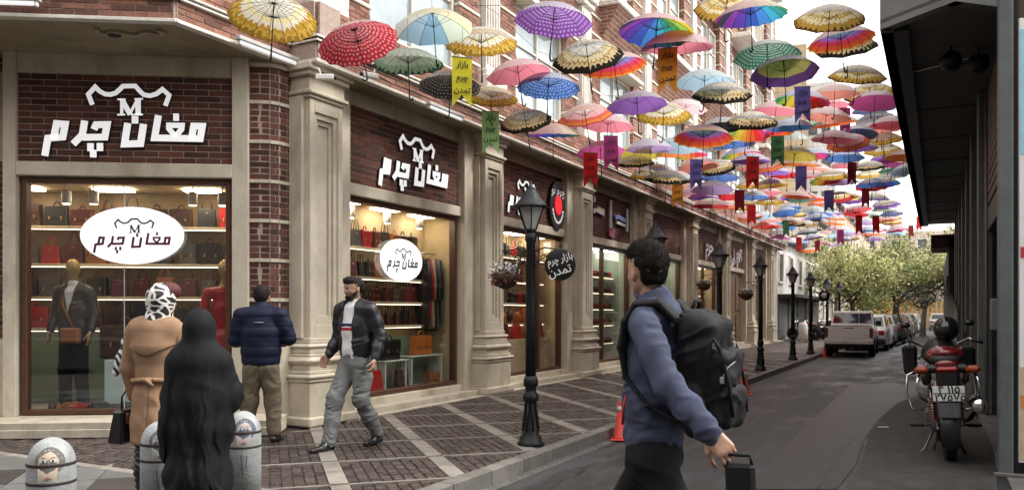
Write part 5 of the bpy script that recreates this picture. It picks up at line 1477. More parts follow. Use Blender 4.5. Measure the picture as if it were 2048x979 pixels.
# hanging wires along and across
WR = M('thin_steel_wire', (.12, .12, .12), .4, metal=.5, var=0)
for i, t_ in enumerate((-5.9, -4.3, -2.7, -1.1)):
    o = MB().tube([(t_, s_, 5.95 + .10 * math.sin(s_ * 2)) for s_ in np.arange(6, 45, 1.5)], .004, WR, n=4).build('suspension_wire')
    tag(o, 'thin wire running along the street above the umbrellas, %s from the brick building' % ORD[i], 'wire', 'wires carrying the umbrellas')
for i, s_ in enumerate(np.arange(8, 45, 3.0)):
    o = MB().tube([(-6.6, s_, 6.4), (-4.5, s_, 6.05), (-2.5, s_, 5.97), (-.5, s_, 6.3)], .004, WR, n=4).build('suspension_wire')
    tag(o, 'thin cross wire over the street, %s from the near end' % (ORD + ['last'])[min(i, 16)], 'wire', 'wires carrying the umbrellas')

# ------------------------------------------------------------------ hanging banners
BCOL = {'yellow': (.85, .78, .05), 'light green': (.30, .52, .20), 'orange': (.80, .36, .03), 'red': (.72, .02, .02), 'magenta': (.5, .05, .24), 'violet blue': (.16, .12, .42), 'dark red': (.30, .015, .03), 'green': (.09, .28, .10)}
BLIST = [(924, 165, 40, 'yellow', 'beside the second pilaster'), (981, 265, 34, 'light green', 'hanging lower, right of the yellow one'), (1335, 143, 38, 'orange', 'high in the middle of the street'), (1181, 340, 28, 'red', 'before the third pilaster'), (1222, 307, 29, 'magenta', 'right of the red one'),
 (1355, 387, 22, 'orange', 'low, over the fifth shop'), (1392, 350, 25, 'violet blue', 'in the middle rows'), (1505, 347, 27, 'red', 'in the middle rows, right'), (1605, 210, 30, 'violet blue', 'high against the rainbow umbrella'), (1555, 303, 25, 'green', 'left of the yellow umbrella'), (1602, 358, 21, 'violet blue', 'low right of the green one'),
 (1690, 243, 22, 'magenta', 'in the pink umbrella cluster'), (1704, 348, 19, 'dark red', 'against the white sky'), (1731, 396, 16, 'dark red', 'lower against the sky'), (1479, 403, 19, 'dark red', 'low over the sixth shop'), (1503, 430, 17, 'red', 'lowest over the sixth shop'), (1658, 403, 18, 'violet blue', 'low in the far rows'),
 (1572, 458, 14, 'green', 'at the end of the arcade'), (1598, 490, 13, 'red', 'in front of the white building'), (1635, 493, 10, 'dark red', 'right of the white building windows'), (1681, 475, 13, 'magenta', 'over the trees'), (1718, 450, 16, 'red', 'over the trees, left of a pair'), (1752, 450, 15, 'red', 'over the trees, right of a pair'),
 (1838, 448, 12, 'red', 'touching the far end of the grey canopy'), (1822, 463, 10, 'dark red', 'near the far end of the grey canopy')]
INK = M('black_banner_ink', (.02, .015, .015), .7, var=0)
for x, y, w, c, wh in BLIST:
    W_, H_ = .25, .62
    Y = 1600 * W_ / w
    p = at(x, y, Y); far = w < 22
    if p.x < -6.1: k_ = -6.1 / p.x; W_ *= k_; H_ *= k_; p = at(x, y, Y * k_)
    t = thing('banner', '%s swallow-tailed banner %s' % (c, wh), 'banner', tuple(p), R(28 + rnd.uniform(-18, 18)), group='swallow-tailed cloth banners over the street')
    t.rotation_euler.x = rnd.uniform(-.06, .06)
    m = MB(); mt = M('banner_cloth_' + c.replace(' ', '_'), BCOL[c], .8, var=.1, transl=.3)
    nx, nz = 8, 10; V = []; F = []
    for j in range(nz + 1):
        for i in range(nx + 1):
            u = i / nx; v = j / nz
            tail = .16 * (1 - abs(u - .5) * 2) if True else 0
            z = H_ / 2 - v * (H_ - tail)
            V.append(((u - .5) * W_ * (1 + .02 * math.sin(v * 5)), .014 * math.sin(v * 7 + u * 3 + x) * v, z))
    for j in range(nz):
        for i in range(nx): F.append((j * (nx + 1) + i, j * (nx + 1) + i + 1, (j + 1) * (nx + 1) + i + 1, (j + 1) * (nx + 1) + i))
    n0 = len(V); V += [(a, b + .002, z) for a, b, z in V]; F += [tuple(n0 + k for k in f[::-1]) for f in F]
    m.add(V, F, mt, True); m.build('cloth', t)
    MB().tube([(-W_ / 2 - .01, 0, H_ / 2), (W_ / 2 + .01, 0, H_ / 2)], .006, WR, n=5).build('rod', t)
    MB().tube([(0, 0, H_ / 2), (0, 0, H_ / 2 + .35)], .003, WR, n=4).build('cord', t)
    if not far:
        for tx, z, s_ in ((BAZ, .215, .10), (CHARM, .06, .10), (TAM, -.10, .10)):
            text_shared('lettering', tx, s_, INK, t, (0, -.018, z), (R(90), 0, 0), .0015, bold=.002)
# ------------------------------------------------------------------ sculpting with distance fields (for people, clothes and soft things)
def V3(*a): return np.array(a, dtype=np.float32)
class Sculpt:
    """smooth union of tapered limbs and ellipsoids, turned into one closed skin"""
    def __init__(s, lo, hi, h):
        s.h = h; s.lo = np.array(lo, np.float32); s.n = (np.ceil((np.array(hi) - s.lo) / h).astype(int) + 1)
        s.d = np.full(tuple(s.n), 1.0, np.float32)
        s.ax = [s.lo[i] + h * np.arange(s.n[i], dtype=np.float32) for i in range(3)]
    def sub(s, lo, hi):
        a = np.maximum(0, np.floor((np.array(lo) - s.lo) / s.h).astype(int)); b = np.minimum(s.n, np.ceil((np.array(hi) - s.lo) / s.h).astype(int) + 1)
        if np.any(b <= a): return None, None
        sl = tuple(slice(a[i], b[i]) for i in range(3))
        return sl, np.meshgrid(s.ax[0][sl[0]], s.ax[1][sl[1]], s.ax[2][sl[2]], indexing='ij', sparse=True)
    def _put(s, sl, q, k, cut=False):
        d = s.d[sl]
        if cut:
            q = -q; hh = np.clip(.5 - .5 * (q - d) / k, 0, 1) if False else None
            s.d[sl] = np.maximum(d, q); return
        if k <= 0: s.d[sl] = np.minimum(d, q); return
        hh = np.maximum(k - np.abs(d - q), 0) / k
        s.d[sl] = np.minimum(d, q) - hh * hh * k * .25
    def cone(s, a, b, ra, rb, k=.02, fx=1., fy=1., cut=False):
        a, b = np.array(a, np.float32), np.array(b, np.float32); r = max(ra, rb) * max(1, fx, fy) + k + s.h * 3
        sl, g = s.sub(np.minimum(a, b) - r, np.maximum(a, b) + r)
        if sl is None: return s
        ba = b - a; L = float(ba @ ba) + 1e-9
        px, py, pz = g[0] - a[0], g[1] - a[1], g[2] - a[2]
        t = np.clip((px * ba[0] + py * ba[1] + pz * ba[2]) / L, 0, 1)
        dx, dy, dz = (px - t * ba[0]) / fx, (py - t * ba[1]) / fy, pz - t * ba[2]
        s._put(sl, (np.sqrt(dx * dx + dy * dy + dz * dz) - (ra + (rb - ra) * t)) * min(fx, fy, 1), k, cut); return s
    def chain(s, pts, rs, k=.02, fx=1., fy=1.):
        for i in range(len(pts) - 1): s.cone(pts[i], pts[i + 1], rs[i], rs[i + 1], k, fx, fy)
        return s
    def ell(s, c, r, k=.02, rz=0., rx=0., cut=False):
        c = np.array(c, np.float32); R_ = max(r) + k + s.h * 3
        sl, g = s.sub(c - R_, c + R_)
        if sl is None: return s
        x, y, z = g[0] - c[0], g[1] - c[1], g[2] - c[2]
        if rz: x, y = x * math.cos(rz) + y * math.sin(rz), -x * math.sin(rz) + y * math.cos(rz)
        if rx: y, z = y * math.cos(rx) + z * math.sin(rx), -y * math.sin(rx) + z * math.cos(rx)
        q = np.sqrt((x / r[0]) ** 2 + (y / r[1]) ** 2 + (z / r[2]) ** 2)
        q2 = np.sqrt((x / r[0] ** 2) ** 2 + (y / r[1] ** 2) ** 2 + (z / r[2] ** 2) ** 2) + 1e-9
        s._put(sl, q * (q - 1) / q2, k, cut); return s
    def plane_cut(s, p, n):    # removes the side the normal points to
        x, y, z = np.meshgrid(*s.ax, indexing='ij', sparse=True)
        n = np.array(n, np.float32); n /= np.linalg.norm(n)
        s.d = np.maximum(s.d, (x - p[0]) * n[0] + (y - p[1]) * n[1] + (z - p[2]) * n[2]).astype(np.float32); return s
    def box(s, c, r, rd=.01, k=.01, rz=0., rx=0.):
        c = np.array(c, np.float32); R_ = float(np.linalg.norm(r)) + k + s.h * 3
        sl, g = s.sub(c - R_, c + R_)
        if sl is None: return s
        x, y, z = g[0] - c[0], g[1] - c[1], g[2] - c[2]
        if rz: x, y = x * math.cos(rz) + y * math.sin(rz), -x * math.sin(rz) + y * math.cos(rz)
        if rx: y, z = y * math.cos(rx) + z * math.sin(rx), -y * math.sin(rx) + z * math.cos(rx)
        qx, qy, qz = np.abs(x) - r[0] + rd, np.abs(y) - r[1] + rd, np.abs(z) - r[2] + rd
        q = np.sqrt(np.maximum(qx, 0) ** 2 + np.maximum(qy, 0) ** 2 + np.maximum(qz, 0) ** 2) + np.minimum(np.maximum(np.maximum(qx, qy), qz), 0) - rd
        s._put(sl, q, k); return s
    def polys(s, fold=None):
        d = s.d; d[0], d[-1], d[:, 0], d[:, -1], d[:, :, 0], d[:, :, -1] = 1, 1, 1, 1, 1, 1
        ins = d < 0; N = s.n
        cnt = np.zeros(tuple(N - 1), np.int8)
        for i in (0, 1):
            for j in (0, 1):
                for k in (0, 1): cnt += ins[i:N[0] - 1 + i, j:N[1] - 1 + j, k:N[2] - 1 + k]
        act = (cnt > 0) & (cnt < 8); idx = np.full(tuple(N - 1), -1, np.int64); C = np.argwhere(act); idx[act] = np.arange(len(C))
        acc = np.zeros((len(C), 3), np.float64); w = np.zeros(len(C))
        cor = {(i, j, k): d[C[:, 0] + i, C[:, 1] + j, C[:, 2] + k] for i in (0, 1) for j in (0, 1) for k in (0, 1)}
        for axis in range(3):
            for u in (0, 1):
                for v in (0, 1):
                    p = [0, 0, 0]; o = [a for a in range(3) if a != axis]; p[o[0]] = u; p[o[1]] = v
                    q = list(p); q[axis] = 1
                    a, b = cor[tuple(p)], cor[tuple(q)]; m = (a < 0) != (b < 0)
                    t = np.where(m, a / np.where(m, a - b, 1), 0)
                    P = np.zeros((len(C), 3)); P[:, o[0]] = u; P[:, o[1]] = v; P[:, axis] = t
                    acc[m] += P[m]; w[m] += 1
        V = s.lo + s.h * (C + acc / w[:, None])
        F = []
        for axis in range(3):
            o = [a for a in range(3) if a != axis]
            sl0 = [slice(None)] * 3; sl1 = [slice(None)] * 3; sl0[axis] = slice(0, -1); sl1[axis] = slice(1, None)
            e = ins[tuple(sl0)] != ins[tuple(sl1)]
            E_ = np.argwhere(e); E_ = E_[(E_[:, o[0]] > 0) & (E_[:, o[1]] > 0) & (E_[:, o[0]] < N[o[0]] - 1) & (E_[:, o[1]] < N[o[1]] - 1)]
            def g(da, db):
                c = E_.copy(); c[:, o[0]] -= da; c[:, o[1]] -= db; return idx[c[:, 0], c[:, 1], c[:, 2]]
            q = np.stack([g(1, 1), g(0, 1), g(0, 0), g(1, 0)], 1)
            fl = ins[E_[:, 0], E_[:, 1], E_[:, 2]]
            if axis == 1: fl = ~fl
            q[~fl] = q[~fl][:, ::-1]; F.append(q)
        F = np.concatenate(F); F = F[(F >= 0).all(1)]
        return V, F
    def mesh(s, name, mat, fold=None, smooth_it=1, paint=None):
        V, F = s.polys()
        for _ in range(smooth_it):
            A = np.zeros_like(V); w = np.zeros(len(V))
            for i in range(4):
                a, b = F[:, i], F[:, (i + 1) % 4]
                np.add.at(A, a, V[b]); np.add.at(w, a, 1); np.add.at(A, b, V[a]); np.add.at(w, b, 1)
            V = V * .5 + .5 * A / w[:, None]
        if fold is not None:
            n1 = np.cross(V[F[:, 2]] - V[F[:, 0]], V[F[:, 3]] - V[F[:, 1]]); Nn = np.zeros_like(V)
            for i in range(4): np.add.at(Nn, F[:, i], n1)
            Nn /= np.linalg.norm(Nn, axis=1)[:, None] + 1e-9
            V = V + Nn * fold(V)[:, None]
        me = bpy.data.meshes.new(name); me.from_pydata(V.tolist(), [], F.tolist())
        mats = mat if isinstance(mat, (list, tuple)) else [mat]
        for m in mats: me.materials.append(m)
        if paint is not None:
            cen = V[F].mean(1); me.polygons.foreach_set('material_index', paint(cen).astype(int).tolist())
        me.polygons.foreach_set('use_smooth', [True] * len(F)); me.update()
        return me
def vnoise(P, seed=0):
    """smooth value noise, 0..1, on an array of points"""
    i = np.floor(P).astype(np.int64); f = P - i; f = f * f * (3 - 2 * f)
    def hsh(a, b, c):
        n = (a * 73856093) ^ (b * 19349663) ^ (c * 83492791) ^ (seed * 2654435)
        n = (n ^ (n >> 13)) * 1274126177 & 0x7fffffff
        n = (n ^ (n >> 16)) * 668265263 & 0x7fffffff
        return (n % 10007) / 10007.
    o = 0
    for a in (0, 1):
        for b in (0, 1):
            for c in (0, 1):
                w = (f[:, 0] if a else 1 - f[:, 0]) * (f[:, 1] if b else 1 - f[:, 1]) * (f[:, 2] if c else 1 - f[:, 2])
                o = o + w * hsh(i[:, 0] + a, i[:, 1] + b, i[:, 2] + c)
    return o
def folds(dirs, amp=.004, seed=0, el=3.2, fine=.35):
    """cloth creases: irregular drawn-out ridges that come and go; dirs = [(direction across the crease, spacing, weight)]"""
    def f(V):
        o = np.zeros(len(V))
        for i, (dv, wl, wt) in enumerate(dirs):
            d = np.array(dv, float); d /= np.linalg.norm(d)
            a = np.cross(d, (.3, .9, .2)); a /= np.linalg.norm(a); b = np.cross(d, a)
            Q = np.stack([V @ d / wl, V @ a / (wl * el), V @ b / (wl * el)], 1)
            Q[:, 0] += 1.5 * vnoise(V / (wl * 2.6) + 7.7, seed + 5 + i)
            n = vnoise(Q * 1.6 + 50 + seed, seed + i)
            r = 1 - np.abs(2 * n - 1) * 1.6
            m = np.clip(vnoise(V / (wl * 2.2) + 30, seed + 90 + i) * 2.4 - .7, 0, 1)
            o += wt * np.clip(r, -.6, 1) * m
        o += fine * (vnoise(V / .05 + 9, seed + 44) - .5)
        return o * amp
    return f
SKIN = M('skin', (.50, .29, .20), .5, var=.10, vs=18, bump=.15, bs=120)
SKIN2 = M('skin_olive', (.44, .25, .17), .5, var=.10, vs=18, bump=.15, bs=120)
HAIRM = M('dark_brown_hair', (.012, .0075, .0055), .6, var=.45, vs=70, bump=.7, bs=160, spec=.25)
def cloth(nm, col, rough=.9, var=.15, sheen=.0): return M(nm, col, rough, var=var, vs=14, bump=.35, bs=260, spec=.2)

def hand(S, wrist, dirv, palm_n, thumb, r=1., curl=.5, spread=.35):
    """palm, four unequal jointed fingers and a thumb; dirv = forearm direction, palm_n = where the palm faces, thumb = side of the thumb"""
    w = Vector(wrist); d = Vector(dirv).normalized(); pn = Vector(palm_n); pn = (pn - d * pn.dot(d)).normalized()
    sd = Vector(thumb); sd = (sd - d * sd.dot(d) - pn * sd.dot(pn)).normalized()
    for q, lw, rr in ((-.030, .088, .013), (-.010, .092, .0135), (.010, .092, .0135), (.028, .086, .013)):
        S.cone(w + sd * q * .7 * r, w + (d * lw + sd * q) * r, .017 * r, rr * r, .012)
    for i, (q, L) in enumerate(((.030, .072), (.010, .080), (-.010, .075), (-.030, .060))):
        p = w + (d * .088 + sd * q) * r; dd = (d + sd * q * spread * 4).normalized(); a = 0
        rr = [.0098, .0092, .0084, .0072]
        for j, seg in enumerate((.45, .31, .24)):
            a += curl * (.55 if j == 0 else .9) * (1 + .12 * (i - 1.5))
            v = (dd * math.cos(a) + pn * math.sin(a)); e = p + v * L * seg * r
            S.cone(p, e, rr[j] * r, rr[j + 1] * r, .003); p = e
    p0 = w + (d * .022 + sd * .030) * r; p1 = p0 + (d * .030 + sd * .022 + pn * .012) * r; p2 = p1 + (d * .028 + sd * .006 + pn * .012 * (1 + curl)) * r; p3 = p2 + (d * .022 - sd * .004 + pn * .010 * (1 + curl)) * r
    S.cone(p0, p1, .014 * r, .011 * r, .012).cone(p1, p2, .0105 * r, .0095 * r, .004).cone(p2, p3, .0095 * r, .008 * r, .003)
def head(S, c, f, up=(0, 0, 1), s_=1., k=.012):
    """skull, face, nose, lips, brows and ears; c = middle of the head, f = where the face looks"""
    c = Vector(c); f = Vector(f).normalized(); u = Vector(up); u = (u - f * u.dot(f)).normalized(); r = f.cross(u)
    def P(a, b, d): return c + (r * a + f * b + u * d) * s_
    for q, rr in ((P(0, -.022, .030), .086), (P(0, .012, .038), .080), (P(0, .022, -.015), .070)): S.ell(q, (rr * s_ * .93, rr * s_ * (1.06 if rr > .07 else 1), rr * s_), .03, rz=math.atan2(f.y, f.x) - math.pi / 2)
    S.cone(P(0, .040, -.045), P(0, .052, -.088), .050 * s_, .028 * s_, .03)
    for a in (-1, 1):
        S.cone(P(a * .046, .0, -.055), P(a * .020, .060, -.092), .022 * s_, .016 * s_, .02)
        S.cone(P(a * .018, .086, .018), P(a * .045, .072, .018), .010 * s_, .008 * s_, .012)
        S.cone(P(a * .040, .066, -.020), P(a * .050, .045, -.025), .016 * s_, .014 * s_, .02)
        S.ell(P(a * .078, -.005, -.012), (.010 * s_, .018 * s_, .031 * s_), .006, rz=math.atan2(f.y, f.x) - math.pi / 2)
    S.cone(P(0, .088, .012), P(0, .108, -.022), .008 * s_, .013 * s_, .010).cone(P(-.012, .096, -.027), P(.012, .096, -.027), .009 * s_, .009 * s_, .006)
    S.cone(P(-.018, .088, -.052), P(.018, .088, -.052), .007 * s_, .007 * s_, .005).cone(P(-.015, .087, -.061), P(.015, .087, -.061), .008 * s_, .008 * s_, .006)
    for a in (-1, 1): S.ell(P(a * .031, .090, .002), (.014 * s_, .010 * s_, .009 * s_), .004, cut=True)
    return P
def face_bits(P, parent, s_=1., beard=False):
    ew = M('eye_white', (.6, .58, .55), .3, var=0); ek = M('dark_iris', (.02, .012, .008), .2, var=0); lp = M('lip', (.34, .13, .11), .5)
    for a in (-1, 1):
        o = MB().ell(P(a * .031, .078, .002), (.011 * s_,) * 3, ew, n=10); o.ell(P(a * .031, .0865, .002), (.0048 * s_,) * 3, ek, n=8); o.build('eye', parent)
        MB().tube([P(a * .014, .097, .017), P(a * .032, .093, .024), P(a * .050, .078, .017)], [.003, .0038, .002], HAIRM, n=5).build('eyebrow', parent)
    MB().tube([P(-.022, .088, -.055), P(0, .0965, -.056), P(.022, .088, -.055)], [.002, .0045, .002], lp, n=6).build('lips', parent)
def person(label, loc, rz, group=None):
    return loc, rz, label
def body_root(me, loc, rz, label):
    o = link('person', me, None, loc, (0, 0, rz)); tag(o, label, 'person'); return o
def shoe_sc(nm, a, d, mat, parent, L=.27, h=.005):
    """a = ankle point, d = toe direction (level)"""
    d = Vector(d).normalized(); a = Vector(a); S = Sculpt(tuple(a - Vector((.32, .32, .16))), tuple(a + Vector((.32, .32, .14))), h)
    heel = a - d * .055; toe = a + d * (L - .085); zb = a.z - .07
    S.cone((heel.x, heel.y, zb + .035), (a.x + d.x * .06, a.y + d.y * .06, zb + .038), .036, .042, .02)
    S.cone((a.x + d.x * .05, a.y + d.y * .05, zb + .03), (toe.x, toe.y, zb + .026), .042, .028, .02)
    S.cone((a.x, a.y, zb + .10), (a.x + d.x * .04, a.y + d.y * .04, zb + .05), .036, .04, .03)
    S.plane_cut((0, 0, zb), (0, 0, -1))
    return link(nm, S.mesh(nm, mat), parent)
def dirang(cx, cy):   # heading given in view coordinates (right, away) -> rotation of local +y
    v = cw(cx, cy); return math.atan2(v.y, v.x) - math.pi / 2

# ---- the man with the backpack, nearest the lens
def strands(me, n, ln, down, mat, parent, seed=1, zmin=-9):
    """short loose hairs standing off the scalp"""
    r_ = np.random.RandomState(seed); V = np.array([v.co[:] for v in me.vertices]); N = np.array([v.normal[:] for v in me.vertices])
    ok = np.where(V[:, 2] > zmin)[0]; ids = ok[r_.randint(len(ok), size=n)]
    P = V[ids] - N[ids] * .002; D = N[ids] * .42 + np.array(down) + r_.normal(0, .22, (n, 3)); D /= np.linalg.norm(D, axis=1)[:, None]
    S_ = np.cross(D, N[ids]); S_ /= np.linalg.norm(S_, axis=1)[:, None] + 1e-9
    L = ln * r_.uniform(.6, 1.3, (n, 1)); W = np.zeros((n * 3, 3)); W[0::3] = P - S_ * .0012; W[1::3] = P + S_ * .0012; W[2::3] = P + D * L
    m = bpy.data.meshes.new('hair_strands'); m.from_pydata(W.tolist(), [], np.arange(n * 3).reshape(-1, 3).tolist()); m.materials.append(mat)
    return link('hair_strands', m, parent, kind='stuff')
def near_man():
    pos = cw(.60, 3.32); rz = dirang(-.85, .52)
    B = Sculpt((-.36, -.55, .60), (.36, .45, 1.86), .0055)
    # trunk core, neck, arms
    B.ell((0, 0, 1.25), (.13, .09, .26), .05).cone((0, .0, 1.38), (0, .02, 1.50), .07, .055, .05)
    B.cone((0, .0, 1.48), (0, .025, 1.62), .058, .055, .04)
    hd = Vector((.58, .80, .0))   # the face looks toward the shops, away from the lens
    P = head(B, (0.0, .045, 1.685), hd, s_=.95)
    shL, elL, wrL = Vector((-.19, -.02, 1.455)), Vector((-.30, -.165, 1.235)), Vector((-.315, -.335, 1.075))
    B.chain([shL, elL, wrL], [.05, .042, .029], .03)
    fd = (wrL - elL).normalized()
    hand(B, wrL, fd, (.75, .35, -.3), (.2, .7, -.5), r=1.0, curl=1.15, spread=.05)
    shR, elR, wrR = Vector((.19, .02, 1.455)), Vector((.26, .03, 1.18)), Vector((.25, .06, .95))
    B.chain([shR, elR, wrR], [.05, .042, .028], .03)
    hand(B, wrR, (wrR - elR), (-.8, 0, 0), (0, .2, 1), curl=.5)
    o = body_root(B.mesh('person', SKIN), (pos.x, pos.y, 0), rz, 'man with short dark hair striding past in blue grey sweatshirt, black trousers and black backpack')
    face_bits(P, o, .95); o.scale = (.93, .94, .99)
    # hair
    H = Sculpt((-.16, -.12, 1.56), (.16, .22, 1.86), .004)
    f = hd.normalized(); u = Vector((0, 0, 1)); r_ = f.cross(u); c = Vector((0, .045, 1.688))
    def Q(a, b, d): return c + (r_ * a + f * b + u * d) * .95
    az = math.atan2(f.y, f.x) - math.pi / 2
    H.ell(Q(0, -.024, .038), (.080, .091, .081), .02, rz=az).ell(Q(0, .030, .078), (.066, .073, .052), .03, rz=az)
    H.ell(Q(0, -.052, -.020), (.058, .046, .052), .02, rz=az)
    H.ell(Q(0, .115, -.02), (.10, .06, .075), .0, rz=az, cut=True)
    for a in (-1, 1): H.ell(Q(a * .085, .015, -.035), (.022, .035, .050), .0, rz=az, cut=True)
    H.plane_cut(tuple(Q(0, -.1, -.062)), (0, 0, -1))
    def hf(V): 
        return .0006 * np.sin(V[:, 0] * 420 + 3 * np.sin(V[:, 2] * 90)) * np.sin(V[:, 2] * 260 + V[:, 1] * 330) + .003 * np.sin(V[:, 0] * 130 + V[:, 1] * 90) * np.sin(V[:, 2] * 70)
    ho = link('hair', H.mesh('hair', HAIRM, fold=hf), o)
    strands(ho.data, 9000, .012, (-.35, -.55, -.5), HAIRM, ho); strands(ho.data, 3500, .022, (.3, .3, .5), HAIRM, ho, 2, 1.735)
    # sweatshirt
    TOP = cloth('blue_grey_sweatshirt', (.075, .086, .135), .95, .15)
    S = Sculpt((-.44, -.50, .86), (.44, .36, 1.66), .0065)
    S.chain([(0, .0, 1.46), (0, .005, 1.30), (0, .01, 1.14), (0, .015, 1.02)], [.108, .116, .112, .112], .04, fx=1.34, fy=1.0)
    S.cone((-.13, 0, 1.468), (.13, 0, 1.468), .072, .072, .04).cone((0, .005, 1.50), (0, .01, 1.565), .082, .072, .03)
    S.cone((0, .015, 1.00), (0, .015, .97), .121, .116, .006, fx=1.26)
    dn = Vector((0, 0, 0))
    S.chain([shL + Vector((-.005, 0, -.005)), (shL + elL) / 2 + Vector((-.012, 0, 0)), elL, (elL + wrL) / 2, wrL - fd * .035], [.062, .056, .052, .045, .038], .022)
    S.cone(wrL - fd * .03, wrL + fd * .012, .039, .035, .003)
    S.chain([shR, (shR + elR) / 2, elR, wrR], [.068, .062, .056, .040], .03)
    S.plane_cut((0, 0, .948), (0, 0, -1))
    S.cone((0, .02, 1.53), (0, .035, 1.66), .058, .066, 0, cut=True)
    ff = folds([((.5, .3, .9), .055, 1.), ((-.7, .2, .6), .05, .8), ((.1, .9, .4), .08, .6)], 0.011, 4, fine=.1)
    j = link('sweatshirt', S.mesh('sweatshirt', TOP, fold=ff), o)
    S = Sculpt((-.15, -.13, 1.49), (.15, .17, 1.64), .0045)      # stand-up collar
    S.cone((0, .004, 1.50), (0, .020, 1.578), .082, .074, .01, fx=1.02); S.cone((0, .004, 1.46), (0, .032, 1.66), .062, .068, 0, cut=True); S.plane_cut((0, 0, 1.588), (-.1, -.15, 1))
    link('collar', S.mesh('collar', TOP), j)
    zr = M('red_zip', (.35, .01, .02), .5, var=0)
    MB().tube([(-.165, .075, 1.18), (-.178, .082, 1.12), (-.172, .088, 1.06)], .0055, zr, n=6).build('pocket_zip', j)
    MB().tube([(-.02, .143, 1.5), (-.0, .150, 1.3), (0, .150, .97)], .004, zr, n=6).build('front_zip', j)
    # trousers in mid stride
    TR = cloth('black_trousers', (.010, .010, .012), .85, .2)
    S = Sculpt((-.26, -.62, .02), (.26, .55, 1.05), .0075)
    S.chain([(0, .01, 1.03), (0, .01, .93)], [.106, .114], .04, fx=1.22)
    S.chain([(-.09, -.01, .90), (-.10, -.22, .52), (-.10, -.50, .22)], [.095, .072, .052], .04)
    S.chain([(.09, .03, .90), (.10, .27, .53), (.10, .36, .10)], [.097, .073, .054], .04)
    link('trousers', S.mesh('trousers', TR, fold=folds([((.2, .6, .8), .13, 1.), ((.1, -.6, .6), .09, .8)], .011, 9)), o)
    BS = M('black_shoe', (.012, .012, .012), .4)
    shoe_sc('shoe', (.10, .37, .075), (0, 1, 0), BS, o, h=.008); shoe_sc('shoe', (-.10, -.52, .19), (0, .9, 0), BS, o, h=.008)
    # backpack (a thing of its own)
    BP = cloth('black_backpack_nylon', (.013, .013, .014), .6, .3)
    bp = thing('backpack', 'large black backpack with straps, buckles and side pocket worn by the striding man', 'backpack', (pos.x, pos.y, 0), rz)
    S = Sculpt((-.24, -.44, .90), (.24, -.02, 1.58), .006)
    S.box((.0, -.195, 1.27), (.135, .072, .215), .05, .01, rx=R(6)).box((0, -.272, 1.20), (.115, .045, .150), .035, .008, rx=R(6)).ell((0, -.18, 1.45), (.125, .07, .06), .03)
    S.box((0, -.312, 1.13), (.09, .026, .075), .02, .006, rx=R(6))
    for a in (-1, 1): S.ell((a * .14, -.20, 1.12), (.026, .055, .10), .008)
    link('main_bag', S.mesh('main_bag', BP, fold=folds([((.2, .5, .9), .08, 1.), ((.7, .3, .2), .06, .8)], .012, 2)), bp)
    for a in (-1, 1):
        S = Sculpt((-.26, -.26, 1.0), (.26, .20, 1.60), .0055)
        S.chain([(a * .09, -.13, 1.46), (a * .115, -.06, 1.535), (a * .125, .03, 1.530), (a * .13, .078, 1.46), (a * .14, .095, 1.36), (a * .15, .075, 1.24), (a * .165, -.03, 1.13), (a * .14, -.14, 1.07)], [.019, .020, .020, .019, .016, .009, .008, .008], .01, fx=1.9)
        link('shoulder_strap', S.mesh('shoulder_strap', BP), bp)
    MB().tube([(-.035, -.16, 1.50), (-.03, -.175, 1.545), (.03, -.175, 1.545), (.035, -.16, 1.50)], .009, BP, n=8).build('carry_handle', bp)
    GB = M('grey_buckle', (.30, .31, .32), .4)
    for k_, (x, y, z) in enumerate([(-.115, -.275, 1.37), (-.115, -.31, 1.24), (.10, -.29, 1.37), (-.155, -.17, 1.10)]):
        MB().box(x - .010, x + .010, y - .008, y + .008, z - .014, z + .014, GB, b=.004).build('buckle', bp)
    for a in (-.11, .11): MB().tube([(a, -.14, 1.49), (a * 1.1, -.235, 1.455), (a * 1.05, -.30, 1.36), (a, -.335, 1.22), (a * .85, -.345, 1.10)], .008, BP, n=6).build('compression_strap', bp)
    MB().tube([(-.12, -.305, 1.23), (-.10, -.325, 1.29), (0, -.33, 1.31), (.10, -.325, 1.29), (.12, -.305, 1.23)], .0045, GB, n=5).build('zip', bp)
    # black flat case in his hand
    hc = wrL + fd * .12
    cs = thing('flat_case', 'flat black case gripped in the trailing hand of the striding man', 'case', (pos.x, pos.y, 0), rz)
    m = MB(); m.box(-.02, .02, -.055, .05, -.46, -.03, BP, b=.012); m.build('case_body', cs, loc=tuple(hc + Vector((.03, .0, .0))), rot=(R(-3), 0, 0))
    MB().tube([(0, -.045, -.035), (0, -.04, .0), (0, .04, .0), (0, .045, -.035)], .007, BP, n=6).build('handle', cs, loc=tuple(hc + Vector((.03, .0, .0))), rot=(R(-3), 0, 0))
    return o
near_man()

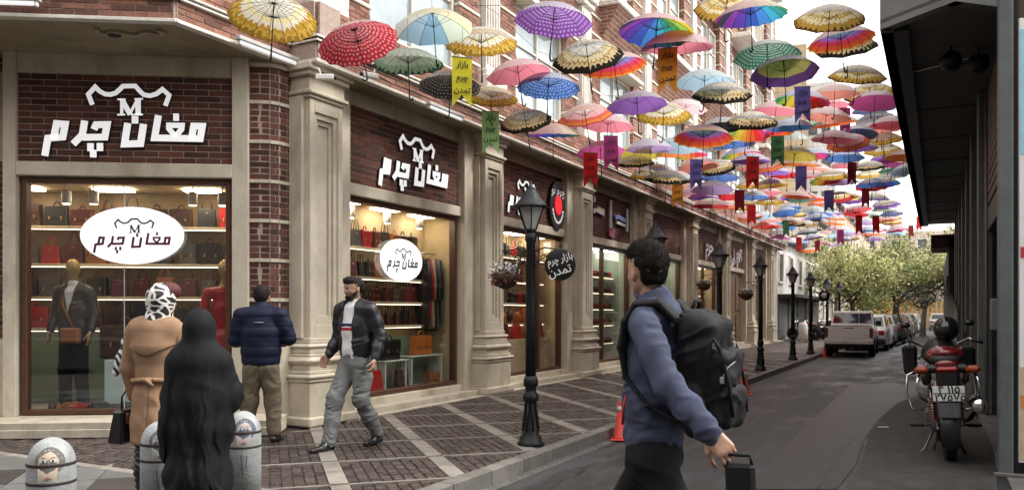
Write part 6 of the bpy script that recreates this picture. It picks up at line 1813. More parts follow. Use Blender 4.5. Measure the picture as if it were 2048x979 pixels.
# ---- the walking man on the pavement
def walking_man():
    p = gr(712, 893, .125); pos = p; rz = dirang(-.50, -.86)
    h = .008
    B = Sculpt((-.40, -.35, .60), (.40, .40, 1.80), .006)
    B.ell((0, 0, 1.22), (.12, .08, .25), .05).cone((0, .0, 1.42), (0, .015, 1.55), .055, .052, .04)
    fh = Vector((.30, .92, -.12)).normalized()
    P = head(B, (0, .035, 1.615), fh, s_=.98)
    aR = [Vector((.19, 0, 1.40)), Vector((.265, -.04, 1.13)), Vector((.30, .09, .93))]     # his right: image left
    aL = [Vector((-.19, 0, 1.40)), Vector((-.27, -.06, 1.13)), Vector((-.29, .05, .90))]
    for a in (aR, aL):
        B.chain(a, [.045, .038, .026], .03)
        d = (a[2] - a[1]).normalized(); hand(B, a[2], d, (-a[0].x, .1, 0), (0, 1, .1), curl=.55 if a is aR else .9)
    o = body_root(B.mesh('person', SKIN2), (pos.x, pos.y, .124), rz, 'bearded man walking in open dark bomber jacket, striped white top and grey trousers')
    face_bits(P, o, .98)
    u = Vector((0, 0, 1)); u = (u - fh * u.dot(fh)).normalized(); r_ = fh.cross(u); c = Vector((0, .035, 1.615)); az = math.atan2(fh.y, fh.x) - math.pi / 2
    Q = lambda a, b, d: c + (r_ * a + fh * b + u * d) * .98
    H = Sculpt((-.14, -.12, 1.48), (.14, .19, 1.80), .0045)
    H.ell(Q(0, -.024, .040), (.086, .098, .086), .02, rz=az).ell(Q(0, .035, .085), (.072, .072, .048), .03, rz=az).ell(Q(0, -.055, -.005), (.068, .05, .06), .03, rz=az)
    H.ell(Q(0, .125, -.005), (.09, .07, .072), 0, rz=az, cut=True); H.plane_cut(tuple(Q(0, -.1, -.055)), (0, 0, -1))
    for a in (-1, 1): H.ell(Q(a * .085, .025, -.045), (.026, .04, .05), 0, rz=az, cut=True)
    hf = lambda V: .003 * np.sin(V[:, 0] * 160 + V[:, 1] * 110) * np.sin(V[:, 2] * 120)
    link('hair', H.mesh('hair', HAIRM, fold=hf), o)
    H = Sculpt((-.12, -.06, 1.46), (.12, .19, 1.66), .004)
    H.cone(Q(-.062, .02, -.040), Q(-.035, .060, -.085), .018, .022, .015).cone(Q(.062, .02, -.040), Q(.035, .060, -.085), .018, .022, .015).cone(Q(-.035, .060, -.085), Q(.035, .060, -.085), .023, .023, .02).cone(Q(-.02, .088, -.044), Q(.02, .088, -.044), .008, .008, .008)
    H.cone(Q(0, .078, -.078), Q(0, .072, -.095), .024, .022, .015); H.ell(Q(0, .099, -.056), (.022, .014, .007), 0, rz=az, cut=True)
    link('beard', H.mesh('beard', HAIRM, fold=hf), o)
    S = Sculpt((-.24, -.18, .82), (.24, .22, 1.52), h)
    S.chain([(0, 0.01, 1.40), (0, .02, 1.2), (0, .02, 1.0), (0, .01, .90)], [.10, .115, .108, .112], .04, fx=1.25).cone((0, .01, 1.42), (0, .015, 1.47), .08, .065, .02)
    S.plane_cut((0, 0, .875), (0, 0, -1))
    def pt(c_): return np.where((c_[:, 2] > 1.235) & (c_[:, 2] < 1.265), 1, np.where((c_[:, 2] > 1.195) & (c_[:, 2] < 1.222), 2, 0))
    link('top', S.mesh('top', [cloth('white_knit', (.78, .78, .77)), cloth('navy_stripe', (.02, .02, .09)), cloth('red_stripe', (.45, .03, .06))], fold=folds([((.4, 0, .9), .12, 1)], .003, 1), paint=pt), o)
    JK = M('dark_leather_jacket', (.014, .015, .020), .4, var=.25, vs=12, bump=.35, bs=90)
    S = Sculpt((-.42, -.30, .84), (.42, .26, 1.55), h)
    S.chain([(0, -.005, 1.40), (0, 0, 1.25), (0, 0, 1.05), (0, -.0, .97)], [.118, .132, .128, .126], .05, fx=1.36)
    S.cone((-.13, 0, 1.415), (.13, 0, 1.415), .075, .075, .05).cone((0, -.01, 1.43), (0, 0, 1.485), .080, .066, .02)
    for a in (aR, aL): S.chain([a[0], (a[0] + a[1]) / 2, a[1], (a[1] + a[2]) / 2, a[2] - (a[2] - a[1]).normalized() * .02], [.078, .070, .062, .054, .042], .035)
    S.plane_cut((0, 0, .895), (0, 0, -1)); S.box((0.02, .20, 1.14), (.062, .16, .42), .01, 0) if False else None
    x, y, z = np.meshgrid(*S.ax, indexing='ij', sparse=True)
    opening = np.maximum(np.abs(x - .015) - (.070 + .03 * np.abs(z - 1.15)), .02 - y)      # front opening
    S.d = np.maximum(S.d, -opening).astype(np.float32)
    S.cone((0, .0, 1.40), (0, .03, 1.54), .058, .066, 0, cut=True)
    link('jacket', S.mesh('jacket', JK, fold=folds([((.3, .2, 1.), .085, 1.), ((-.6, .3, .8), .09, .8)], .010, 5)), o)
    TR = cloth('grey_trousers', (.19, .20, .195))
    S = Sculpt((-.26, -.36, .04), (.26, .50, .98), h)
    S.cone((0, .01, .93), (0, .01, .86), .112, .12, .04, fx=1.25)
    kR, kL = Vector((.10, .20, .50)), Vector((-.09, .03, .50)); fR, fL = Vector((.09, .30, .10)), Vector((-.09, -.22, .13))
    S.chain([(.085, .01, .83), kR, (kR + fR) / 2, fR], [.10, .074, .066, .062], .045).chain([(-.085, 0, .83), kL, (kL + fL) / 2, fL], [.10, .074, .066, .060], .045)
    link('trousers', S.mesh('trousers', TR, fold=folds([((.3, .3, 1.), .055, 1.), ((-.7, .2, .6), .05, .8)], .015, 3, fine=.1)), o)
    BS = M('black_leather_shoe', (.014, .014, .016), .3)
    shoe_sc('shoe', (.09, .32, .072), (.05, 1, 0), BS, o, L=.29, h=.006); shoe_sc('shoe', (-.09, -.22, .085), (-.1, 1, 0), BS, o, L=.29, h=.006)
walking_man()

# ---- man in navy jacket seen from behind
def navy_man():
    p = gr(522, 882, .125); rz = dirang(-.12, 1.)
    h = .008
    B = Sculpt((-.36, -.30, .60), (.36, .45, 1.74), .007)
    B.ell((0, 0, 1.18), (.12, .08, .25), .05).cone((0, .0, 1.36), (0, .02, 1.48), .056, .054, .04)
    fh = Vector((.05, .95, -.30)).normalized(); P = head(B, (0, .05, 1.545), fh, s_=.97)
    aR = [Vector((.20, 0, 1.34)), Vector((.285, .02, 1.10)), Vector((.14, .24, 1.04))]; aL = [Vector((-.20, 0, 1.34)), Vector((-.27, .04, 1.08)), Vector((-.12, .24, 1.08))]
    for a in (aR, aL):
        B.chain(a, [.045, .038, .026], .03); hand(B, a[2], a[2] - a[1], (0, 0, 1), (-a[0].x, 0, .5), curl=.8)
    o = body_root(B.mesh('person', SKIN2), (p.x, p.y, .124), rz, 'man seen from behind in padded navy jacket and khaki trousers beside the first pilaster')
    face_bits(P, o, .97)
    u = Vector((0, 0, 1)); u = (u - fh * u.dot(fh)).normalized(); r_ = fh.cross(u); c = Vector((0, .05, 1.545)); az = math.atan2(fh.y, fh.x) - math.pi / 2
    Q = lambda a, b, d: c + (r_ * a + fh * b + u * d) * .97
    H = Sculpt((-.14, -.14, 1.40), (.14, .19, 1.74), .005)
    H.ell(Q(0, -.026, .038), (.088, .100, .088), .02, rz=az).ell(Q(0, -.05, -.02), (.072, .055, .066), .03, rz=az).ell(Q(0, .12, -.01), (.09, .07, .075), 0, rz=az, cut=True)
    link('hair', H.mesh('hair', HAIRM, fold=lambda V: .003 * np.sin(V[:, 0] * 160 + V[:, 1] * 110) * np.sin(V[:, 2] * 120)), o)
    JK = cloth('navy_padded_jacket', (.008, .012, .032), .55, .25)
    S = Sculpt((-.42, -.26, .76), (.42, .36, 1.50), h)
    S.chain([(0, 0, 1.33), (0, 0, 1.15), (0, 0, .98), (0, 0, .87)], [.125, .142, .138, .142], .05, fx=1.40)
    S.cone((-.14, 0, 1.345), (.14, 0, 1.345), .085, .085, .05).cone((0, .01, 1.38), (0, .03, 1.45), .085, .078, .02)
    for a in (aR, aL): S.chain([a[0], (a[0] + a[1]) / 2, a[1], (a[1] + a[2]) / 2, a[2]], [.088, .082, .074, .062, .048], .035)
    S.plane_cut((0, 0, .81), (0, 0, -1))
    quilt = lambda V: .006 * (np.abs(np.sin((V[:, 2] - .8) * 3.1416 / .105)) ** .6 - .6)
    f2 = folds([((.4, .2, .9), .1, 1.)], .004, 8)
    j = link('padded_jacket', S.mesh('padded_jacket', JK, fold=lambda V: quilt(V) + f2(V)), o)
    MB().tube([(-.05, -.142, 1.27), (0, -.148, 1.27), (.05, -.142, 1.27)], .005, M('grey_trim', (.25, .3, .35), .6), n=5).build('trim', j)
    TR = cloth('khaki_trousers', (.15, .125, .088))
    S = Sculpt((-.26, -.24, .04), (.26, .30, .92), h)
    S.cone((0, 0, .88), (0, 0, .80), .118, .125, .04, fx=1.25)
    S.chain([(.085, 0, .78), (.115, .03, .44), (.14, -.03, .12)], [.105, .082, .070], .045).chain([(-.085, 0, .78), (-.12, .02, .44), (-.155, .01, .12)], [.105, .082, .070], .045)
    link('trousers', S.mesh('trousers', TR, fold=folds([((.3, .3, 1.), .07, 1.), ((-.7, .2, .6), .06, .8)], .013, 13, fine=.1)), o)
    BS = M('black_leather_shoe', (.014, .014, .016), .3)
    shoe_sc('shoe', (.15, -.02, .072), (.25, 1, 0), BS, o, h=.007); shoe_sc('shoe', (-.16, .02, .072), (-.2, 1, 0), BS, o, h=.007)
navy_man()

# ---- woman in the tan coat
def tan_woman():
    pos = cw((312 - 1024) / 1600 * 5.35, 5.35); rz = dirang(-.05, 1.)
    B = Sculpt((-.30, -.24, .60), (.30, .40, 1.76), .007)
    B.ell((0, 0, 1.15), (.12, .08, .25), .05).cone((0, .0, 1.36), (0, .015, 1.46), .05, .05, .04)
    fh = Vector((.60, .80, 0)).normalized(); P = head(B, (.045, .03, 1.55), fh, s_=.95)
    aL = [Vector((-.17, 0, 1.33)), Vector((-.215, .02, 1.08)), Vector((-.20, .08, .88))]; aR = [Vector((.17, 0, 1.33)), Vector((.22, .04, 1.07)), Vector((.20, .24, .98))]
    for a in (aL, aR):
        B.chain(a, [.04, .034, .024], .03); hand(B, a[2], a[2] - a[1], (-a[0].x, 0, 0), (0, 1, 0), r=.9, curl=.95)
    o = body_root(B.mesh('person', SKIN), (pos.x, pos.y, .124), rz, 'woman from behind in belted tan trench coat with black and white headscarf and red hair')
    face_bits(P, o, .95)
    o.scale = (.84, .88, .935)
    # headscarf
    m = bpy.data.materials.new('patterned_scarf'); m.use_nodes = True; n, l = m.node_tree.nodes, m.node_tree.links
    tc = n.new('ShaderNodeTexCoord'); vo = n.new('ShaderNodeTexVoronoi'); vo.feature = 'DISTANCE_TO_EDGE'; vo.inputs['Scale'].default_value = 13
    wv = n.new('ShaderNodeTexNoise'); wv.inputs['Scale'].default_value = 6
    mp = n.new('ShaderNodeMapping'); mp.inputs['Scale'].default_value = (1, 1, 1.5); l.new(tc.outputs['Object'], mp.inputs[0]); l.new(mp.outputs[0], wv.inputs['Vector'])
    ad = n.new('ShaderNodeVectorMath'); ad.operation = 'MULTIPLY_ADD'; l.new(wv.outputs['Color'], ad.inputs[0]); ad.inputs[1].default_value = (.16,) * 3; l.new(mp.outputs[0], ad.inputs[2]); l.new(ad.outputs[0], vo.inputs['Vector'])
    cr = n.new('ShaderNodeValToRGB'); cr.color_ramp.elements[0].position = .12; cr.color_ramp.elements[0].color = (.75, .73, .68, 1); cr.color_ramp.elements[1].position = .15; cr.color_ramp.elements[1].color = (.015, .013, .013, 1)
    l.new(vo.outputs['Distance'], cr.inputs[0]); l.new(cr.outputs[0], n['Principled BSDF'].inputs['Base Color']); n['Principled BSDF'].inputs['Roughness'].default_value = .6
    SCARF = m
    S = Sculpt((-.20, -.22, 1.26), (.26, .24, 1.76), .006)
    c = Vector((.045, .02, 1.555)); az = math.atan2(fh.y, fh.x) - math.pi / 2
    S.ell(c + Vector((-.008, -.012, .022)), (.100, .112, .104), .02, rz=az).cone(c + Vector((-.01, -.02, -.03)), (.015, -.01, 1.40), .092, .085, .05)
    S.chain([(.0, -.01, 1.385), (.07, .04, 1.37)], [.095, .085], .03).cone((-.06, -.03, 1.37), (.08, -.03, 1.36), .06, .055, .03)
    S.ell(c + fh * .105, (.07, .06, .085), 0, rz=az, cut=True)
    link('headscarf', S.mesh('headscarf', SCARF, fold=folds([((.3, .6, .8), .09, 1.), ((.8, .1, .5), .06, .6)], .006, 6)), o)
    S = Sculpt((-.12, -.14, 1.52), (.22, .24, 1.74), .005)
    S.ell(c + fh * .035 + Vector((.02, 0, .070)), (.082, .090, .066), .02, rz=az)
    link('hair', S.mesh('hair', M('auburn_hair', (.10, .018, .016), .5, var=.3, vs=60, bump=.8, bs=120), fold=lambda V: .002 * np.sin(V[:, 0] * 260 + V[:, 1] * 90)), o)
    CO = cloth('tan_wool_coat', (.33, .205, .125), .9, .12)
    S = Sculpt((-.40, -.36, .50), (.40, .36, 1.47), .0075)
    S.chain([(0, 0, 1.33), (0, 0, 1.20), (0, 0, 1.02), (0, 0, .86), (0, 0, .70), (0, 0, .58)], [.115, .126, .108, .128, .142, .150], .05, fx=1.26)
    S.cone((-.12, 0, 1.34), (.12, 0, 1.34), .075, .075, .05)
    S.chain([(-.17, 0, 1.33), aL[1], aL[2]], [.07, .062, .05], .03); S.chain([(.17, 0, 1.33), aR[1], aR[2]], [.07, .062, .05], .03)
    S.plane_cut((0, 0, .545), (0, 0, -1))
    vent = lambda V: -.010 * np.exp(-((V[:, 0] + .01) / .006) ** 2) * (V[:, 1] < 0) * (V[:, 2] < .95)
    f3 = folds([((1, .2, .12), .10, 1.), ((.6, .2, .8), .09, .4)], .016, 21, el=7, fine=.05)
    co = link('trench_coat', S.mesh('trench_coat', CO, fold=lambda V: vent(V) + f3(V) * np.clip(1.4 - V[:, 2], .25, .9)), o)
    S = Sculpt((-.36, -.30, 1.10), (.36, .1, 1.45), .006)      # storm flap across the back
    S.chain([(0, -.008, 1.33), (0, -.012, 1.23)], [.132, .150], .04, fx=1.28).cone((-.13, -.006, 1.345), (.13, -.006, 1.345), .090, .090, .05)
    x, y, z = np.meshgrid(*S.ax, indexing='ij', sparse=True)
    S.d = np.maximum(np.maximum(S.d, (1.165 + .55 * np.abs(x + .02) ** 1.2) - z), y - .0).astype(np.float32)
    link('storm_flap', S.mesh('storm_flap', CO), co)
    pts = [(.172 * math.cos(a), .140 * math.sin(a), .995 + .006 * math.sin(a * 3)) for a in np.linspace(0, 2 * math.pi, 25)[:-1]]
    S = Sculpt((-.24, -.22, .92), (.24, .22, 1.06), .006)
    for i in range(24): S.cone(pts[i], pts[(i + 1) % 24], .016, .016, .006)
    S.cone((-.01, -.155, .995), (.035, -.160, .965), .016, .010, .006)
    link('belt', S.mesh('belt', CO), co)
    # scarf end over her arm
    S = Sculpt((-.46, -.2, .98), (-.02, .30, 1.42), .007)
    S.chain([(-.15, .07, 1.36), (-.22, .06, 1.24), (-.28, .05, 1.12), (-.33, .04, 1.04)], [.05, .068, .055, .028], .03, fy=.7)
    m2 = bpy.data.materials.new('zebra_shawl'); m2.use_nodes = True; n, l = m2.node_tree.nodes, m2.node_tree.links
    tc = n.new('ShaderNodeTexCoord'); wv = n.new('ShaderNodeTexWave'); wv.inputs['Scale'].default_value = 9; wv.inputs['Distortion'].default_value = 5; wv.inputs['Detail'].default_value = 1
    wv.bands_direction = 'DIAGONAL'; l.new(tc.outputs['Object'], wv.inputs['Vector']); cr = n.new('ShaderNodeValToRGB'); cr.color_ramp.elements[0].position = .48; cr.color_ramp.elements[0].color = (.02, .02, .03, 1); cr.color_ramp.elements[1].position = .54; cr.color_ramp.elements[1].color = (.72, .72, .74, 1)
    l.new(wv.outputs['Fac'], cr.inputs[0]); l.new(cr.outputs[0], n['Principled BSDF'].inputs['Base Color'])
    link('shawl', S.mesh('shawl', m2, fold=folds([((.8, .2, .5), .06, 1.)], .008, 2)), o)
    BT = M('black_leather_boot', (.012, .012, .014), .25, var=.2, bump=.3, bs=60)
    for a in (-1, 1):
        S = Sculpt((a * .10 - .12, -.16, -.01), (a * .10 + .12, .24, .62), .007)
        S.chain([(a * .085, 0, .58), (a * .10, -.01, .36), (a * .10, 0, .10)], [.072, .062, .042], .03).chain([(a * .10, -.01, .06), (a * .10, .08, .045), (a * .10, .16, .03)], [.04, .04, .028], .03)
        S.plane_cut((0, 0, .0), (0, 0, -1))
        link('boot', S.mesh('boot', BT, fold=lambda V: .005 * np.sin(V[:, 2] * 150 + V[:, 0] * 60) * (V[:, 2] > .1)), o)
    # handbag in her left hand
    wv_ = cw(*(Vector((0, 0)))) if False else None
    rot = Matrix.Translation((pos.x, pos.y, .124)) @ Matrix.Rotation(rz, 4, 'Z')
    hb = thing('handbag', 'black structured handbag hanging from the left hand of the woman in the tan coat', 'handbag'); hb.matrix_basis = rot @ Matrix.Translation((-.215, .08, .50)) @ Matrix.Rotation(R(70), 4, 'Z') @ Matrix.Scale(.86, 4)
    BL = M('black_bag_leather', (.012, .011, .011), .3, var=.2)
    MB().box(-.15, .15, -.075, .075, 0, .26, BL, b=.02, taper=(.78, .6)).build('bag_body', hb)
    MB().box(-.10, .10, -.082, -.06, .15, .24, M('brown_bag_panel', (.10, .04, .02), .4), b=.01).build('panel', hb)
    MB().tube([(-.07, 0, .25), (-.065, 0, .36), (0, 0, .43), (.065, 0, .36), (.07, 0, .25)], .008, BL, n=7).build('handle', hb)
    for x in (-.05, .06): MB().box(x, x + .03, -.088, -.078, .11, .13, CHROME, b=.003).build('buckle', hb)
tan_woman()

# ---- woman in the black chador
def chador():
    pos = cw((398 - 1024) / 1600 * 4.72, 4.72); rz = dirang(-.10, 1.)
    B = Sculpt((-.24, -.20, .9), (.24, .34, 1.56), .008)
    B.ell((0, 0, 1.1), (.11, .08, .22), .05).cone((0, .0, 1.26), (0, .015, 1.36), .05, .05, .04)
    P = head(B, (0, .03, 1.43), (0, 1, -.1), s_=.92); B.chain([(-.15, 0, 1.2), (-.2, .08, 1.0), (-.06, .2, 1.0)], [.04, .034, .026], .03).chain([(.15, 0, 1.2), (.2, .08, 1.0), (.06, .2, 1.02)], [.04, .034, .026], .03)
    hand(B, (-.06, .2, 1.0), (.8, .4, 0), (0, -1, 0), (0, 0, 1), r=.9, curl=.9); hand(B, (.06, .2, 1.02), (-.8, .4, 0), (0, -1, 0), (0, 0, 1), r=.9, curl=.9)
    o = body_root(B.mesh('person', SKIN), (pos.x, pos.y, .124), rz, 'woman seen from behind wrapped from head to foot in a black chador')
    face_bits(P, o, .92); o.scale = (.76, .85, .905)
    CH = cloth('black_chador_cloth', (.0075, .0078, .009), .7, .2, .25)
    S = Sculpt((-.44, -.36, 0), (.44, .40, 1.60), .009)
    S.ell((0, .02, 1.435), (.098, .110, .112), .05).cone((0, .0, 1.40), (0, -.01, 1.18), .10, .125, .08, fx=1.12)
    S.cone((-.13, 0, 1.20), (.14, 0, 1.19), .085, .085, .09)
    S.chain([(0, 0, 1.18), (.015, .01, .98), (.02, .01, .75), (.01, 0, .45), (.0, 0, .10)], [.135, .150, .155, .162, .185], .08, fx=1.32, fy=1.05)
    S.chain([(.17, 0, 1.18), (.225, .06, .98), (.10, .20, .98)], [.075, .075, .06], .06).chain([(-.16, 0, 1.18), (-.215, .06, .98), (-.08, .20, .98)], [.075, .072, .06], .06)
    S.chain([(-.10, 0, 1.20), (-.22, .02, .80), (-.25, .03, .62)], [.07, .055, .03], .08)
    S.plane_cut((0, 0, .012), (0, 0, -1)); S.ell((0, .15, 1.43), (.07, .07, .085), 0, cut=True)
    f1 = folds([((1, .15, .42), .13, 1.), ((1, .1, -.22), .09, .8), ((1, 0, .1), .055, .5)], .030, 31, el=9, fine=0.); f2 = folds([((.2, .2, 1), .20, 1.)], .012, 8, el=5, fine=0.)
    link('chador', S.mesh('chador', CH, smooth_it=2, fold=lambda V: f1(V) * np.clip((1.40 - V[:, 2]) * 2, .1, 1) + f2(V) * np.clip((1.3 - V[:, 2]) * 1.5, 0, 1)), o)
    shoe_sc('shoe', (.07, .05, .072), (0, 1, 0), M('black_shoe'), o, h=.01); shoe_sc('shoe', (-.07, .05, .072), (0, 1, 0), M('black_shoe'), o, h=.01)
chador()

# ---- mannequins in the corner window
GOLDM = M('gold_mannequin', (.42, .30, .13), .4, metal=.5, var=.1)
def mannequin(x, y, label, suit):
    t = thing('mannequin', label, 'mannequin', group=None); t.matrix_basis = FF @ Matrix.Translation((x, y, .33)) @ Matrix.Rotation(R(180 + (-12 if suit else 25)), 4, 'Z')
    B = Sculpt((-.34, -.25, .05), (.34, .30, 1.86), .009)
    B.ell((0, .02, 1.72), (.075, .092, .11), .02).cone((0, .03, 1.66), (0, .05, 1.62), .05, .035, .02).cone((0, 0, 1.48), (0, .01, 1.64), .05, .048, .03).cone((0, .10, 1.71), (0, .11, 1.69), .010, .014, .015)
    B.ell((0, 0, 1.25), (.14, .09, .26), .05)
    for a in (-1, 1):
        B.chain([(a * .19, 0, 1.42), (a * .26, -.02, 1.15), (a * .27, .08, .92)], [.045, .038, .026], .03); hand(B, (a * .27, .08, .92), (0, .2, -1), (-a, 0, 0), (0, 1, 0), curl=.3)
        if not suit: B.chain([(a * .08, 0, .85), (a * .09, .02, .48), (a * .09, -.01, .10)], [.09, .06, .035], .03)
    link('mannequin_body', B.mesh('mannequin_body', GOLDM), t)
    if suit:
        JK = M('black_leather_coat', (.014, .014, .014), .3, var=.2, bump=.3, bs=80)
        S = Sculpt((-.40, -.26, .70), (.40, .26, 1.62), .009)
        S.chain([(0, 0, 1.42), (0, 0, 1.2), (0, 0, .98), (0, 0, .86)], [.12, .13, .125, .135], .05, fx=1.36).cone((-.14, 0, 1.44), (.14, 0, 1.44), .075, .075, .05)
        for a in (-1, 1): S.chain([(a * .19, 0, 1.42), (a * .26, -.02, 1.15), (a * .27, .06, .96)], [.075, .062, .048], .03)
        S.plane_cut((0, 0, .80), (0, 0, -1)); x_, y_, z_ = np.meshgrid(*S.ax, indexing='ij', sparse=True)
        S.d = np.maximum(S.d, -np.maximum(np.abs(x_) - np.clip((z_ - 1.12) * .22, 0, .08), .02 - y_)).astype(np.float32)
        link('coat', S.mesh('coat', JK, fold=folds([((.3, .2, 1.), .1, 1.)], .006, 5)), t)
        S = Sculpt((-.2, -.16, 1.0), (.2, .2, 1.58), .009); S.chain([(0, .01, 1.40), (0, .01, 1.1)], [.10, .11], .04, fx=1.2).cone((0, .01, 1.44), (0, .012, 1.52), .07, .06, .02)
        link('shirt', S.mesh('shirt', cloth('white_knit', (.78, .78, .77))), t)
        S = Sculpt((-.24, -.2, .02), (.24, .24, .95), .009)
        for a in (-1, 1): S.chain([(a * .07, 0, .84), (a * .10, .02, .46), (a * .12, .0, .08)], [.105, .080, .068], .04)
        link('trousers', S.mesh('trousers', cloth('black_trousers', (.01, .01, .012)), fold=folds([((.3, .3, 1.), .08, 1.)], .005, 3)), t)
        MB().tube([(.12, .05, 1.50), (.05, .14, 1.25), (-.10, .16, .98)], .011, M('leather_tan', LEATHER['tan']), n=6).build('bag_strap', t)
        MB().box(-.20, .04, .14, .22, .80, .98, M('leather_tan'), b=.015).build('cross_bag', t)
    else:
        S = Sculpt((-.30, -.24, .45), (.30, .24, 1.60), .009)
        S.chain([(0, 0, 1.40), (0, 0, 1.2), (0, 0, 1.04), (0, 0, .85), (0, 0, .55)], [.10, .115, .095, .125, .155], .05, fx=1.25).cone((-.11, 0, 1.42), (.11, 0, 1.42), .068, .068, .04)
        for a in (-1, 1): S.chain([(a * .19, 0, 1.42), (a * .26, -.02, 1.15)], [.058, .046], .03)
        link('dress', S.mesh('dress', M('red_leather_dress', (.42, .012, .012), .35, var=.2), fold=folds([((.3, .2, 1.), .1, 1.)], .005, 5)), t)
mannequin(.36, .62, 'gold headed mannequin in black leather coat and trousers at the left of the corner window', True)
mannequin(2.18, .55, 'gold headed mannequin in a bright red leather dress at the right of the corner window', False)
# ------------------------------------------------------------------ painted bollards
def bollard(px, Y, label, skinc, hairc, scarf, faded):
    c = cw((px - 1024) / 1600 * Y, Y)
    t = thing('bollard', label, 'bollard', (c.x, c.y, .12), R(28), group='painted concrete bollards at the corner')
    CB = M('painted_grey_concrete', (.34, .36, .36), .7, var=.25, vs=9, bump=.4, bs=60, dirt=(.18, .19, .18), dscale=6)
    prof = [(.122, 0), (.122, .52), (.120, .55)] + [(.120 * math.cos(a), .55 + .145 * math.sin(a)) for a in np.linspace(.12, 1.52, 9)]
    MB().lathe(prof, CB, n=32).build('column', t)
    for z in (.455, .555):
        MB().lathe([(.1225, z - .008), (.1240, z - .006), (.1240, z + .006), (.1225, z + .008)], M('dark_bollard_groove', (.03, .02, .018), .7), n=32).build('ring', t)
    def wrap(pts, mat, off=.0018, nm='painted_face'):     # flat paint that follows the round post; pts = (angle deg, height)
        m = MB(); V = []
        cx = sum(p[0] for p in pts) / len(pts); cz = sum(p[1] for p in pts) / len(pts)
        def pos(a, z):
            r = .122 if z < .55 else .120 * math.cos(math.asin(min(.98, (z - .55) / .145))) if z > .55 else .122
            r += off; t_ = R(a - 90); return (r * math.cos(t_), r * math.sin(t_), z)
        n = len(pts)
        V = [pos(*p) for p in pts]; V2 = [pos(cx + (p[0] - cx) * .5, cz + (p[1] - cz) * .5) for p in pts]
        m.add(V + V2 + [pos(cx, cz)], [(i, (i + 1) % n, n + (i + 1) % n, n + i) for i in range(n)] + [(n + i, n + (i + 1) % n, 2 * n) for i in range(n)], mat, True)
        return m.build(nm, t)
    def ov(a, z, ra, rz_, n=14, ph=0): return [(a + ra * math.cos(2 * math.pi * i / n), z + rz_ * math.sin(2 * math.pi * i / n)) for i in range(n)]
    sk = M('painted_skin_' + faded, skinc, .7); hr = M('painted_hair_' + faded, hairc, .7); ink = M('painted_ink', (.03, .03, .03), .7); wh = M('white_bollard_paint', (.62, .62, .60), .6)
    a0 = 22
    wrap(ov(a0 + 4, .585, 38, .070), hr, .0016)
    wrap([(a0 - 24, .565), (a0 + 24, .565), (a0 + 26, .585), (a0 + 18, .615), (a0 + 6, .632), (a0 - 8, .622), (a0 - 22, .60)], sk, .0026)
    wrap([(a0 - 22, .465), (a0 + 20, .465), (a0 + 22, .545), (a0 - 24, .545)], sk, .0020)
    wrap([(a0 - 9, .487), (a0, .480), (a0 + 9, .487), (a0, .497)], M('painted_lips_' + faded, (.32, .12, .10), .7), .0032)
    for s_ in (-1, 1):
        wrap(ov(a0 + s_ * 11, .583, 7, .0075), wh, .0034, 'painted_eye'); wrap(ov(a0 + s_ * 11, .583, 3, .0065, 8), ink, .0042, 'painted_iris')
        wrap([(a0 + s_ * 4, .597), (a0 + s_ * 12, .603), (a0 + s_ * 19, .598), (a0 + s_ * 12, .599)], ink, .0036, 'painted_brow')
    wrap([(a0 + 0, .567), (a0 + 3, .567), (a0 + 2, .585), (a0 + 1, .585)], M('painted_nose_' + faded, tuple(c_ * .7 for c_ in skinc), .7), .0034, 'painted_nose')
    for k in range(4): wrap([(a0 - 20 + k * 9, .40), (a0 - 18 + k * 9, .405), (a0 - 8 + k * 5, .25 + .02 * k), (a0 - 10 + k * 5, .25 + .02 * k)], ink if k % 2 else M('grey_bollard_paint', (.2, .2, .22), .7), .0016, 'painted_stroke')
bollard(103, 4.40, 'grey bollard at the lower left corner painted with a veiled woman\'s face', (.60, .48, .38), (.15, .14, .12), None, 'warm')
bollard(322, 5.07, 'pale bollard standing between the two women, mostly hidden by the black chador', (.45, .44, .43), (.12, .12, .13), None, 'grey')
bollard(486, 5.57, 'grey bollard with faded painted face at the right of the black chador', (.50, .42, .40), (.10, .12, .16), None, 'faded')

# ------------------------------------------------------------------ traffic cones
CO_ = M('red_cone_plastic', (.62, .035, .02), .4, var=.12)
def cone_(p, label, sc=1., lean=0.):
    t = thing('traffic_cone', label, 'traffic cone', tuple(p), R(20), group='red traffic cones along the kerb'); t.rotation_euler.x = lean; t.scale = (sc,) * 3
    MB().box(-.125, .125, -.125, .125, 0, .025, CO_, b=.012).build('base', t)
    MB().lathe([(.10, .024), (.095, .04), (.085, .05), (.03, .44), (.026, .46), (.015, .465)], CO_, n=20).build('cone_body', t)
    MB().lathe([(.048, .335), (.0415, .40)], M('pale_cone_tip', (.55, .40, .36), .5), n=20).build('band', t) if sc > .98 else None
cone_(gr(1242, 880), 'red traffic cone by the kerb just left of the striding man', 1.0, R(-4))
cone_(gr(1489, 789), 'red traffic cone showing right of the black backpack', 1.05)
cone_(gr(1649, 714), 'low red traffic cone at the kerb beside the pickup tailgate', .75)

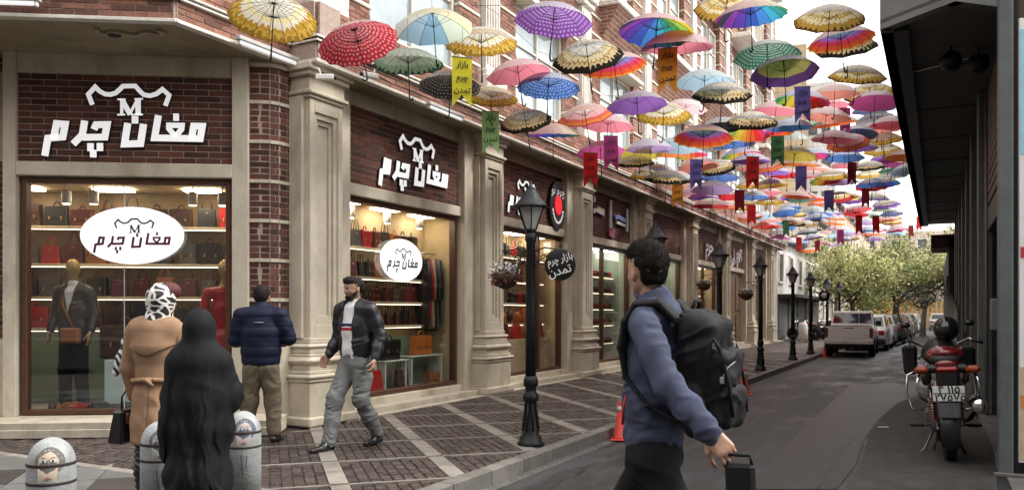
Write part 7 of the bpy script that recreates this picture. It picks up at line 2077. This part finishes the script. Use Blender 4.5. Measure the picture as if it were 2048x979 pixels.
# ------------------------------------------------------------------ cars
CG = M('car_glass', (.012, .014, .016), .05, var=0, spec=.8)
def tlamp(nm, c): return M(nm, c, .25, var=0)
def wheel(parent, x, y, r, w=.18):
    o = MB().lathe([(r * .62, -w / 2), (r * .93, -w / 2), (r, -w * .35), (r, w * .35), (r * .93, w / 2), (r * .62, w / 2)], RUBBER, n=24, axis='x').build('wheel', parent, loc=(x, y, r))
    MB().lathe([(r * .10, -w * .40), (r * .55, -w * .44), (r * .62, -w * .50), (r * .62, w * .50), (r * .55, w * .44), (r * .10, w * .40)], M('wheel_rim', (.35, .35, .35), .35, metal=.7), n=18, axis='x').build('rim', o)
def loft(m, secs, mat):      # secs = [(y, [(x,z)...])] mirrored rings
    v = []; n = len(secs[0][1])
    for y, ring in secs: v += [(x, y, z) for x, z in ring]
    f = []
    for i in range(len(secs) - 1):
        for k in range(n):
            q = (k + 1) % n; f.append((i * n + k, (i + 1) * n + k, (i + 1) * n + q, i * n + q))
    f += [tuple(range(n)), tuple(range(len(v) - 1, len(v) - n - 1, -1))]
    return m.add(v, f, mat, False)
def ring(w, z0, z1, w1=None, b=.05):
    w1 = w1 or w
    return [(-w + b, z0), (-w, z0 + b), (-w, (z0 + z1) / 2), (-w1, z1 - b), (-w1 + b, z1), (w1 - b, z1), (w1, z1 - b), (w, (z0 + z1) / 2), (w, z0 + b), (w - b, z0)]
def car(name, label, paint, x, y, rz=0., style='hatch', group='cars parked in line along the left kerb', cat='car'):
    t = thing(name, label, cat, (x, y, 0), rz, group=group)
    PM = M('car_paint_' + paint[0], paint[1], .28, var=.05, coat=.6, spec=.6)
    W = .80; L = 4.1
    m = MB(); loft(m, [(0, ring(W * .93, .32, .80)), (.10, ring(W, .22, .90)), (.9, ring(W, .20, .93)), (3.0, ring(W, .20, .92)), (3.9, ring(W * .97, .22, .80)), (4.1, ring(W * .88, .30, .68))], PM); m.build('body', t)
    if style == 'hatch': g = [(.22, .90, W * .92), (.62, 1.36, W * .78), (1.9, 1.42, W * .80), (2.95, .92, W * .92)]
    else: g = [(.75, .92, W * .92), (1.15, 1.33, W * .76), (2.1, 1.38, W * .78), (3.0, .92, W * .92)]
    m = MB(); v = []
    for yy, zz, ww in g: v += [(-ww, yy, zz), (ww, yy, zz)]
    base = [(-W * .93, yy, .89) for yy, *_ in g] + [(W * .93, yy, .89) for yy, *_ in g]
    m.add(v, [(0, 1, 3, 2), (2, 3, 5, 4), (4, 5, 7, 6), (0, 2, 4, 6), (1, 7, 5, 3)], PM); m.build('cabin', t)
    def glass(q, off):
        m = MB(); m.poly([Vector(p) + Vector(off) for p in q], CG); m.build('window', t)
    (y0, z0, w0), (y1, z1, w1), (y2, z2, w2), (y3, z3, w3) = g
    k = .12
    lerp = lambda a, b, t_: a + (b - a) * t_
    glass([(-lerp(w0, w1, k) * .9, lerp(y0, y1, k), lerp(z0, z1, k)), (lerp(w0, w1, k) * .9, lerp(y0, y1, k), lerp(z0, z1, k)), (lerp(w0, w1, 1 - k) * .88, lerp(y0, y1, 1 - k), lerp(z0, z1, 1 - k)), (-lerp(w0, w1, 1 - k) * .88, lerp(y0, y1, 1 - k), lerp(z0, z1, 1 - k))], (0, -.012, .006))
    glass([(-w3 * .9, lerp(y3, y2, k), lerp(z3, z2, k)), (w3 * .9, lerp(y3, y2, k), lerp(z3, z2, k)), (w2 * .88, lerp(y3, y2, .88), lerp(z3, z2, .88)), (-w2 * .88, lerp(y3, y2, .88), lerp(z3, z2, .88))], (0, .012, .006))
    for s_ in (-1, 1):
        for ya, yb in ((lerp(y0, y1, .6), lerp(y1, y2, .45)), (lerp(y1, y2, .55), lerp(y2, y3, .55))):
            zt = 1.30; q = [(s_ * (W * .915), ya, .95), (s_ * (W * .915), yb + .1, .95), (s_ * (w2 * 1.015), yb - .12, zt), (s_ * (w1 * 1.03), max(ya, y1 + .08), zt)]
            glass(q if s_ > 0 else q[::-1], (s_ * .012, 0, 0))
    RL = tlamp('tail_light_red', (.40, .012, .012)); HL = tlamp('headlight_glass', (.6, .62, .62))
    for s_ in (-1, 1):
        MB().box(s_ * W * .60, s_ * W * .86, -.02, .06, .62, .80, RL, b=.02).build('tail_light', t)
        MB().box(s_ * W * .52, s_ * W * .84, 4.0, 4.07, .56, .68, HL, b=.02).build('headlight', t)
        MB().box(s_ * W * .98, s_ * (W + .14), 2.72, 2.82, .88, 1.0, PM, b=.03).build('wing_mirror', t)
    MB().box(-W * .92, W * .92, -.08, .05, .30, .48, M('dark_bumper', (.03, .03, .03), .6), b=.03).build('bumper', t)
    MB().box(-.22, .22, -.045, -.022, .56, .66, WHITE, b=.004).build('number_plate', t)
    for s_ in (-1, 1):
        for yy in (.72, 3.3): wheel(t, s_ * (W - .09), yy, .29)
    return t
# pickup: its tail faces the lens
def pickup():
    t = thing('pickup_truck', 'white pickup truck parked at the left kerb, its tailgate toward the viewer', 'pickup truck', (-2.62, 28.9, 0), R(1.5))
    PM = M('white_pickup_paint', (.80, .80, .78), .35, var=.08, coat=.4, dirt=(.62, .60, .55), dscale=2)
    W = .74; DK_ = M('dark_bumper', (.03, .03, .03), .6)
    b = MB(); loft(b, [(.02, ring(W, .55, 1.02)), (1.9, ring(W, .52, 1.04)), (3.2, ring(W, .45, 1.02)), (4.2, ring(W * .98, .45, .92)), (4.35, ring(W * .9, .5, .82))], PM); b.build('body', t)
    MB().box(-W + .10, W - .10, .06, 1.75, 1.0, 1.045, DK_).build('load_bed', t)
    tg = MB().box(-W + .05, W - .05, -.02, .03, .62, 1.02, PM, b=.012).build('tailgate', t)
    MB().box(-W + .14, W - .14, -.032, -.018, .72, .93, PM, b=.008).build('pressed_panel', tg); MB().box(-.16, .16, -.03, -.018, .955, .985, DK_, b=.004).build('handle', tg)
    c = MB(); v = [(-W * .97, 1.82, 1.02), (W * .97, 1.82, 1.02), (-W * .84, 1.98, 1.52), (W * .84, 1.98, 1.52), (-W * .84, 2.8, 1.54), (W * .84, 2.8, 1.54), (-W * .95, 3.45, 1.02), (W * .95, 3.45, 1.02)]
    c.add(v, [(0, 1, 3, 2), (2, 3, 5, 4), (4, 5, 7, 6), (0, 2, 4, 6), (1, 7, 5, 3)], PM); cab = c.build('cab', t)
    def q(pts, off, nm='window'): MB().poly([Vector(p) + Vector(off) for p in pts], CG).build(nm, cab)
    for xa, xb in ((-.64, -.24), (-.22, .22), (.24, .64)): q([(xa, 1.855, 1.12), (xb, 1.855, 1.12), (xb * .92, 1.955, 1.46), (xa * .92, 1.955, 1.46)], (0, -.012, 0))
    for s_ in (-1, 1):
        pts = [(s_ * W * .955, 2.0, 1.08), (s_ * W * .945, 3.25, 1.08), (s_ * W * .86, 2.78, 1.46), (s_ * W * .86, 2.06, 1.46)]
        q(pts if s_ > 0 else pts[::-1], (s_ * .014, 0, 0), 'side_window')
        MB().box(s_ * (W - .10), s_ * (W + .004), -.035, .03, .66, .98, M('tail_light_dark', (.16, .02, .015), .3), b=.012).build('tail_light', t)
        MB().box(s_ * (W - .02), s_ * (W + .16), 2.95, 3.02, 1.02, 1.20, DK_, b=.02).build('wing_mirror', t)
        MB().lathe([(.34, -.02), (.36, 0), (.34, .012)], DK_, n=24, axis='x').build('wheel_arch', t, loc=(s_ * (W + .0), .85, .42)) if False else None
        for yy in (.85, 3.45): wheel(t, s_ * (W - .06), yy, .33, .2)
    MB().box(-W - .02, W + .02, -.20, -.05, .44, .60, M('white_bumper', (.68, .67, .64), .4), b=.02).build('rear_bumper', t)
    MB().box(-.24, .20, -.225, -.198, .46, .57, M('cream_plate', (.62, .60, .52), .5), b=.004).build('number_plate', t)
    MB().box(-W + .1, W - .1, .1, 4.2, .30, .50, DK_).build('chassis', t)
    MB().box(-.75, .75, -.02, .0, 1.018, 1.03, PM, b=.004).build('tailgate_lip', t)
pickup()
PAI = {'silver': (.34, .35, .36), 'white': (.62, .62, .61), 'dark': (.03, .032, .036), 'red': (.30, .03, .03), 'grey': (.14, .15, .155), 'blue': (.06, .09, .18)}
CL = [('white', 34.0, 'hatch', 'white hatchback parked right in front of the pickup'), ('silver', 39.0, 'sedan', 'silver saloon, second car beyond the pickup'), ('dark', 43.8, 'hatch', 'dark hatchback, third car beyond the pickup'), ('red', 48.6, 'sedan', 'red saloon, fourth car beyond the pickup'),
      ('white', 53.6, 'sedan', 'white saloon, fifth car beyond the pickup'), ('grey', 58.6, 'hatch', 'grey hatchback, sixth car beyond the pickup'), ('white', 63.6, 'sedan', 'white saloon, seventh car beyond the pickup'), ('silver', 68.6, 'hatch', 'silver hatchback, last car of the parked row')]
for i, (c, y, st, lb) in enumerate(CL):
    car('parked_car', lb, (c, PAI[c]), -2.50 + .09 * i, y, R(1 if i % 2 else -1), st)
car('parked_car', 'white car at the far end of the street on the right', ('white', PAI['white']), 0.2, 74, 0, 'hatch', None)

# ------------------------------------------------------------------ distant parked motorbikes and posts
def small_bike(x, y, rz, label, col):
    t = thing('motorcycle', label, 'motorcycle', (x, y, .12), rz, group='motorcycles parked before the white building')
    PB = M('bike_paint_' + col[0], col[1], .35, var=.1)
    for yy in (-.62, .62):
        w = MB().lathe([(.22, -.04), (.29, -.045), (.31, 0), (.29, .045), (.22, .04)], RUBBER, n=20, axis='x').build('wheel', t, loc=(0, yy, .31))
        MB().lathe([(.03, -.05), (.05, 0), (.03, .05)], CHROME, n=10, axis='x').build('hub', w)
    MB().ell((0, .12, .74), (.13, .26, .13), PB).build('tank', t); MB().box(-.12, .12, -.68, -.05, .68, .78, M('black_seat', (.015, .015, .015), .6), b=.04).build('seat', t)
    MB().box(-.14, .14, -.2, .22, .28, .58, M('grey_engine', (.12, .12, .12), .4, metal=.5), b=.04).build('engine', t)
    MB().tube([(0, .62, .31), (0, .42, .80), (0, .36, .98)], .035, CHROME).build('fork', t); MB().tube([(-.34, .25, 1.02), (-.15, .36, 1.0), (.15, .36, 1.0), (.34, .25, 1.02)], .014, BLACK).build('handlebar', t)
    MB().ell((0, .50, .86), (.10, .08, .10), CHROME).build('headlight', t)
for i, (x, y, rz, lb, c) in enumerate([(-5.9, 42.3, R(70), 'dark motorcycle standing sideways before the white building', ('black', (.02, .02, .02))), (-5.7, 44.0, R(60), 'second motorcycle before the white building, with a red tank', ('red', (.35, .02, .02))),
        (-5.2, 46.0, R(75), 'white and red motorcycle behind the sixth street lamp', ('white', (.55, .55, .53))), (-5.5, 48.4, R(65), 'farthest motorcycle of the row, dark red', ('dred', (.2, .02, .03)))]): small_bike(x, y, rz, lb, c)
p = gr(1612, 688, .12); t = thing('post', 'squat white concrete post among the far motorcycles', 'post', (p.x - .4, p.y + 2, .12)); MB().lathe([(.2, 0), (.2, .8), (.15, .9), (.02, .93)], WHITE, n=16).build('post_body', t)

# ------------------------------------------------------------------ the motorcycle at the right
def big_bike():
    t = thing('motorcycle', 'parked black and red motorcycle with a tall clear windshield, seen from behind', 'motorcycle', (.115, 9.30, 0), R(3))
    t.rotation_euler = (0, R(-3), R(3))
    RED = M('deep_red_bike_paint', (.16, .006, .010), .18, var=.1, coat=.8); BKP = M('black_bike_plastic', (.010, .010, .011), .35, var=.2); SEAT = M('black_seat_vinyl', (.014, .012, .012), .5, var=.2, bump=.3, bs=60)
    AMB = M('amber_indicator', (.30, .045, .01), .25, var=0); RLT = M('red_tail_lens', (.35, .02, .02), .2, var=0); STL = M('dull_steel', (.20, .20, .20), .4, metal=.8)
    # wheels
    for yy, r, w in ((0, .31, .062), (1.36, .31, .05)):
        o = MB().lathe([(r * .70, -w * .8), (r * .86, -w), (r * .96, -w * .75), (r, -w * .25), (r, w * .25), (r * .96, w * .75), (r * .86, w), (r * .70, w * .8)], RUBBER, n=36, axis='x').build('wheel', t, loc=(0, yy, r))
        m = MB()
        for k in range(36):
            a = 2 * math.pi * k / 36
            for s_ in (-1, 1): m.box(s_ * w * .15, s_ * w * .8, -.010, .010, r * .965, r * 1.006, RUBBER)
            mm = Matrix.Rotation(a, 3, 'X')
            for q in range(len(m.v) - 16, len(m.v)): m.v[q] = tuple(mm @ Vector(m.v[q]))
        m.build('tyre_tread', o)
        rm = MB().lathe([(r * .62, -w * .6), (r * .70, -w * .8), (r * .70, w * .8), (r * .62, w * .6)], STL, n=30, axis='x')
        for k in range(5):
            a = 2 * math.pi * k / 5; rm.tube([(0, 0, 0), (0, math.cos(a) * r * .64, math.sin(a) * r * .64)], .018, STL)
        rm.lathe([(.05, -w), (.055, 0), (.05, w)], STL, n=14, axis='x'); rm.build('rim', o)
    # swing arm, frame, engine
    f = MB(); f.tube([(-.09, 0, .31), (-.09, .5, .36)], .022, STL); f.tube([(.09, 0, .31), (.09, .5, .36)], .022, STL); f.build('swing_arm', t)
    for s_ in (-1, 1): 
        sh = MB().tube([(s_ * .12, .02, .34), (s_ * .13, .14, .70)], .018, CHROME); 
        for k in range(9): sh.lathe([(.030, 0), (.034, .008), (.030, .016)], RED, n=12, c=(s_ * (.121 + k * .0008), .04 + k * .009, .40 + k * .026))
        sh.build('shock_absorber', t)
    MB().box(-.15, .15, .42, .88, .22, .58, M('grey_engine', (.12, .12, .12), .4, metal=.5), b=.05).box(-.18, .18, .50, .78, .30, .46, M('grey_engine'), b=.04).build('engine', t)
    # rear fender, plate, lights
    fd = MB(); v = []; n = 9
    for i in range(n):
        a = R(100 + i * 13); 
        for k in range(5):
            x = (k - 2) * .042; dz = -.012 * abs(k - 2)
            r = .375 + dz; v.append((x, -math.cos(a - math.pi / 2 - .0) * 0 + r * math.cos(a), .31 + r * math.sin(a)))
    fd.add(v, [(i * 5 + k, i * 5 + k + 1, (i + 1) * 5 + k + 1, (i + 1) * 5 + k) for i in range(n - 1) for k in range(4)], BKP, True); fd.build('rear_fender', t)
    MB().box(-.095, .095, -.375, -.345, .46, .62, M('dusty_grey_flap', (.10, .10, .10), .8, var=.3), b=.03, taper=(1.1, 1)).build('mud_flap', t)
    MB().box(-.10, .11, -.335, -.25, .60, .98, BKP, b=.03).build('plate_bracket', t)
    PW = M('white_plate', (.70, .70, .68), .5, var=.06)
    PZ = Vector((0, 0, -.105))
    pl = MB().box(-.14, .14, -.385, -.375, .735, .885, PW, b=.006).build('number_plate', t, loc=PZ)
    MB().box(-.148, .148, -.3875, -.3855, .812, .818, BKP).build('plate_line', pl)
    INKP = M('plate_ink', (.01, .01, .012), .5, var=0)
    text_obj('plate_digits', '\u06f4 \u06f1\u06f1\u06f5', .105, INKP, pl, (.005, -.387, .853), (R(90), 0, 0), .001, bold=.0022)
    text_obj('plate_digits', '\u06f2\u06f7\u06f5\u06f7\u06f5', .095, INKP, pl, (.012, -.387, .772), (R(90), 0, 0), .001, bold=.0022, sx=1.05)
    MB().box(-.095, .095, -.36, -.26, .915, .965, RLT, b=.02).build('tail_light', t)
    MB().box(-.20, .20, -.30, -.16, .90, .985, BKP, b=.03).build('tail_fairing', t)
    for s_ in (-1, 1): MB().box(s_ * .16, s_ * .29, -.35, -.26, .90, .975, AMB, b=.028).build('indicator', t)
    for s_ in (-1, 1): MB().tube([(s_ * .20, -.18, .93), (s_ * .255, -.28, .88), (s_ * .275, -.32, .78), (s_ * .245, -.28, .66), (s_ * .18, -.10, .60)], .013, CHROME, n=8).build('grab_rail', t)
    # seat and tail: red cowl behind a dark seat
    S = Sculpt((-.26, -.40, .80), (.26, 1.0, 1.24), .009)
    S.chain([(0, -.24, 1.03), (0, .0, 1.06), (0, .30, 1.03), (0, .48, 1.01)], [.07, .085, .08, .07], .05, fx=1.9); link('seat', S.mesh('seat', SEAT), t)
    S = Sculpt((-.26, -.42, .84), (.26, .30, 1.24), .008); S.chain([(0, -.28, .99), (0, -.12, 1.08), (0, .10, 1.11)], [.05, .075, .055], .04, fx=2.0); S.ell((0, -.20, 1.10), (.115, .11, .055), .03)
    link('tail_cowl', S.mesh('tail_cowl', RED), t)
    for s_ in (-1, 1):
        S = Sculpt((s_ * .17 - .09, -.30, .62), (s_ * .17 + .09, .50, 1.0), .009); S.chain([(s_ * .16, -.20, .92), (s_ * .17, .1, .84), (s_ * .17, .38, .78)], [.035, .07, .06], .04, fx=.6, fy=1); link('side_cover', S.mesh('side_cover', RED if s_ > 0 else BKP), t)
    S = Sculpt((-.24, .36, .84), (.24, 1.10, 1.26), .009); S.chain([(0, .52, 1.03), (0, .72, 1.09), (0, .94, 1.05)], [.09, .125, .09], .05, fx=1.2); link('fuel_tank', S.mesh('fuel_tank', BKP), t)
    # exhaust
    m = MB().tube([(.14, .62, .30), (.22, .30, .38), (.26, .02, .50)], .026, STL); m.lathe([(.045, -.28), (.066, -.27), (.068, .18), (.04, .26)], M('black_muffler', (.02, .02, .02), .3, metal=.5), n=20, axis='y', c=(.268, -.02, .575)); m.build('exhaust', t)
    MB().lathe([(.068, -.31), (.072, -.30), (.072, -.275), (.04, -.27), (.036, -.30)], CHROME, n=22, axis='y', c=(.268, -.02, .575)).build('exhaust_tip', t)
    # forks, handlebar, mirrors
    m = MB()
    for s_ in (-1, 1): m.tube([(s_ * .10, 1.36, .31), (s_ * .10, 1.06, 1.08)], .022, CHROME)
    m.build('fork', t)
    MB().tube([(-.40, .84, 1.16), (-.30, .88, 1.20), (-.12, 1.02, 1.10), (.12, 1.02, 1.10), (.30, .88, 1.20), (.40, .84, 1.16)], .013, CHROME).build('handlebar', t)
    for s_ in (-1, 1):
        MB().tube([(s_ * .33, .865, 1.185), (s_ * .43, .82, 1.15)], .020, BKP).build('grip', t)
        MB().tube([(s_ * .26, .90, 1.20), (s_ * .30, .93, 1.34)], .008, BKP).build('mirror_stalk', t)
        MB().ell((s_ * .32, .93, 1.37), (.055, .025, .035), BKP).build('mirror', t)
    MB().tube([(.12, .95, 1.12), (.18, .86, 1.20), (.16, .80, 1.10)], .010, CHROME).build('lever', t)
    # windshield: a tall leaning pane with an oval emblem
    CLR = M('scratched_acrylic_windshield', (.36, .34, .27), .25, var=.3, vs=5, alpha=.50, spec=.8)
    m = MB(); V = []; nu, nv = 12, 12
    for j in range(nv + 1):
        vv = j / nv
        for i in range(nu + 1):
            u = i / nu * 2 - 1
            w = .20 + .11 * math.sin(min(vv * 2.2, 1.57))
            if vv > .60: w *= math.sqrt(max(0, 1 - ((vv - .60) / .405) ** 2))
            V.append((u * w - .03 - .08 * vv, 1.27 - .10 * u * u - .18 * vv, 1.02 + vv * .80))
    m.add(V, [(j * (nu + 1) + i, j * (nu + 1) + i + 1, (j + 1) * (nu + 1) + i + 1, (j + 1) * (nu + 1) + i) for j in range(nv) for i in range(nu)], CLR, True)
    ws = m.build('windshield', t)
    edge_ = [V[j * (nu + 1)] for j in range(nv + 1)] + [V[j * (nu + 1) + nu] for j in range(nv - 1, -1, -1)]
    MB().tube(edge_, .011, M('windshield_trim', (.06, .055, .05), .5), n=5).build('trim', ws)
    def wsp(x, z):
        vv = (z - 1.02) / .80; w = .31; u = (x + .03 + .08 * vv) / w; return (x, 1.27 - .10 * u * u - .18 * vv - .012, z)
    BKD = M('black_decal', (.012, .012, .012), .5, var=0)
    MB().tube([wsp(-.105 + .115 * math.cos(a) + .01 * math.sin(a), 1.655 + .085 * math.sin(a) + .018 * math.cos(a)) for a in np.linspace(0, 2 * math.pi, 29)[:-1]], .0065, BKD, n=5, closed=True).build('oval_emblem', ws)
    for P_ in ([(-.20, 1.60), (-.165, 1.645), (-.14, 1.61), (-.135, 1.575)], [(-.01, 1.63), (-.035, 1.665), (-.07, 1.63), (-.075, 1.585)], [(-.14, 1.61), (-.105, 1.64), (-.07, 1.63)]): MB().tube([wsp(*q) for q in P_], .006, BKD, n=5).build('emblem_stroke', ws)
    MB().tube([wsp(-.22, 1.5), wsp(-.04, 1.10)], .004, CHROME, n=5).build('bracing_rod', ws)
    MB().tube([(-.24, 1.2, 1.0), (-.20, 1.0, .98), (-.1, 1.05, 1.1)], .008, BKP, n=6).build('windshield_bracket', t)
    # headlamp cowl, panniers, guards, stand
    MB().ell((.0, 1.20, 1.03), (.17, .14, .14), BKP, n=18).build('headlamp_cowl', t)
    MB().box(-.36, -.22, .98, 1.22, .80, 1.14, BKP, b=.03, taper=(1.15, 1.1)).build('leg_shield', t); MB().box(.22, .36, .98, 1.22, .80, 1.10, BKP, b=.03, taper=(1.15, 1.1)).build('leg_shield', t)
    MB().tube([(-.14, .9, .40), (-.30, .92, .42), (-.35, .95, .60), (-.33, .96, .80), (-.20, .98, .86)], .014, CHROME).build('crash_bar', t); MB().tube([(.14, .9, .40), (.30, .92, .42), (.35, .95, .60), (.33, .96, .80), (.20, .98, .86)], .014, CHROME).build('crash_bar', t)
    for s_ in (-1, 1):
        MB().tube([(s_ * .10, .48, .30), (s_ * .30, .44, .29)], .012, STL).build('footpeg', t); MB().box(s_ * .20, s_ * .34, .42, .47, .28, .31, RUBBER, b=.008).build('peg_rubber', t)
    MB().tube([(-.10, .50, .26), (-.22, .42, .03), (-.26, .40, .012)], .013, STL).build('side_stand', t)
    MB().tube([(.08, .40, .24), (.16, .30, .02)], .013, BKP).tube([(-.08, .40, .24), (-.13, .26, .06)], .013, BKP).build('centre_stand', t)
    S = Sculpt((-.12, 1.0, .55), (.12, 1.7, .72), .008); S.chain([(0, 1.16, .62), (0, 1.36, .655), (0, 1.56, .60)], [.03, .035, .03], .02, fx=1.8); link('front_fender', S.mesh('front_fender', RED), t)
    # helmet hung on the bars
    h = thing('helmet', 'glossy black helmet resting on the tank of the parked motorcycle', 'helmet', (.085, 10.0, 1.30), R(10))
    S = Sculpt((-.17, -.19, -.17), (.17, .19, .18), .007); S.ell((0, 0, .02), (.128, .150, .135), .02).cone((0, .09, -.06), (0, .10, -.06), .085, .08, .04)
    link('shell', S.mesh('shell', M('gloss_black_helmet', (.012, .012, .013), .12, var=0, coat=.5)), h)
    MB().box(-.09, .09, .10, .155, -.03, .05, CG, b=.02).build('visor', h)
big_bike()

# ------------------------------------------------------------------ across the crossing, behind the lens (seen only as reflections)
OB = M('dull_brown_facade', (.16, .13, .11), .9, var=.2, vs=.6)
t = thing('opposite_building', 'dull brown building across the crossing, mirrored faintly in the shop windows', 'building', (0, -16, 0))
MB().box(-34, 26, -8, 0, 0, 15, OB).build('wall', t)
for i in range(14):
    for z in (1, 5, 9, 12.4):
        o = MB().box(-32 + i * 4, -30 + i * 4, .001, .06, z, z + 2.2, M('dark_frame', (.08, .08, .08), .6)).build('window', t); MB().box(-31.9 + i * 4, -30.1 + i * 4, .061, .08, z + .1, z + 2.1, WG).build('pane', o)
t = thing('opposite_building', 'second dull building to the left of the crossing, behind the viewer', 'building', (-30, -2, 0)); MB().box(-8, 0, -14, 10, 0, 12, OB).build('wall', t)
t = thing('opposite_building', 'grey corner building to the right behind the viewer', 'building', (6, -2, 0)); MB().box(-3.2, 12, -10, 4, 0, 9, RG).build('wall', t)
MB().poly([(-60, -16, .006), (30, -16, .006), (30, -8, .006), (-60, -8, .006)], ASPH).build('cross_road', kind='structure')
cxy = cw(-6.8, -.8)
car('parked_car', 'dark car outside the frame whose reflection lies in the corner shop window', ('dark', PAI['dark']), cxy.x, cxy.y, R(115), 'sedan', None)

# loose cables clipped along the canopy fascia, rain pipe, gutter dirt
CBL = M('black_cable', (.02, .02, .02), .6, var=0)
for j, (z, y, ph, lb) in enumerate(((4.66, 6.44, 0, 'upper black cable sagging along the brick canopy fascia'), (4.60, 6.45, 2., 'lower black cable sagging along the brick canopy fascia'))):
    P = [(s_, y, z - .035 * abs(math.sin(s_ * 1.35 + ph)) ** 1.0 + .01 * math.sin(s_ * 7)) for s_ in np.arange(7.4, 40, .22)]
    tag(MB(LF).tube(P, .007, CBL, n=5).build('cable'), lb, 'cable', 'cables along the canopy fascia')
GRIT = M('gutter_grit', (.10, .08, .06), .95, rand=.6)
m = MB()
for _ in range(1500):
    s_ = 4.5 + rnd.random() ** 1.6 * 22; x = -3.415 + abs(rnd.gauss(0, .07)); r_ = rnd.uniform(.003, .011)
    m.add([(x, s_, .004), (x + r_, s_ + r_ * .4, .004), (x + r_ * .3, s_ + r_, .004), (x + r_ * .5, s_ + r_ * .5, .004 + r_ * .8)], [(0, 1, 3), (1, 2, 3), (2, 0, 3)], GRIT)
tag(m.build('gutter_debris'), 'scattered grit and leaf scraps along the foot of the kerb', 'debris', kind='stuff')
m = MB()
for _ in range(900):
    s_ = 8.8 + rnd.random() * 16; x = .49 - abs(rnd.gauss(0, .10)); r_ = rnd.uniform(.003, .010)
    m.add([(x, s_, .006), (x + r_, s_ + r_ * .4, .006), (x + r_ * .3, s_ + r_, .006), (x + r_ * .5, s_ + r_ * .5, .006 + r_ * .8)], [(0, 1, 3), (1, 2, 3), (2, 0, 3)], GRIT)
tag(m.build('gutter_debris'), 'scattered grit along the foot of the grey ledge beside the motorcycle', 'debris', kind='stuff')
# ---- labels that came out alike: tell them apart by distance
byl = {}
for o in bpy.data.objects:
    if o.parent is None and o.get('group') and o.get('label'): byl.setdefault(o['label'], []).append(o)
WHICH = {2: ['nearer one', 'farther one'], 3: ['nearest of three', 'middle of three', 'farthest of three'], 4: ['nearest of four', 'second of four', 'third of four', 'farthest of four']}
for lb, os_ in byl.items():
    if len(os_) in WHICH:
        os_.sort(key=lambda o: o.matrix_basis.translation.y)
        for o, w in zip(os_, WHICH[len(os_)]): o['label'] = lb + ', ' + w
